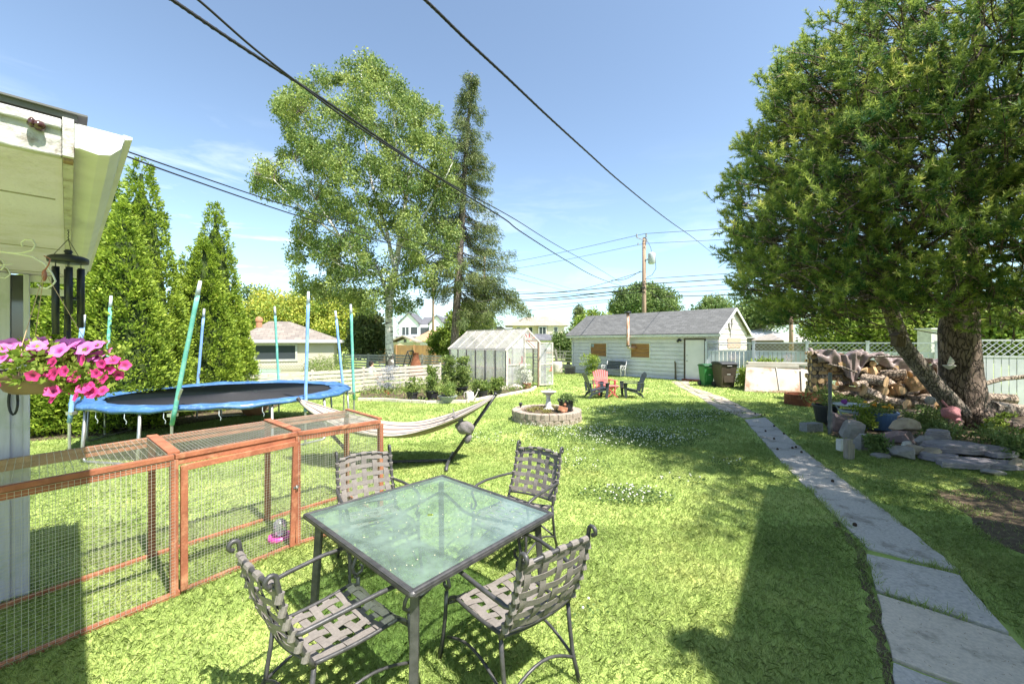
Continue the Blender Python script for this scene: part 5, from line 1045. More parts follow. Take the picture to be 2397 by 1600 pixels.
# cross-stacked left end
for lay in range(13):
    z = .08 + lay * .125
    for k in range(3):
        if lay % 2: p = WA + wu * (.12 + k * .14) + wn * random.uniform(-.04, .06); place_log(random.choice((1, 6, 3)), (p.x, p.y, z), (0, random.uniform(0, 6), wrz + random.gauss(0, .1)))
        else: p = WA + wu * .26 + wn * (.2 - k * .2); place_log(random.choice((1, 6, 0)), (p.x, p.y, z), (0, random.uniform(0, 6), wrz + PI / 2 + random.gauss(0, .1)))
# chaotic body
cnt = 0
for row in range(9):
    x = .55
    while x < WL - .1 and cnt < 165:
        i = random.choices(range(8), weights=(1, 1, 3, 2, 3, 3, 1, 3))[0]; r_ = protos[i][1]; z = .12 + row * .165
        if z > 1.45 - .35 * (x / WL) ** 2 - (.3 if x > WL - .8 else 0): break
        end_on = random.random() < .35
        for dep in ((.12 if row > 3 else .32 if row > 1 else .5), ):
            p = WA + wu * (x + (0 if end_on else .12)) + wn * (dep + random.uniform(-.06, .06)); rz = wrz + (random.gauss(0, .25) if end_on else PI / 2 + random.gauss(0, .45))
            place_log(i, (p.x, p.y, z + random.uniform(-.02, .03)), (random.gauss(0, .15), random.uniform(0, 6), rz)); cnt += 1
        x += (r_ * 1.9 if end_on else .38) * random.uniform(.75, 1.0)
# big chunks lying in front, and the pale chopping block
for i, x, d, z, rz, ry in ((8, 1.25, .85, .16, 1.2, 0), (8, 1.9, 1.0, .15, .6, 1), (7, 1.55, .75, .5, .3, 2), (4, 2.5, 1.0, .14, 1.5, 1), (8, 1.5, .72, .78, .8, .4), (7, 2.2, .75, .52, 1.9, 2.2), (4, 2.95, .8, .4, .2, .4), (8, 2.1, .5, .95, 1.1, 3), (5, 2.8, .95, .12, 1, 1)):
    p = WA + wu * x + wn * d; place_log(i, (p.x, p.y, z), (.1, ry, wrz + rz), 'thick split firewood chunk tumbled at the front foot of the wood pile', 'big firewood chunks at the front of the pile')
for k in range(26):
    x = random.uniform(1.2, 3.7); lv = random.random(); d = 1.05 - .75 * lv + random.uniform(-.05, .05); z = .12 + lv * 1.0; p = WA + wu * x + wn * d
    place_log(random.choice((2, 4, 5, 7, 8, 4)), (p.x, p.y, z), (random.gauss(0, .5), random.uniform(0, 6), wrz + random.uniform(0, 3.1)), 'thick split firewood chunk tumbled at the front foot of the wood pile', 'big firewood chunks at the front of the pile')
p = WA + wu * 2.42 + wn * .98; t = thing('chopping_block', 'large bright sawn log round sitting on top of the tumbled firewood chunks', 'log', (p.x, p.y, .74), .3)
random.seed(5); m = log_mesh(.34, .24, False); m.xf(Matrix.Rotation(R(62), 4, 'X')); o = m.build('wood', [M('fresh_bark', (.42, .26, .13), (.28, .16, .08), sc=16, rough=.9, bump=.8, stretch=(1, 1, .3)), M('fresh_cut', (.68, .5, .3), (.6, .42, .24), sc=10)], t)
# tarp
tarp_m = M('mauve_brown_tarp', (.25, .19, .18), (.19, .14, .135), sc=3, rough=.5, bump=.5, bsc=8, dirt=(.36, .3, .28), dsc=3)
t = thing('tarp', 'crumpled mauve brown tarp draped over the top and front of the wood pile', 'tarp', WA); NU, NV = 90, 40; m = MB(); random.seed(9)
def tp(u, v):
    x = .1 + u * 3.35; top = 1.62 - .28 * u * u + .05 * math.sin(x * 5); s_ = v * 1.35 - .45      # across
    fold = .05 * math.sin(x * 9 + v * 6) + .04 * math.sin(x * 17 - v * 9) + .03 * math.sin(x * 4 + v * 15) + .02 * math.sin(x * 31 + v * 11)
    over = .25 + .65 * math.exp(-((x - 1.0) / .35) ** 2) + .12 * math.sin(x * 6)
    d = min(s_, .40); z = top - .06 * s_ * s_
    if s_ > .40: e = (s_ - .40) / .5 * over; z -= e; d = .40 + .12 * e
    P = wu * (x + (.15 * (s_ > .4) * math.sin(x * 3))) + wn * (d + fold * .8); P.z = z + fold; return P
m.v = [tuple(tp(i / NU, j / NV)) for i in range(NU + 1) for j in range(NV + 1)]; m.f = [(i * (NV + 1) + j, i * (NV + 1) + j + 1, (i + 1) * (NV + 1) + j + 1, (i + 1) * (NV + 1) + j) for i in range(NU) for j in range(NV)]; m.m = [0] * len(m.f)
m.build('sheet', tarp_m, t, smooth=True, solid=.004)
for lab, x0, z0, x1, z1 in (('weathered thin board lying on the tarp at the left of the pile', .35, 1.25, 1.1, 1.0), ('thin crooked branch resting on the tarp over the pile', 1.5, 1.5, 2.9, 1.45)):
    a = WA + wu * x0 + wn * .62; b = WA + wu * x1 + wn * .66; t = thing('branch', lab, 'branch', (a.x, a.y, z0)); m = MB(); m.tube([(0, 0, 0), tuple((b - a) * .5 + Vector((0, 0, (z1 - z0) * .5 + .04))), tuple((b - a) + Vector((0, 0, z1 - z0)))], [.03, .035, .02], 6); m.build('wood', bark_grey, t)
# rough branch and logs to the right of the trunk
for lab, P, r_ in (('dark log lying on the ground right of the big pine trunk', [(14.0, 11.6, .35), (12.9, 11.9, .38)], .15), ('long dark log lying behind the pine roots toward the white panel', [(12.2, 10.6, .28), (13.6, 10.9, .12)], .17), ('jagged dark branch sticking up to the right from behind the pine trunk', [(12.9, 11.4, .8), (13.3, 11.3, .95), (13.8, 11.2, 1.02), (14.1, 11.2, 1.15)], .06)):
    t = thing('fallen_log', lab, 'log', P[0]); m = MB(); m.tube([Vector(p) - Vector(P[0]) for p in P], r_, 10, jit=.12); m.build('bark', bark_log, t)
# ---------------------------------------------------------------- things along the rock bed
t = thing('metal_post', 'grey metal pipe post standing upright at the corner of the rock bed', 'post', (6.72, 8.8, 0)); m = MB(); m.tube([(0, 0, -.02), (0, 0, 1.3)], .035, 12); m.build('pipe', M('dull_zinc', (.16, .17, .18), (.11, .12, .13), rough=.55, metal=.3), t); m = MB(); m.tube([(0, 0, 0), (0, 0, .5)], .041, 12); m.build('sleeve', bpy.data.materials['dull_zinc'], t)
cb = M('cinder_block', (.30, .30, .31), (.23, .23, .235), sc=25, rough=.95, bump=.5)
t = thing('cinder_block', 'grey cinder block lying beside the grey metal post', 'block', (6.5, 9.05, 0), .15); m = MB(); m.box((0, 0, .1), (.4, .2, .19)); m.build('body', cb, t, bev=.008)
pot('large black pot of tall weeds standing behind the grey metal post', (7.45, 9.9, .06), .26, .40, black_pl, leaf_weed, n=14, vh=.4, ln=.16, wd=.02)
bluep = M('blue_plastic', (.08, .15, .30), (.06, .12, .25), rough=.5); t = pot('wide slate-blue tub of orange marigolds sitting among the rocks', (8.05, 9.15, .05), .33, .38, bluep, leaf_green, n=30, vh=.14, ln=.06, wd=.025)
mg = M('marigold_orange', (.75, .26, .02), (.7, .4, .03), rough=.7)
for k in range(16):
    a = random.uniform(0, 6.28); q = .3 * random.random() ** .5; m = MB(); c = (q * math.cos(a), q * math.sin(a) - .02, .46 + random.uniform(-.03, .09)); m.ball(c, (.035, .035, .022), 9, 6, rough=.2); m.build('marigold', mg, t)
t = thing('patio_side_table', 'small round weathered glass-topped metal table between black pot and marigold tub', 'table', (7.6, 9.35, 0)); paleb = M('pale_blue_metal', (.4, .46, .5), (.3, .35, .38), sc=8, rough=.5)
m = MB(); m.lathe([(.30, .53), (.33, .54), (.33, .56), (.0, .562)], n=28); m.build('table_top', paleb, t)
for k in range(3): a = k * 2.09 + .5; m = MB(); m.tube([(.27 * math.cos(a), .27 * math.sin(a), .53), (.15 * math.cos(a), .15 * math.sin(a), .28), (.24 * math.cos(a), .24 * math.sin(a), 0)], .015, 6); m.build('leg', paleb, t)
m = MB(); m.tube([(.18 * math.cos(a / 14 * 6.283), .18 * math.sin(a / 14 * 6.283), .4) for a in range(15)], .03, 6); m.build('band', paleb, t)
t = thing('purple_flower', 'single round purple flower head standing on the small metal table', 'flower', (7.42, 9.3, .56)); m = MB(); m.ball((0, 0, .06), .06, 12, 8, rough=.15); m.build('bloom', M('purple_bloom', (.16, .03, .22), (.22, .05, .3), sc=30), t); m = MB(); m.tube([(0, 0, 0), (0, 0, .05)], .008); m.build('stem', bpy.data.materials['stem_green'], t)
rock_g = M('grey_rock', (.33, .31, .31), (.22, .20, .20), sc=5, rough=.9, bump=.6, bsc=18, dirt=(.46, .42, .38), dsc=4); rock_p = M('purple_rock', (.27, .20, .20), (.18, .135, .14), sc=5, rough=.9, bump=.6, bsc=18, dirt=(.38, .33, .33), dsc=5)
rock_t = M('tan_rock', (.44, .36, .28), (.31, .25, .19), sc=5, rough=.9, bump=.6, bsc=18, dirt=(.3, .22, .17), dsc=5); rock_s = M('slate_slab', (.30, .275, .31), (.20, .18, .21), sc=4, rough=.85, bump=.5, bsc=20, dirt=(.42, .38, .38), dsc=5)
random.seed(11)
def rock(label, px, py, w_, h_, mt, d_=None, z=0, rz=0, flat=False, Y=None, rough=.09):
    if Y: x, y, zz = at(px, py, Y); z = zz
    else: x, y = gr(px, py); h_ *= 1.25; w_ *= 1.08
    t = thing('rock_slab' if flat else 'rock', label, 'rock', (x, y, z), rz); m = MB()
    if flat:
        n = 13; P = [(w_ / 2 * (1 + random.uniform(-.16, .12)) * math.cos(2 * PI * k / n), (d_ or w_) / 2 * (1 + random.uniform(-.18, .12)) * math.sin(2 * PI * k / n)) for k in range(n)]; lay = max(1, int(h_ / .035))
        for q in range(lay): s_ = 1 - .05 * q + random.uniform(-.03, .03); m.prism([(x_ * s_ + random.uniform(-.01, .01), y_ * s_ + random.uniform(-.01, .01)) for x_, y_ in P], h_ * q / lay, h_ * (q + 1) / lay - .003)
        o = m.build('stone', mt, t, bev=.006)
    else:
        m.ball((0, 0, 0), (1, 1, 1), 26, 18, rough=.05); pl = []
        for q in range(13): n_v = Vector(rdir(1)[0]); pl.append((n_v, random.uniform(.5, .8)))
        pl += [(Vector((0, 0, 1)), .72), (Vector((random.uniform(-.2, .2), -1, random.uniform(-.2, .4))).normalized(), .75)]
        nv = []
        for v in m.v:
            v = Vector(v)
            for _ in range(2):
                for n_v, d in pl:
                    e = v.dot(n_v) - d
                    if e > 0: v = v - n_v * e * .93
            nv.append((v.x * w_ * .58, v.y * (d_ or w_ * .8) * .58, v.z * h_ * .68 + h_ * .42))
        m.v = nv; o = m.build('stone', mt, t, smooth=False, bev=0); t.rotation_euler = (0, 0, rz + random.uniform(-.5, .5))
    return t
rk = [('purple-grey boulder just right of the metal post', 1962, 1012, .42, .38, rock_p), ('pale grey rounded boulder behind the wooden stake', 1995, 1026, .45, .33, rock_g), ('smaller grey-brown boulder at the foot of the grey boulder', 2015, 1052, .32, .26, rock_g),
      ('small mossy green rock between the stake boulders and the reddish slab', 2043, 1042, .25, .2, rock_t), ('wide dark reddish flat boulder below the tan one', 2104, 1036, .68, .22, rock_p), ('small brown rock in the grass beneath the wide reddish boulder', 2072, 1058, .24, .16, rock_t),
      ('rounded grey rock behind the stake boulders near the path', 2112, 1072, .36, .18, rock_g), ('small white quartz rock at the left end of the slate heap', 2125, 1050, .2, .12, cer), ('pale tan wedge rock in front of the slate heap', 2135, 1066, .34, .16, rock_t), ('grey rock propping up the left edge of the slate heap', 2165, 1052, .34, .22, rock_g),
      ('narrow pale rock leaning on the slate heap front', 2185, 1075, .34, .16, rock_t), ('brown rounded rock at the far right end of the slate heap', 2385, 1100, .26, .18, rock_t), ('small pale rock lying alone in front of the slate heap', 2325, 1112, .24, .07, rock_g), ('low flat rock sunk in the grass by the path side', 2062, 1070, .3, .06, rock_g)]
for a in rk: rock(*a)
rock('tan boulder balanced on top of the wide reddish boulder', 2112, 1034, .46, .20, rock_t, z=.25, Y=None) ; bpy.context.view_layer.update()
bpy.data.objects[-1]
for lab, px, py, w_, d_, h_, z in (('topmost crumpled slate slab standing on the back of the heap', 2195, 1050, .42, .3, .12, .20), ('large purple-grey slate slab on the middle of the heap', 2235, 1068, .85, .6, .10, .11), ('rounded slate slab at the right middle of the heap', 2305, 1072, .62, .5, .09, .09), ('long low slate slab at the front bottom of the heap', 2265, 1092, .95, .45, .07, .02), ('light flat slate slab at the right front of the heap', 2345, 1095, .75, .4, .06, .02), ('small slate slab tucked under the left of the heap', 2200, 1080, .5, .4, .08, .03), ('narrow slate slab projecting at the right top of the heap', 2345, 1082, .5, .25, .06, .10)):
    rock(lab, px, py, w_, h_, rock_s, d_, z, random.uniform(-.4, .2), True)
x, y = gr(1985, 1075); t = thing('wooden_stake', 'short weathered wooden stake stub in front of the grey boulders', 'stake', (x, y, 0)); m = MB(); m.box((0, 0, .17), (.09, .09, .34)); m.box((.08, .02, .13), (.06, .05, .26)); m.build('wood', M('grey_stake', (.33, .29, .25), (.24, .21, .18), sc=9, rough=.95, stretch=(4, 4, .5)), t, bev=.004)
x, y = gr(1972, 1058); t = thing('plaster_block', 'small white block tied beside the wooden stake stub', 'block', (x, y, 0)); m = MB(); m.box((0, 0, .13), (.15, .12, .2)); m.build('body', cer, t, bev=.01)
wdg = 'leafy weeds growing between the rocks'
for lab, px, py, r_, h, mt in (('leafy green plant growing between the small table and the marigold tub', 2020, 1012, .2, .55, leaf_bright), ('sprawling green plant growing right of the marigold tub', 2150, 1004, .3, .3, leaf_green), ('dark green plant with yellow tips below the leaning pine trunk', 2180, 1005, .35, .45, leaf_green), ('green weeds growing in front of the mossy rock', 2050, 1062, .2, .3, leaf_green), ('grassy clump under the pine at the right edge above the slate heap', 2335, 1045, .45, .3, leaf_green), ('bright weeds in front of the wood pile beside the table', 1998, 955, .3, .3, leaf_weed), ('low green weeds growing right behind the slate heap', 2230, 1035, .4, .3, leaf_green), ('green weeds at the right edge of the picture below the slates', 2385, 1080, .25, .35, leaf_green)):
    x, y = gr(px, py); plant('weed_plant', lab, 'plant', x, y, .0, r_, h, 30, 36, .07, .03, mt)
t = thing('leaf_cluster', 'yellow-green leafy sprig low at the pine root on the right', 'plant', (*gr(2325, 1020), 0)); clumps('leaves', leaf_bright, np.array([[random.gauss(0, .2), random.gauss(0, .1), random.uniform(.1, .5)] for _ in range(16)]), .1, 30, .07, .04, t)
# pine cones on the path
cone_m = M('pine_cone', (.07, .045, .03), (.04, .025, .018), sc=30, rough=.9)
for k, (px, py) in enumerate(((1790, 973), (1768, 970), (1782, 975), (1812, 1000), (1835, 1018), (1792, 1012), (1812, 1030), (1820, 1055), (1863, 1050), (1855, 1052), (1876, 1062), (1902, 1071), (1949, 1131), (2001, 1235), (1722, 951), (1690, 935))):
    x, y = gr(px, py)
    if k == 0:
        m = MB()
        for i in range(7):
            z = i * .007; r_ = .022 * math.sin(.5 + i * .38)
            for j in range(8): a = j * PI / 4 + i * .4; m.ball((r_ * math.cos(a), z - .02, r_ * math.sin(a) + .022), (.008, .006, .008), 5, 4)
        m.ball((0, 0, .022), (.016, .026, .016), 8, 6); c0 = m.build('pine_cone', cone_m); c = c0
    else: c = c0.copy(); S.collection.objects.link(c)
    c.scale = (.75, .75, .75); c.location = (x, y, .02); c.rotation_euler = (0, 0, random.uniform(0, 6)); tag(c, 'small dark pine cone fallen on or beside the concrete path', 'pine cone', 'pine cones fallen along the path')
# ---------------------------------------------------------------- the big pine
random.seed(4); PB = Vector((10.35, 9.45, 0)); pine = thing('pine_tree', 'huge two-trunked pine with dense bushy needles filling the right of the view', 'tree', PB)
m = MB(); tp_ = [(0, 0, -.05), (0, .02, .15), (-.04, .03, .5), (-.14, .03, 1.2), (-.20, .0, 2.2), (-.22, -.1, 3.5), (-.35, -.3, 5), (-.5, -.6, 7), (-.65, -.8, 9), (-.7, -.9, 10.6)]
m.tube(tp_, [.62, .50, .40, .36, .34, .27, .2, .14, .08, .02], 20, jit=.05)
for a, l in ((R(200), 1.0), (R(255), .9), (R(305), 1.1), (R(350), 1.2), (R(150), .8)): m.tube([(.25 * math.cos(a), .25 * math.sin(a), .42), (.5 * math.cos(a), .5 * math.sin(a), .17), (l * math.cos(a + .1), l * math.sin(a + .1), .0)], [.18, .14, .05], 10, jit=.08)
m.build('trunk', bark_pine, pine, smooth=True)
lt = [(-.15, -.15, .1), (-.45, -.12, .5), (-.98, -.08, 1.15), (-1.5, 0, 1.9), (-1.85, 0, 2.9), (-2.2, -.2, 4.2), (-2.6, -.5, 6), (-2.8, -.8, 7.5)]
m = MB(); m.tube(lt, [.22, .19, .165, .155, .135, .11, .07, .03], 16, jit=.05); m.build('trunk', bark_grey, pine, smooth=True)
tab = [(2.1, 3.2), (2.27, 4.5), (2.8, 5.0), (3.45, 5.4), (4.3, 5.5), (4.68, 5.53), (5.1, 5.45), (5.73, 5.1), (6.84, 4.66), (7.73, 4.0), (8.35, 3.3), (9.5, 2.3), (10.4, 1.2), (11, .3)]
def hw(z, tb):
    for (a, x), (b, y) in zip(tb, tb[1:]):
        if a <= z <= b: return x + (y - x) * (z - a) / (b - a)
    return 0
AX = Vector((9.3, 7.8, 0)); C = []; Dn = []
PE = [(-400, 2150), (0, 1952), (46, 1906), (77, 1862), (117, 1835), (189, 1779), (255, 1772), (327, 1735), (408, 1682), (459, 1669), (541, 1682), (612, 1687), (658, 1692), (694, 1733), (730, 1768), (760, 1814), (781, 1932), (900, 2300)]
def pine_edge(py):
    for (a, x), (b, y) in zip(PE, PE[1:]):
        if a <= py <= b: return x + (y - x) * (py - a) / (b - a) + 14 * math.sin(py * .09) + 9 * math.sin(py * .23)
    return 2150 if py < 0 else 3000
while len(C) < 420:      # foliage hanging in front of the trunks
    x, y, z = random.uniform(6.0, 10.6), random.uniform(5.2, 8.8), random.uniform(2.5, 6.2)
    if 800 - F * (z - 1.95) / y < 765: C.append((x, y, z)); Dn.append((0, -1, 0))
tries = 0
while len(C) < 2050 and tries < 300000:
    tries += 1
    z = random.uniform(2.15, 10.8); h = hw(z, tab) * (1 + .05 * math.sin(z * 7)); a = random.uniform(0, 2 * PI); q = random.uniform(.12, 1) ** .42
    if random.random() > h / 5.6 + .15: continue
    # gaps toward the upper right
    x, y = AX.x + h * q * math.cos(a), AX.y + h * (.70 if math.sin(a) > 0 else .9) * q * math.sin(a)
    if y < 2.2 or (y < 4.2 and x / y < 1.3): continue
    g = math.sin(x * 2.3 + z * 1.1) + math.sin(z * 3.1 - y * 1.3) + .6 * math.sin(y * 2.9 + x)
    if q < .93 and g > 1.25: continue
    if x > 8.8 and z > 4.4 and random.random() < .2: continue
    ppx, ppy = 1198.5 + F * x / max(y, .5), 800 - F * (z - 1.95) / max(y, .5)
    if y > 3 and ppx < pine_edge(ppy) + 18: continue
    if y > 3 and ppx < 2420 and ppy > 775: continue
    if (x - 8.9) ** 2 + (y - 9.4) ** 2 < 4 and z < 2.7: continue
    if y < 5.6 and z < 3.0 and x / y < 1.3: continue
    C.append((x, y, z)); Dn.append((math.cos(a), math.sin(a), .0))
nx_ = 0
while nx_ < 620:      # the low spreading boughs on the lawn side
    x, y, z = random.uniform(3.6, 7.8), random.uniform(5.3, 10.2), random.uniform(2.5, 7.2); ppx, ppy = 1198.5 + F * x / y, 800 - F * (z - 1.95) / y
    if ppx < pine_edge(ppy) + 18 or ppy > 762 or (x - 9.3) ** 2 / 33 + (y - 7.8) ** 2 / 9 > 1.1: continue
    C.append((x, y, z)); Dn.append((-1, 0, 0)); nx_ += 1
C = np.array(C); Dn = np.array(Dn)
# shoots: each clump has several bottle-brush shoots
ns = 5; P = np.repeat(C, ns, 0); k = len(P); dirs = unit(np.repeat(Dn, ns, 0) * .8 + rdir(k) * .75 + np.array([0, 0, .55])); P = P + rdir(k) * .11
nn_ = 64; sl2 = rng.uniform(.20, .38, k); I = np.repeat(np.arange(k), nn_); tt = rng.random(len(I)) ** .8; base = P[I] + dirs[I] * (tt * sl2[I])[:, None]
nd = unit(dirs[I] * .75 + rdir(len(I)) * .85); vv = .42 + (rng.random(len(C))[np.repeat(np.arange(len(C)), ns)][I] - .5) * .45 + (rng.random(len(I)) - .5) * .3 + (tt - .45) * .7  # needle colour lifted toward shoot tips, painting in sunlit puffs
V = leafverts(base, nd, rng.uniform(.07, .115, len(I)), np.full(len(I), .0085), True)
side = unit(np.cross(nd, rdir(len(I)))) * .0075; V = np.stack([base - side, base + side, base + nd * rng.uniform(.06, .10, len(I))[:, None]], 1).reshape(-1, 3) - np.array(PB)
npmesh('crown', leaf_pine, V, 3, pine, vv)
# inner twigs and limbs
m = MB(); trunk_pts = [Vector(p) + PB for p in tp_[2:]]; lean_pts = [Vector(p) + PB for p in lt[3:]]
def nearest(c):
    best = None
    for pts in (trunk_pts, lean_pts):
        for i in range(len(pts) - 1):
            for f in (0, .5):
                p = pts[i].lerp(pts[i + 1], f); d = (Vector((c[0], c[1], c[2] * .9)) - p).length + abs(p.z - c[2] + .5)
                if best is None or d < best[0]: best = (d, p)
    return best[1]
order = list(range(len(C))); random.shuffle(order)
for j, i in enumerate(order):
    c = Vector(C[i])
    if j < 90 and c.z > 3.3:
        p = nearest(c); mid = p.lerp(c, .5) + Vector((0, 0, -.15 + .3 * random.random())); L_ = (c - p).length; m.tube([p - PB, p.lerp(mid, .6) - PB, mid - PB, c - PB], [.02 + .009 * L_, .015 + .006 * L_, .01 + .003 * L_, .006], 6)
    p = AX + Vector((0, 0, c.z)); d = (p - c).normalized() * random.uniform(.5, 1.1); m.tube([c - PB, c + d * .5 + Vector((0, 0, random.uniform(-.15, .05))) - PB, c + d + Vector((random.uniform(-.2, .2), random.uniform(-.2, .2), random.uniform(-.3, .1))) - PB], [.006, .010, .014], 4)
    for q in range(2): e = Vector(C[i]) + Vector(rdir(1)[0]) * .3; m.tube([c - PB, e - PB], [.006, .004], 3)
m.build('branches', bark_pine, pine)
# second tree at the right edge: root shows, unseen crown shaped to shade lawn
p2 = thing('pine_tree', 'neighbouring pine at the far right edge, only its dark root flare showing, unseen crown shaped to shade the lawn', 'tree', (10.4, 7.35, 0)); m = MB(); m.tube([(-.5, .35, -.02), (-.3, .2, .10), (-.08, .05, .30), (.1, 0, .6), (.35, -.05, 1.2), (.6, -.1, 2.5), (.8, -.1, 4), (.9, -.1, 5.2)], [.30, .36, .36, .32, .28, .24, .17, .06], 16, jit=.06); m.build('trunk', bark_pine, p2, smooth=True)
C2 = []
while len(C2) < 650:
    z = random.uniform(2.7, 5.4); h = 2.9 * math.sin(min(1, (6.6 - z) / 3) * PI / 2); a = random.uniform(0, 6.28); q = random.random() ** .45; x, y = 9.0 + 1.6 * h * q * math.cos(a), 3.7 + 1.3 * h * q * math.sin(a)
    if x / max(y, .1) > 1.33: C2.append((x - 10.4, y - 7.35, z))
nx_ = 0
while nx_ < 420:  # clumps added out of view, sunward of the lawn spots they shade
    tx, ty = random.uniform(1.9, 8.2), random.uniform(4.0, 8.3)
    if (tx - 2.9) * .82 - (ty - 4.9) * .571 < -.45 - .9 * (ty > 6): continue
    for zz in (3.6, 4.2, 4.8, 5.4, 6.0, 6.6, 7.2):
        sx, sy = tx + .433 * zz, ty - .381 * zz
        if sy > .6 and sx / sy > 1.36: break
    else: continue
    if random.random() < .12: continue
    C2.append((sx - 10.4, sy - 7.35, zz + random.uniform(-.1, .3))); nx_ += 1
C2 = np.array(C2); P = np.repeat(C2, 6, 0) + rdir(len(C2) * 6) * .2; k = len(P); dirs = unit(rdir(k) + np.array([0, 0, .5])); I = np.repeat(np.arange(k), 16); nd = unit(dirs[I] * .7 + rdir(len(I))); base = P[I] + dirs[I] * (rng.random(len(I)) * .3)[:, None]
npmesh('crown', leaf_pine, leafverts(base, nd, rng.uniform(.08, .13, len(I)), np.full(len(I), .02)), 4, p2, .4 + (rng.random(len(I)) - .5) * .5)
# ornaments on the trunks
c = at(2103, 797, 9.0); t = thing('bird_feeder', 'small brown wooden bird feeder hung on the leaning pine trunk', 'bird feeder', c); m = MB(); m.box((0, 0, 0), (.2, .14, .24), ry=.18)
for k in range(5): m.box((-.07 + k * .035, -.075, -.01), (.012, .015, .2), ry=.18)
m.build('box', M('feeder_wood', (.16, .11, .07), (.1, .07, .045), sc=12), t); m = MB(); m.beam((-.13, 0, .10), (0.02, 0, .2), .2, .015); m.beam((.02, 0, .2), (.15, 0, .13), .2, .015); m.build('roof', bpy.data.materials['feeder_wood'], t)
c = at(2222, 850, 8.95); t = thing('wall_ornament', 'white angular ceramic ornament fixed to the big pine trunk', 'ornament', c); m = MB(); m.add([(-.05, 0, -.02), (.1, 0, -.02), (.02, 0, .16), (.06, -.06, .04)], [(0, 3, 2), (3, 1, 2), (0, 1, 3), (0, 2, 1)]); m.lathe([(.02, -.13), (.10, -.06), (.11, -.04), (.03, -.03)], n=14); m.build('body', cer, t)
c = at(2177, 937, 9.05); t = thing('trunk_ornament', 'small round face-like ceramic ornament on the leaning trunk', 'ornament', c); m = MB(); m.ball((0, 0, 0), (.12, .05, .1), 12, 8, rough=.06); m.ball((-.04, -.05, .02), (.02, .01, .015), 6, 4); m.ball((.05, -.05, .02), (.02, .01, .015), 6, 4); m.build('body', rock_g, t, smooth=True)
c = at(2226, 965, 8.8); t = thing('mesh_bag', 'faded pink mesh bag hanging at the base of the leaning trunk', 'bag', c); m = MB(); m.ball((0, 0, 0), (.17, .12, .13), 14, 10, rough=.1); m.build('bag', M('faded_pink_net', (.5, .22, .24), (.38, .16, .18), sc=60, rough=.9, bump=.5), t, smooth=True); m = MB(); m.tube([(-.05, 0, .1), (-.12, .08, .25)], .02); m.ball((.08, -.05, -.14), (.08, .05, .08), 8, 6, rough=.2); m.build('neck', bpy.data.materials['faded_pink_net'], t)
# ---------------------------------------------------------------- cedars
random.seed(8)
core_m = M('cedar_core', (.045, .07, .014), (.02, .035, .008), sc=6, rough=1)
def cedar(label, px, ytip, Y, rb, n=15000, zb=.12):
    x, _, zt = at(px, ytip, Y); x0 = x; t = thing('cedar_tree', label, 'tree', (x0, Y, 0), 0, 'columnar cedars beside the trampoline'); H = zt
    def rr(z): f = np.clip(z / H, 0, 1); return rb * (np.clip(1 - f, 0, 1) ** .67) * (.80 + .20 * np.clip(z / 1.0, 0, 1)) * (1 - .04 * f)
    n = int(n * 1.75); nc = int(n / 26); zc = H * (1 - rng.random(nc) ** .62); ac = rng.random(nc) * 2 * PI; rc = rr(zc) * (.86 + .22 * rng.random(nc)) + .03 * rng.normal(size=nc)
    Cc = np.stack([rc * np.cos(ac), rc * np.sin(ac), zc + zb], 1); I = np.repeat(np.arange(nc), 26); k = len(I)
    outd = np.stack([np.cos(ac), np.sin(ac), np.zeros(nc)], 1)[I]; sz = (.09 + .08 * np.clip(rr(zc), 0, 1))[I]
    P = Cc[I] + rdir(k) * sz[:, None] * (rng.random(k) ** .5)[:, None] * np.array([.75, .75, 1.0]) ; D = unit(outd * .7 + rdir(k) * .75 + np.array([0, 0, .55]))
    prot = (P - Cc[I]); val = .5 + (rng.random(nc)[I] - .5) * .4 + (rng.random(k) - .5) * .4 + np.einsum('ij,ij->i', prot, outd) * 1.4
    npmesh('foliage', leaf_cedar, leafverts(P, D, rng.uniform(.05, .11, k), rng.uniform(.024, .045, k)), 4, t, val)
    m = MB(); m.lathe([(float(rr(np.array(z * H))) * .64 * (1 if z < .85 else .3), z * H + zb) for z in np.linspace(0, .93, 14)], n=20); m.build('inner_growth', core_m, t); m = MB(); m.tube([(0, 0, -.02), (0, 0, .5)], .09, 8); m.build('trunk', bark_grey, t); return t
cedar('tallest cedar column, second from the left behind the porch gutter', 331, 376, 10.3, 1.12, 20000)
cedar('cedar with its tip just touching the gutter, left of the tallest one', 266, 428, 11.0, 1.0)
cedar('lower cedar in front of and slightly left of the tallest cedar', 290, 492, 9.3, .98, 17000)
cedar('cedar partly hidden behind the wind chime', 196, 520, 9.2, 1.0, 15000)
cedar('leftmost cedar beside the porch post', 100, 590, 8.9, .95, 15000)
cedar('right pair of cedars, the taller one at the back', 504, 476, 12.8, 1.05)
cedar('right pair of cedars, the lower one in front', 478, 566, 11.9, 1.0, 16000)
cedar('short rounded cedar between the two cedar groups', 446, 585, 12.4, .85, 12000)
cedar('low cedar filling the foot of the hedge between the tall cedars', 385, 790, 11.0, .7, 9000)
cedar('low bushy cedar at the right end of the cedar row', 545, 690, 12.9, .75, 9000)
t = tag(MB().prism([(-10.6, 7.6), (-8.3, 8.7), (-6.9, 11.6), (-7.2, 13.2), (-9.5, 13.5), (-12, 10)], -.05, .03).build('soil_bed', soil), kind='structure')
x, y = -7.9, 9.9; t = thing('terracotta_planter', 'wide terracotta bowl in the dark under the trampoline by the hedge', 'pot', (-6.9, 11.15, 0)); m = MB(); m.lathe([(.2, 0), (.32, .2), (.34, .24), (.3, .24)], n=20); m.build('bowl', terra, t, smooth=True)
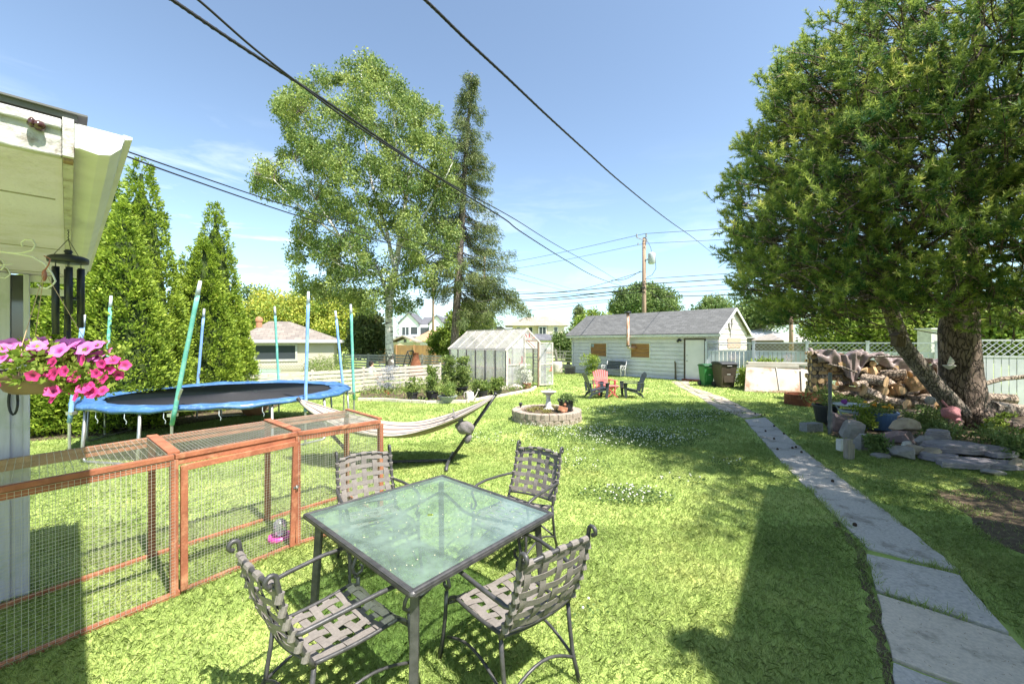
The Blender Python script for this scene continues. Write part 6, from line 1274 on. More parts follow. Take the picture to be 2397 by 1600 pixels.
# ---------------------------------------------------------------- birch
random.seed(12); BP = Vector((-6.63, 22.5, 0)); YB = 22.5
birch = thing('birch_tree', 'tall white-barked birch with airy spreading crown', 'tree', BP)
def bp(px, py, dy=0): v = at(px, py, YB); return Vector((v[0] * (YB + dy) / YB, YB + dy, 1.95 + (v[2] - 1.95) * (YB + dy) / YB)) - BP
tr_pts = [Vector((0, 0, -.05)), bp(913, 850), bp(911, 790), bp(910, 730), bp(913, 700), bp(920, 660), bp(930, 600)]
m = MB(); m.tube(tr_pts, [.30, .24, .2, .2, .2, .18, .16], 16, jit=.03)
limbs = [([bp(913, 705), bp(890, 640, -.3), bp(800, 560, -.8), bp(740, 470, -1.2), bp(690, 380, -1.5)], .13), ([bp(930, 600), bp(948, 480, .3), bp(960, 400, .5), bp(975, 300, .8)], .15), ([bp(925, 640), bp(905, 540, .8), bp(870, 430, 1.2), bp(850, 300, 1.4), bp(845, 140, 1.2)], .12), ([bp(935, 580), bp(985, 520, -.6), bp(1030, 440, -1), bp(1060, 380, -1.2)], .09), ([bp(905, 560, .6), bp(850, 470, .2), bp(790, 400, -.4), bp(700, 270, -.6)], .08), ([bp(890, 640, -.3), bp(830, 640, -1), bp(760, 600, -1.6), bp(700, 560, -1.8)], .07), ([bp(800, 560, -.8), bp(720, 500, -1), bp(640, 420, -1), bp(595, 410, -1)], .06), ([bp(925, 650), bp(980, 620, .8), bp(1040, 580, 1), bp(1070, 560, 1)], .06), ([bp(950, 470, .3), bp(930, 380, -.4), bp(920, 250, -.8), bp(900, 190, -1)], .07)]
for pts, r_ in limbs: m.tube(pts, [r_ * (1 - .8 * i / (len(pts) - 1)) for i in range(len(pts))], 8)
m.build('trunk', bark_birch, birch, smooth=True)
sil = [(115, 822, 868), (140, 800, 890), (170, 740, 950), (195, 700, 975), (230, 638, 1000), (260, 630, 1050), (300, 660, 1062), (340, 668, 1066), (370, 600, 1072), (400, 582, 1080), (440, 585, 1085), (470, 640, 1075), (500, 680, 1080), (560, 668, 1085), (600, 668, 1080), (640, 675, 1075), (680, 690, 1040), (705, 800, 1020), (730, 850, 950)]
C = []; tries = 0
def spans(y):
    for (a, l, r_), (b, l2, r2) in zip(sil, sil[1:]):
        if a <= y <= b: f = (y - a) / (b - a); return l + (l2 - l) * f, r_ + (r2 - r_) * f
while len(C) < 900 and tries < 40000:
    tries += 1; py = random.uniform(118, 728); l, r_ = spans(py); px = random.uniform(560, 1100)
    if px < l + 12 or px > r_ - 12: continue
    c_ = (l + r_) / 2; hwid = (r_ - l) / 2 * YB / F; f = (px - c_) / ((r_ - l) / 2); dmax = min(3.8, hwid) * math.sqrt(max(0, 1 - f * f)); dy = random.uniform(-1, 1) * dmax
    if math.sin(px * .045 + py * .02) + math.sin(py * .06 - px * .015) + .7 * math.sin(dy * 1.7 + px * .03) > 1.0: continue
    if py > 560 and 880 < px < 945 and dy < 0 and random.random() < .5: continue
    C.append(bp(px, py, dy))
C = np.array(C); clumps('crown', leaf_birch, C, rng.uniform(.25, .62, len(C)), 140, .13, .082, birch, bias=(0, 0, -.5), squash=1.05, cv=.5)
m = MB()
for i in range(0, len(C), 4):
    c = Vector(C[i]); best = min((p for pts, _ in limbs for p in [pts[0].lerp(pts[1], .7)] + pts[1:]), key=lambda p: (p - c).length + (2 if p.z > c.z else 0)); m.tube([best, best.lerp(c, .55) + Vector((0, 0, .25)), c, c + Vector((random.uniform(-.2, .2), 0, -.35))], [.022, .015, .009, .004], 4)
for dx in range(5): a = bp(838 + dx * 8, 150, 1.2); m.tube([a, a + Vector((-.1 + .1 * dx, 0, .75 + .1 * (dx % 2)))], [.012, .004], 4)
m.build('branches', bark_grey, birch)
# ---------------------------------------------------------------- spruce
SB = Vector(((1060 - 1198.5) / F * 24, 24, 0)); spr = thing('spruce_tree', 'tall narrow spruce with drooping boughs standing right behind the birch', 'tree', SB); YS = 24
def sp_(px, py, dy=0): v = at(px, py, YS); k = (YS + dy) / YS; return Vector((v[0] * k, YS + dy, 1.95 + (v[2] - 1.95) * k)) - SB
m = MB(); m.tube([Vector((0, 0, -.05)), sp_(1064, 800), sp_(1070, 700), sp_(1078, 560), sp_(1088, 400), sp_(1098, 260), sp_(1104, 172)], [.27, .23, .22, .2, .14, .07, .01], 12, jit=.04)
trunk_at = lambda py: sp_(1064 + (800 - py) * .0637, py)
C = []; Dr = []; br = []
py = 176
rows = []
while py < 742:
    f = (py - 176) / 560.; rad = .2 + 2.5 * f ** .85 + (.7 if 560 < py < 700 else 0); nbr = 5 if py < 300 else 7
    for k in range(nbr):
        a = random.uniform(0, 2 * PI); L_ = rad * random.uniform(.6, 1.12); t0 = trunk_at(py + random.uniform(-8, 8)); d = Vector((math.cos(a), math.sin(a), 0))
        if py > 690 and d.x < .2: continue
        if py > 600 and d.x < -.3: L_ *= .6
        tip = t0 + d * L_ + Vector((0, 0, -.12 * L_ - .1)); mid = t0 + d * L_ * .55 + Vector((0, 0, -.2 * L_)); br.append([t0, mid, tip])
        ns_ = max(2, int(L_ / .32))
        for s_ in range(1, ns_ + 1):
            q = s_ / ns_; p = (t0.lerp(mid, q / .55) if q < .55 else mid.lerp(tip, (q - .55) / .45))
            if q < .25 and L_ > 1: continue
            C.append(p + Vector((random.uniform(-.1, .1), random.uniform(-.1, .1), -.12))); Dr.append((d.x * .6, d.y * .6, -.55))
    py += 13 + 9 * f
for k in range(7):      # the long low bough reaching right
    t0 = sp_(1072, 655 + k * 5); tip = sp_(1195 + k * 7, 668 + k * 9, random.uniform(-1, 1)); br.append([t0, t0.lerp(tip, .5) + Vector((0, 0, .25)), tip])
    for q in np.linspace(.25, 1, 12): p = t0.lerp(tip, q) + Vector((0, random.uniform(-.2, .2), .25 * math.sin(PI * q) - random.uniform(0, .5))); C.append(p); Dr.append((.4, 0, -.7))
for k in range(12): C.append(sp_(1128 + random.uniform(-22, 22), 700 + random.uniform(-15, 60), random.uniform(-.5, .5))); Dr.append((0, 0, -.9))
C = np.array(C); Dr = np.array(Dr); I = np.repeat(np.arange(len(C)), 95); k = len(I); sz = .25; P = C[I] + rdir(k) * (rng.random(k) ** .5)[:, None] * np.array([.27, .27, .30]) + Dr[I] * (rng.random(k) * .25)[:, None]
npmesh('crown', leaf_spruce, leafverts(P, unit(Dr[I] + rdir(k) * .5), rng.uniform(.10, .2, k), rng.uniform(.022, .04, k)), 4, spr, .45 + (rng.random(len(C))[I] - .5) * .5 + (rng.random(k) - .5) * .3)
for b_ in br: m.tube(b_, [.03, .02, .008], 4)
for k in range(14): t0 = trunk_at(690 + k * 6); a = random.uniform(0, 6.28); m.tube([t0, t0 + Vector((math.cos(a), math.sin(a), -.2)) * random.uniform(.4, 1)], [.02, .006], 4)
m.build('trunk', bark_grey, spr, smooth=True)
# ---------------------------------------------------------------- background trees
def tree(label, px, ytop, Y, r_, zlow, mt, n=60, per=90, ln=.3, group=None, name='leafy_tree', rz=None, clr=.3, tr_=.2, px_w=1):
    x, _, zt = at(px, ytop, Y); t = thing(name, label, 'tree', (x, Y, 0), 0, group); C = []; zc = (zt + zlow) / 2; hz = (zt - zlow) / 2
    d = rdir(n) * (rng.random((n, 1)) ** .35); C = np.stack([d[:, 0] * r_ * .85, d[:, 1] * r_ * .85, zc + d[:, 2] * hz * .88], 1)
    clumps('crown', mt, C, r_ * clr, per, ln, ln * .6, t, cv=.5, squash=.8); m = MB(); m.tube([(0, 0, -.05), (.02, 0, zlow * .6), (0, .05, zc)], [tr_, tr_ * .8, tr_ * .35], 10)
    for k in range(8): c = C[random.randrange(n)]; m.tube([(0, 0, zlow * .8 + .2), tuple((Vector(c) + Vector((0, 0, zlow))) * .5), tuple(c)], [tr_ * .45, tr_ * .3, .03], 6)
    m.build('trunk', bark_grey, t, smooth=True); return t
gb = 'background trees beyond the yards'
tree('green tree at the left end of the background row, beside the cedars', 590, 668, 38, 2.88, 1.5, leaf_green, 70, 110, .26, gb)
tree('yellow-tinged tree rising above the cream garage roof', 655, 655, 37, 3.43, 1.2, leaf_yellow, 90, 120, .24, gb)
tree('yellow-green tree behind the right end of the cream garage roof', 725, 668, 38, 3.12, 1.0, leaf_yellow, 90, 120, .24, gb)
tree('tall yellow-green tree directly left of the birch crown base', 795, 672, 37, 3.15, .8, leaf_yellow, 90, 120, .24, gb)
tree('darker green tree behind the yellow ones left of the birch', 760, 700, 42, 3.52, .6, leaf_green, 80, 110, .26, gb)
tree('greyish dense conifer low beside the birch trunk', 862, 728, 28, 1.6, .2, leaf_spruce, 80, 150, .2, gb, 'conifer_tree')
tree('bright yellow-green tree right of the spruce trunk behind the greenhouse', 1100, 708, 30, 2.0, 1.2, leaf_bright, 90, 120, .24, gb)
tree('bright green bushy tree left of the spruce trunk', 1045, 765, 29, 1.3, .6, leaf_bright, 60, 110, .2, gb)
tree('large round dense tree behind the garage roof and pole', 1508, 664, 58, 5.3, 3.5, leaf_green, 240, 150, .36, gb, clr=.2)
tree('small rounded tree above the right part of the garage roof', 1668, 692, 55, 2.7, 4.0, leaf_green, 80, 90, .34, gb)
tree('light green tree left of the garage above the small white garage', 1395, 720, 42, 2.3, 1.0, leaf_bright, 70, 90, .3, gb)
tree('grey-green tree just left of the garage corner', 1330, 765, 33, 1.5, .4, leaf_green, 80, 110, .2, gb)
tree('leafy tree behind the right end of the garage under the pine', 1790, 690, 36, 3.0, 2.8, leaf_green, 90, 110, .28, gb)
for lab, px, yt, Y, r_ in (('bright maple glowing behind the pine trunks, leftmost', 1985, 700, 24, 2.4), ('bright maple behind the leaning pine trunk', 2085, 690, 22, 2.4), ('bright maple seen between the two pine trunks', 2165, 700, 21, 2.3), ('bright maple seen right of the big pine trunk', 2300, 690, 19, 2.4), ('bright maple at the right edge behind the white panel', 2390, 700, 17, 2.0)): tree(lab, px, yt, Y, r_, .9, leaf_bright, 100, 110, .2, 'maples behind the lattice fence')
def conifer(label, px, ytop, Y, r_, group=None, n=60):
    x, _, zt = at(px, ytop, Y); t = thing('conifer_tree', label, 'tree', (x, Y, 0), 0, group); zz = np.linspace(.5, zt - .2, n * 4); rr = r_ * (1 - zz / zt) ** .9; a = rng.random(n * 4) * 6.28; C = np.stack([rr * np.cos(a) * .8, rr * np.sin(a) * .8, zz], 1); clumps('crown', leaf_spruce, C, .35 * r_, 22, .35, .1, t, bias=(0, 0, -.3)); m = MB(); m.tube([(0, 0, 0), (0, 0, zt * .9)], [.2, .03], 8); m.build('trunk', bark_grey, t)
conifer('small dark spruce left of the round tree behind the garage', 1355, 716, 50, 1.6, gb); conifer('pointed fir behind the white modern house', 962, 708, 100, 5, gb); conifer('tiny dark fir top right of the garage gable', 1733, 746, 60, 1.2, gb)
# ---------------------------------------------------------------- houses
def winb(m_, x, z, w_, h_, y=-.03): m_.box((x, y, z), (w_, .06, h_))
def window(par, x, z, w_, h_, y=0, frame=white_w, n=1, side=None):
    m = MB()
    if side is None:
        m.box((x, y - .03, z + h_ / 2), (w_ + .16, .08, .1)); m.box((x, y - .03, z - h_ / 2), (w_ + .16, .08, .1)); [m.box((x + s_ * w_ / 2, y - .03, z), (.1, .08, h_ - .1)) for s_ in (-1, 1)]
        for k in range(1, n): m.box((x - w_ / 2 + w_ * k / n, y - .03, z), (.07, .08, h_ - .1))
        f = m.build('window', frame, par); m = MB(); m.box((x, y - .01, z), (w_ - .1, .03, h_ - .1)); m.build('pane', win_m, f)
# neighbour's cream garage on the left
ng = thing('neighbour_garage', 'cream neighbouring garage with brown hip roof behind the trampoline', 'garage', (-11.67, 18, 0), R(20)); ng.scale = (.78, .55, .98)
m = MB(); m.box((2.35, 2.5, 1.05), (4.7, 5, 2.1)); m.build('wall', stucco_c, ng)
m = MB(); E_ = [(-.35, -.4, 2.08), (5.1, -.4, 2.08), (5.1, 5.4, 2.08), (-.35, 5.4, 2.08)]; a_, b_ = (1.0, 2.5, 2.98), (2.1, 2.5, 2.98)
m.add(E_ + [a_, b_], [(0, 1, 5, 4), (1, 2, 5), (2, 3, 4, 5), (3, 0, 4), (3, 2, 1, 0)]); m.build('roof', roof_brown, ng)
m = MB(); m.box((2.375, -.41, 2.02), (5.46, .04, .13)); m.box((5.11, 2.5, 2.02), (.04, 5.8, .13)); m.build('gutter', white_w, ng)
window(ng, 1.65, 1.52, 2.1, .72, n=1, frame=M('window_frame_grey', (.5, .5, .46)))
m = MB(); m.lathe([(.16, 0), (.16, .35), (.2, .35), (.2, .42), (.16, .52), (.0, .58)], c=(.6, 1.6, 2.6), n=14); m.build('roof_vent', terra, ng)
m = MB()
for k in range(22):
    for sg in (1, -1): x = .55 + k * .14; m.beam((x, -.1, .75), (x + .3 * sg, -.1, 1.05), .008, .03, up=(0, 1, 0))
m.build('lattice', white_w, ng); m = MB()
for k in range(5): m.box((1.0, -.06, .12 + k * .15), (1.8, .03, .13))
m.build('teal_boards', M('pale_teal', (.42, .55, .48), (.36, .48, .42)), ng)
for lab, px in (('orange lilies climbing at the left of the neighbour window', 588), ('tall orange flowering plant in front of the neighbour window', 648)):
    x, _, z = at(px, 835, 19.4); plant('flowering_plant', lab, 'plant', x, 19.4, 0, .22, 1.35, 18, 40, .09, .03, leafmat('orange_flower', (.25, .3, .05), (.75, .35, .02)) if 'orange_flower' not in bpy.data.materials else bpy.data.materials['orange_flower'])
for lab, px, r_ in (('airy green bush along the neighbouring fence, left one', 745, .8), ('airy green bush along the neighbouring fence by the trampoline pole', 790, .7)):
    x, _, z = at(px, 845, 18.2); plant('garden_bush', lab, 'bush', x, 18.2, 0, r_, 1.25, 40, 50, .09, .03, leaf_weed)
# white modern house
wh = thing('modern_house', 'white two-storey modern house with dark gabled roofs seen right of the birch', 'house', (-24.9, 92, 0), 0)
wm = M('white_render', (.72, .73, .76), (.68, .69, .72)); dkf = M('dark_trim', (.045, .045, .05)); m = MB(); m.box((2.1, 3, 3.1), (4.2, 6, 6.2)); m.box((5.4, 4, 2.9), (2.4, 6, 5.8)); m.box((8.3, 2.6, 3.0), (3.2, 6, 6.0)); m.box((14, 7, 3.1), (8.4, 14, 6.2)); m.build('wall', wm, wh)
def gable_roof(par, x0, x1, y0, y1, ze, zr, mt, ov=.3, th=.25):
    m = MB(); xm = (x0 + x1) / 2; s_ = (zr - ze) / (xm - x0); m.extr([(x0 - ov, ze - ov * s_), (xm, zr), (x1 + ov, ze - ov * s_), (x1 + ov, ze - ov * s_ + th), (xm, zr + th), (x0 - ov, ze - ov * s_ + th)], y0 - ov, y1); m.build('roof', mt, par)
    m = MB(); m.add([(x0, y0, ze), (x1, y0, ze), (xm, y0, zr)], [(0, 1, 2)]); m.build('gable', wm, par)
gable_roof(wh, 0, 4.2, 0, 9, 6.2, 8.3, roof_slate); gable_roof(wh, 6.7, 9.9, -.4, 9, 6.0, 7.7, roof_slate)
m = MB(); m.extx([(-1, 6.2), (7, 8.4), (15, 6.2), (15, 6.4), (7, 8.6), (-1, 6.4)], 9.4, 19); m.extx([(2, 5.8), (7, 7.6), (7, 7.8), (2, 6.0)], 4.0, 9.6); m.build('roof', roof_slate, wh)
for x, z, w_, h_, n in ((1.0, 4.4, .5, 1.5, 1), (1.8, 4.4, .45, 1.5, 1), (3.3, 4.5, 1.3, 1.4, 3), (7.6, 4.7, .4, 1.3, 1), (8.5, 4.7, .4, 1.3, 1), (1.3, 1.6, .5, 1.8, 1)): window(wh, x, z, w_, h_, frame=dkf, n=n, y=-.42 if x > 6.7 else 0)
window(wh, 5.4, 4.3, 1.7, 1.6, y=.98, frame=dkf, n=3); window(wh, 8.0, 1.6, 1.0, 1.4, y=-.42, frame=dkf)
m = MB(); m.box((5.5, .9, 3.1), (2.2, .1, .9)); m.box((2.8, -.9, 2.95), (6.2, 2.2, .25)); m.build('canopy', dkf, wh); m = MB(); m.box((4.3, .2, 1.4), (1.4, 1.5, 2.8)); m.build('timber_panel', M('rust_timber', (.38, .13, .07), (.3, .1, .05)), wh)
# orange-roofed garage, brown fence area
og = thing('orange_roof_garage', 'low garage with orange shingle roof in front of the white modern house', 'garage', (-13.2, 56, 0)); m = MB(); m.box((2, 3, 1.1), (4.6, 5, 2.2)); m.build('wall', wm, og); m = MB(); E_ = [(-.7, .1, 2.1), (4.7, .1, 2.1), (4.7, 6, 2.1), (-.7, 6, 2.1)]; m.add(E_ + [(1.6, 3, 3.6), (2.8, 3, 3.6)], [(0, 1, 5, 4), (1, 2, 5), (2, 3, 4, 5), (3, 0, 4), (3, 2, 1, 0)]); m.build('roof', roof_orange, og); m = MB(); m.box((2.0, .49, .9), (2.6, .05, 1.8)); m.build('door', white_w, og)
for lab, px, Y in (('small pale shed roof at the left of the orange-roofed garage', 943, 50), ):
    x, _, z = at(px, 800, Y); t = thing('shed', lab, 'shed', (x - 1.4, Y, 0)); m = MB(); m.box((1.4, 1.5, .95), (2.8, 3, 1.9)); m.build('wall', stucco_c, t); m = MB(); m.extr([(-.3, 1.85), (1.4, 2.6), (3.1, 1.85), (3.1, 2.0), (1.4, 2.75), (-.3, 2.0)], -.3, 3.2); m.build('roof', roof_tan, t)
# beige house
bh = thing('beige_house', 'beige two-storey house with tan hip roof behind the greenhouse', 'house', (.0, 76, 0)); bw = M('beige_siding', (.62, .54, .45), (.56, .49, .41)); bw2 = M('tan_siding', (.38, .32, .28)); m = MB(); m.box((4.6, 4, 2.5), (9.0, 8, 5.0)); m.box((7.6, -.3, 2.5), (3.6, 1.0, 5.0)); m.build('wall', bw, bh); m = MB(); m.box((5.6, -.6, 2.5), (1.6, .6, 4.96)); m.build('bay', bw2, bh)
m = MB(); E_ = [(-1.3, -1.2, 4.9), (10.4, -1.2, 4.9), (10.4, 8.6, 4.9), (-1.3, 8.6, 4.9)]; m.add(E_ + [(2.6, 3.5, 6.7), (6.6, 3.5, 6.9)], [(0, 1, 5, 4), (1, 2, 5), (2, 3, 4, 5), (3, 0, 4), (3, 2, 1, 0)]); m.build('roof', roof_tan, bh)
for x, y in ((5.5, -.92), (7.9, -.82), (1.2, 0), (3.4, 0)): window(bh, x, 4.0, 1.3 if x == 5.5 else .7, 1.3, y=y, n=2 if x == 5.5 else 1)
# small white garage between greenhouse and garage
sg_ = thing('small_garage', 'small white gabled garage glimpsed between greenhouse and main garage', 'garage', (3.2, 50, 0)); m = MB(); m.box((2.0, 2, 1.1), (4.0, 4, 2.2)); m.build('wall', white_w, sg_); m = MB(); m.extx([(-.3, 2.1), (2, 2.85), (4.3, 2.1), (4.3, 2.2), (2, 2.95), (-.3, 2.2)], -.4, 2.4); m.extr([(2.2, 2.0), (3.3, 2.75), (4.5, 2.0), (4.5, 2.12), (3.3, 2.87), (2.2, 2.12)], -.6, 4); m.build('roof', roof_slate, sg_); m = MB(); m.add([(2.4, -.2, 2.1), (4.2, -.2, 2.1), (3.3, -.2, 2.75)], [(0, 1, 2)]); m.box((3.3, -.1, 1.1), (1.8, .2, 2.0)); m.build('gable', white_w, sg_)
m = MB(); m.box((1.2, -.05, .75), (2.0, .05, .6)); m.build('brick_band', M('brick_orange', (.45, .22, .14)), sg_)
dh = thing('dark_roof_house', 'distant dark-roofed house peeking over the greenhouse roof', 'house', (-3.2, 84, 0)); m = MB(); m.box((1.2, 2, 2), (2.2, 4, 4.0)); m.build('wall', M('blue_grey_wall', (.2, .26, .32)), dh); m = MB(); m.extr([(-.4, 4.9), (.9, 5.1), (3.0, 4.0), (3.0, 3.9), (-.4, 3.9)], -.4, 4.4); m.build('roof', dkf, dh)
# right-hand houses
def lowhouse(name, label, px0, px1, ye, yr, Y, wallm, roofm, win=True):
    x0, _, ze = at(px0, ye, Y); x1 = at(px1, ye, Y)[0]; zr = at(0, yr, Y + 2.5)[2]; W_ = x1 - x0; t = thing(name, label, 'house', (x0, Y, 0)); m = MB(); m.box((W_ / 2, 2.5, ze / 2), (W_ - .6, 5, ze)); m.build('wall', wallm, t); m = MB(); E_ = [(0, -.3, ze), (W_, -.3, ze), (W_, 5.5, ze), (0, 5.5, ze)]; m.add(E_ + [(W_ * .25, 2.5, zr), (W_ * .6, 2.5, zr)], [(0, 1, 5, 4), (1, 2, 5), (2, 3, 4, 5), (3, 0, 4), (3, 2, 1, 0)]); m.build('roof', roofm, t); m = MB(); m.box((W_ / 2, -.31, ze - .06), (W_, .05, .14)); m.build('gutter', white_w, t)
    if win: window(t, W_ * .4, ze - .9, W_ * .35, .5)
    return t
lowhouse('bungalow', 'grey-walled bungalow with pale roof right of the garage gable', 1728, 1850, 787, 762, 34, M('grey_wall', (.42, .40, .38)), M('pale_roof', (.68, .66, .66), (.6, .58, .58), sc=8))
lowhouse('bungalow', 'brown-roofed bungalow behind the middle of the lattice fence', 1828, 1945, 796, 780, 30, M('brown_wall', (.2, .17, .15)), M('grey_brown_roof', (.42, .37, .33), (.34, .3, .27), sc=8), False)
lowhouse('bungalow', 'distant grey-roofed house above the pale-roofed bungalow', 1735, 1812, 768, 749, 52, M('grey_wall_far', (.5, .48, .5)), roof_slate, False)
x, y, z = at(2180, 800, 17.5); t = thing('shed', 'small pale box shed showing above the fence between the pine trunks', 'shed', (x, y, 0)); m = MB(); m.box((0, 0, 1.25), (.6, .6, 2.45)); m.build('wall', M('pale_shed', (.6, .6, .55)), t); m = MB(); m.box((0, 0, 2.5), (.75, .75, .05)); m.build('roof', white_w, t)
# ---------------------------------------------------------------- neighbour's yard things and person
def trestle(label, px, Y, h, mt, w_=.5):
    x, _, _z = at(px, 850, Y); t = thing('swing_frame', label, 'swing frame', (x, Y, 0)); m = MB()
    for s_ in (-1, 1): m.tube([(s_ * w_ / 2, 0, 0), (0, 0, h)], .03, 6); m.tube([(s_ * w_ / 2, 1.3, 0), (0, 1.3, h)], .03, 6)
    m.tube([(0, 0, h), (0, 1.3, h)], .03, 6); m.build('frame', mt, t)
trestle('dark A-shaped swing frame in the neighbouring yard behind the birch', 954, 22.5, 1.45, darkmetal, .9)
x, _, _z = at(973, 850, 22); t = thing('chiminea', 'tapered rust-red chiminea standing in the neighbouring yard', 'chiminea', (x, 22, 0)); m = MB(); m.lathe([(.42, 0), (.40, .5), (.28, .75), (.18, 1.1), (.14, 1.35), (.17, 1.38)], n=16); m.build('body', rustm, t, smooth=True)
def person(loc, rz):
    t = thing('person', 'person with dark hair in a pale blue top sitting low in the neighbouring yard', 'person', loc, rz); me = bpy.data.meshes.new('body')
    J = [('pel', (0, 0, .30), .14), ('ab', (0, .02, .48), .13), ('ch', (0, .0, .66), .15), ('nk', (0, -.02, .82), .055), ('hd', (0, -.03, .92), .09), ('hd2', (0, -.03, 1.0), .085), ('sl', (.17, 0, .73), .06), ('el', (.25, -.05, .50), .045), ('wl', (.18, -.26, .42), .032), ('sr', (-.17, 0, .73), .06), ('er', (-.25, -.05, .50), .045), ('wr', (-.18, -.26, .42), .032), ('hl', (.09, -.05, .30), .09), ('kl', (.13, -.45, .42), .065), ('fl', (.13, -.5, .06), .045), ('tl', (.13, -.65, .03), .035), ('hr', (-.09, -.05, .30), .09), ('kr', (-.13, -.45, .42), .065), ('fr', (-.13, -.5, .06), .045), ('tr', (-.13, -.65, .03), .035)]
    E = [(0, 1), (1, 2), (2, 3), (3, 4), (4, 5), (2, 6), (6, 7), (7, 8), (2, 9), (9, 10), (10, 11), (0, 12), (12, 13), (13, 14), (14, 15), (0, 16), (16, 17), (17, 18), (18, 19)]
    # hands: five fingers each
    vs = [j[1] for j in J]; rs = [j[2] for j in J]
    for wi, sx in ((8, 1), (11, -1)):
        wx_, wy_, wz_ = vs[wi]; palm = len(vs); vs.append((wx_, wy_ - .07, wz_)); rs.append(.026); E.append((wi, palm))
        for f in range(5): b = len(vs); dx = (f - 2) * .018; vs.append((wx_ + dx, wy_ - .11, wz_)); rs.append(.009); E.append((palm, b)); vs.append((wx_ + dx * 1.2, wy_ - .14 - .01 * (2 - abs(f - 2)), wz_ - .015)); rs.append(.008); E.append((b, b + 1))
    me.from_pydata(vs, E, []); o = bpy.data.objects.new('body', me); S.collection.objects.link(o); o.parent = t; md = o.modifiers.new('skin', 'SKIN')
    for i, r_ in enumerate(rs): me.skin_vertices[0].data[i].radius = (r_, r_)
    me.skin_vertices[0].data[0].use_root = True; sb_ = o.modifiers.new('sub', 'SUBSURF'); sb_.levels = 2; sb_.render_levels = 2; me.materials.append(M('skin', (.5, .3, .22), (.46, .27, .2), rough=.6))
    m = MB(); m.lathe([(.15, .28), (.165, .5), (.175, .68), (.12, .76), (.07, .79)], n=16, sy=.85)
    for s_ in (-1, 1): m.tube([(s_ * .14, 0, .72), (s_ * .19, -.01, .66), (s_ * .24, -.03, .55)], [.075, .07, .062], 10)
    m.build('shirt', M('pale_blue_cloth', (.52, .58, .68), (.46, .52, .6), rough=.9), t, smooth=True)
    m = MB(); m.ball((0, .005, .985), (.098, .105, .095), 14, 10, rough=.04); m.ball((0, .06, .92), (.08, .06, .08), 10, 8); m.build('hair', M('dark_hair', (.02, .015, .012)), t, smooth=True)
    m = MB(); m.ball((0, -.125, .945), (.012, .018, .02), 8, 6); [m.ball((s_ * .088, -.03, .95), (.012, .018, .028), 8, 6) for s_ in (-1, 1)]; m.ball((0, -.118, .905), (.022, .008, .006), 8, 4); m.build('face', bpy.data.materials['skin'], t, smooth=True)
    m = MB(); [m.ball((s_ * .032, -.112, .965), (.011, .008, .008), 8, 6) for s_ in (-1, 1)]; m.build('eyes', black_m, t); return t
px_, _, _q = at(869, 850, 19.4); person((px_, 19.4, .0), R(150))
bpy.context.view_layer.update()
# ---------------------------------------------------------------- poles and wires
def upole(label, px, ytop, Y, r_=.14, trans=False):
    x, _, zt = at(px, ytop, Y); t = thing('utility_pole', label, 'utility pole', (x, Y, 0), 0, 'utility poles of the back lane'); m = MB(); m.tube([(0, 0, -.1), (0, 0, zt)], [r_, r_ * .72], 12); m.build('pole', wood_pole, t, smooth=True)
    if trans:
        m = MB(); m.beam((0, -.1, zt - .25), (-.6, -.1, zt - .02), .06, .06); m.tube([(-.6, -.1, zt), (-.6, -.1, zt + .25)], .06, 8); m.tube([(.12, -.1, zt), (.12, -.1, zt + .28)], .06, 8); m.tube([(.15, -.15, zt - .4), (.15, -.15, zt - .1)], .05, 8); m.tube([(-.5, -.1, zt - .6), (-.5, -.1, zt - .45)], .05, 8); m.build('insulators', M('grey_porcelain', (.3, .3, .32)), t)
        m = MB(); m.lathe([(.20, 0), (.27, .06), (.27, .72), (.25, .82), (.12, .88), (0, .9)], c=(.52, -.15, zt - 2.05), n=18); m.box((.2, -.12, zt - 1.7), (.3, .1, .1)); m.build('transformer', M('transformer_grey', (.5, .53, .56), rough=.5), t, smooth=True)
        m = MB(); m.tube([(.52, -.15, zt - 1.15), (.45, -.15, zt - .8), (.2, -.15, zt - .3)], .015, 5); m.tube([(.8, -.15, zt - 1.5), (.85, -.15, zt - 2.4), (.55, -.15, zt - 2.9), (.1, -.15, zt - 3.1)], .02, 5); m.tube([(-.2, -.15, zt - .3), (-.22, -.15, zt - 7)], .012, 5); m.build('leads', cable_m, t)
    return (x, Y, zt)
P1 = upole('wooden utility pole with grey transformer rising behind the garage', 1508, 556, 32, .17, True); P2 = upole('dark utility pole seen between birch and spruce', 1014, 640, 52, .17); P3 = upole('thin pale utility pole behind the greenhouse ridge', 1134, 600, 45, .15); P4 = upole('short wooden pole behind the lattice fence under the pine', 1852, 690, 29, .15)
gw_ = 'overhead wires crossing the sky'
def wire(label, pts, r_=.012, cat='cable', twist=False, name='overhead_wire', off=0):
    V = [Vector(p) for p in pts]; P = []
    for i in range(len(V) - 1):
        p0, p1, p2, p3 = V[max(i - 1, 0)], V[i], V[i + 1], V[min(i + 2, len(V) - 1)]
        for k in range(12): t_ = k / 12; P.append(.5 * ((2 * p1) + (p2 - p0) * t_ + (2 * p0 - 5 * p1 + 4 * p2 - p3) * t_ * t_ + (3 * p1 - p0 - 3 * p2 + p3) * t_ ** 3))
    P.append(V[-1]); o = thing(name, label, cat, tuple(V[0]), 0, gw_); m = MB(); m.tube([p - V[0] for p in P], r_, 6); m.build('wire', cable_m, o)
    if twist:
        m = MB(); Q = []; fine = []
        for i in range(len(P) - 1):
            for k in range(8): fine.append(P[i].lerp(P[i + 1], k / 8))
        for i, p in enumerate(fine): a = i * .55; Q.append(p - V[0] + Vector((0, math.cos(a), math.sin(a))) * r_ * .6)
        m.tube(Q, r_ * .75, 5); m.build('strand', cable_m, o)
    return o
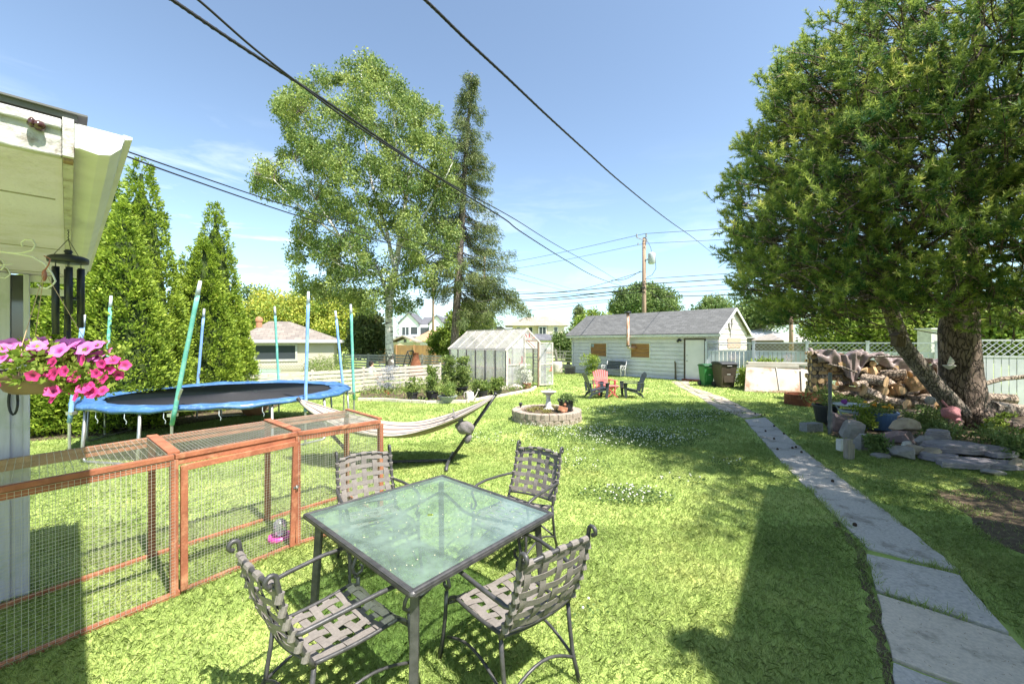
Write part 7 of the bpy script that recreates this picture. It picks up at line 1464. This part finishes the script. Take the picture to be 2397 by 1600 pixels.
def plan(A, B, pxs):
    """points on the vertical plane through plan points A,B seen at the given (px,py)"""
    out_ = []
    for px, py in pxs:
        k = (px - 1198.5) / F; (ax, ay), (bx2, by2) = A, B; dx, dy = bx2 - ax, by2 - ay; t_ = (k * ay - ax) / (dx - k * dy); Y = ay + dy * t_; out_.append(at(px, py, Y))
    return out_
wire('thick twisted service cable running from top left down toward the garage', plan((-2.3, 2.8), (8.0, 31), [(330, -46), (403, 0), (560, 106), (755, 232), (900, 332), (1045, 428), (1180, 512), (1225, 546), (1330, 612), (1400, 650), (1462, 672)]), .013, twist=True)
wire('second service cable just above the thick twisted one at top left', plan((-2.1, 2.8), (8.2, 31), [(400, -44), (464, 0), (590, 110), (700, 196), (850, 305), (1045, 425), (1200, 510), (1300, 572), (1400, 628), (1455, 662)]), .009)
wire('twisted service cable running from top centre down behind the pine', plan((-.7, 3.0), (14.2, 30), [(930, -52), (995, 0), (1090, 92), (1185, 180), (1280, 270), (1370, 352), (1460, 432), (1560, 512), (1640, 570), (1690, 612)]), .012, twist=True)
wire('upper thin wire running from the porch corner to the far pole', plan((-1.6, 1.35), (6.6, 31), [(-60, 215), (0, 236), (120, 292), (215, 325), (440, 404), (700, 490), (900, 545), (1100, 603), (1250, 650), (1420, 700)]), .0032)
wire('lower thin wire just beneath the one from the porch corner', plan((-1.6, 1.35), (6.6, 31), [(-60, 228), (0, 252), (120, 304), (215, 336), (440, 418), (700, 506), (900, 566), (1100, 622), (1250, 662), (1420, 704)]), .0036)
L0 = Vector(P1); L2 = Vector((P2[0], P2[1], P2[2])); ex = Vector((34, 13, 10.6)); ex2 = L2 + (L2 - L0) * 1.2
def droop(a, b, s_): m_ = (Vector(a) + Vector(b)) / 2; m_.z -= s_; return [tuple(a), tuple(m_), tuple(b)]
for lab, dz, s_, r_ in (('top power line from the pole insulator leading left', .25, .6, .016), ('second power line leading left below the topmost', -.5, .7, .014), ('upper communication line leading left from mid pole', -3.6, .8, .03), ('middle communication line leading left', -3.9, 1.1, .04), ('lower communication line leading left', -4.2, 1.0, .03)):
    wire(lab, droop((L0.x, L0.y - .2, L0.z + dz), (L2.x, L2.y, L2.z + dz * .6 + .4), s_), r_)
for lab, dz, s_, r_ in (('top power line leading right toward the pine', .25, .2, .016), ('second power line leading right toward the pine', -.5, .3, .014), ('upper communication line leading right', -3.2, .1, .02), ('middle communication line leading right', -3.6, .1, .03), ('lower communication line leading right', -4.0, .1, .02)):
    wire(lab, droop((L0.x, L0.y - .2, L0.z + dz), (30, 27, 10.6 + dz * .92), s_), r_)
for lab, a, b, s_, r_ in (('slanting guy wire from the pole down to the right behind the roof', (10.3, 32, 6.0), (15.6, 33, 2.6), 0, .02), ('lane wire crossing left behind the greenhouse, upper', at(940, 692, 48), at(1470, 682, 36), .35, .02), ('lane wire crossing left behind the greenhouse, middle', at(1150, 722, 45), at(1440, 700, 36), .1, .02), ('lane wire crossing left behind the greenhouse, lower', at(1150, 732, 45), at(1440, 704, 36), .1, .016), ('wire behind the birch trunk crossing to the dark pole', at(900, 694, 52), at(1200, 700, 50), .1, .025), ('wire above the left background trees', at(540, 672, 40), at(900, 682, 46), .3, .018), ('upper line right of the round tree', at(1560, 684, 33), at(1760, 674, 33), .05, .02), ('thick line right of the round tree', at(1560, 694, 33), at(1790, 686, 33), .02, .03), ('lane wire from pole down to the left above the garage', at(1508, 634, 32), at(1190, 682, 40), .8, .018), ('slack looping drop wire left of the pole', at(1500, 634, 32), at(1430, 656, 33), .25, .02)):
    wire(lab, droop(a, b, s_), r_)
for o in list(bpy.data.objects):
    if o.type == 'MESH' and not o.parent and 'label' not in o and 'kind' not in o: print('UNTAGGED', o.name)
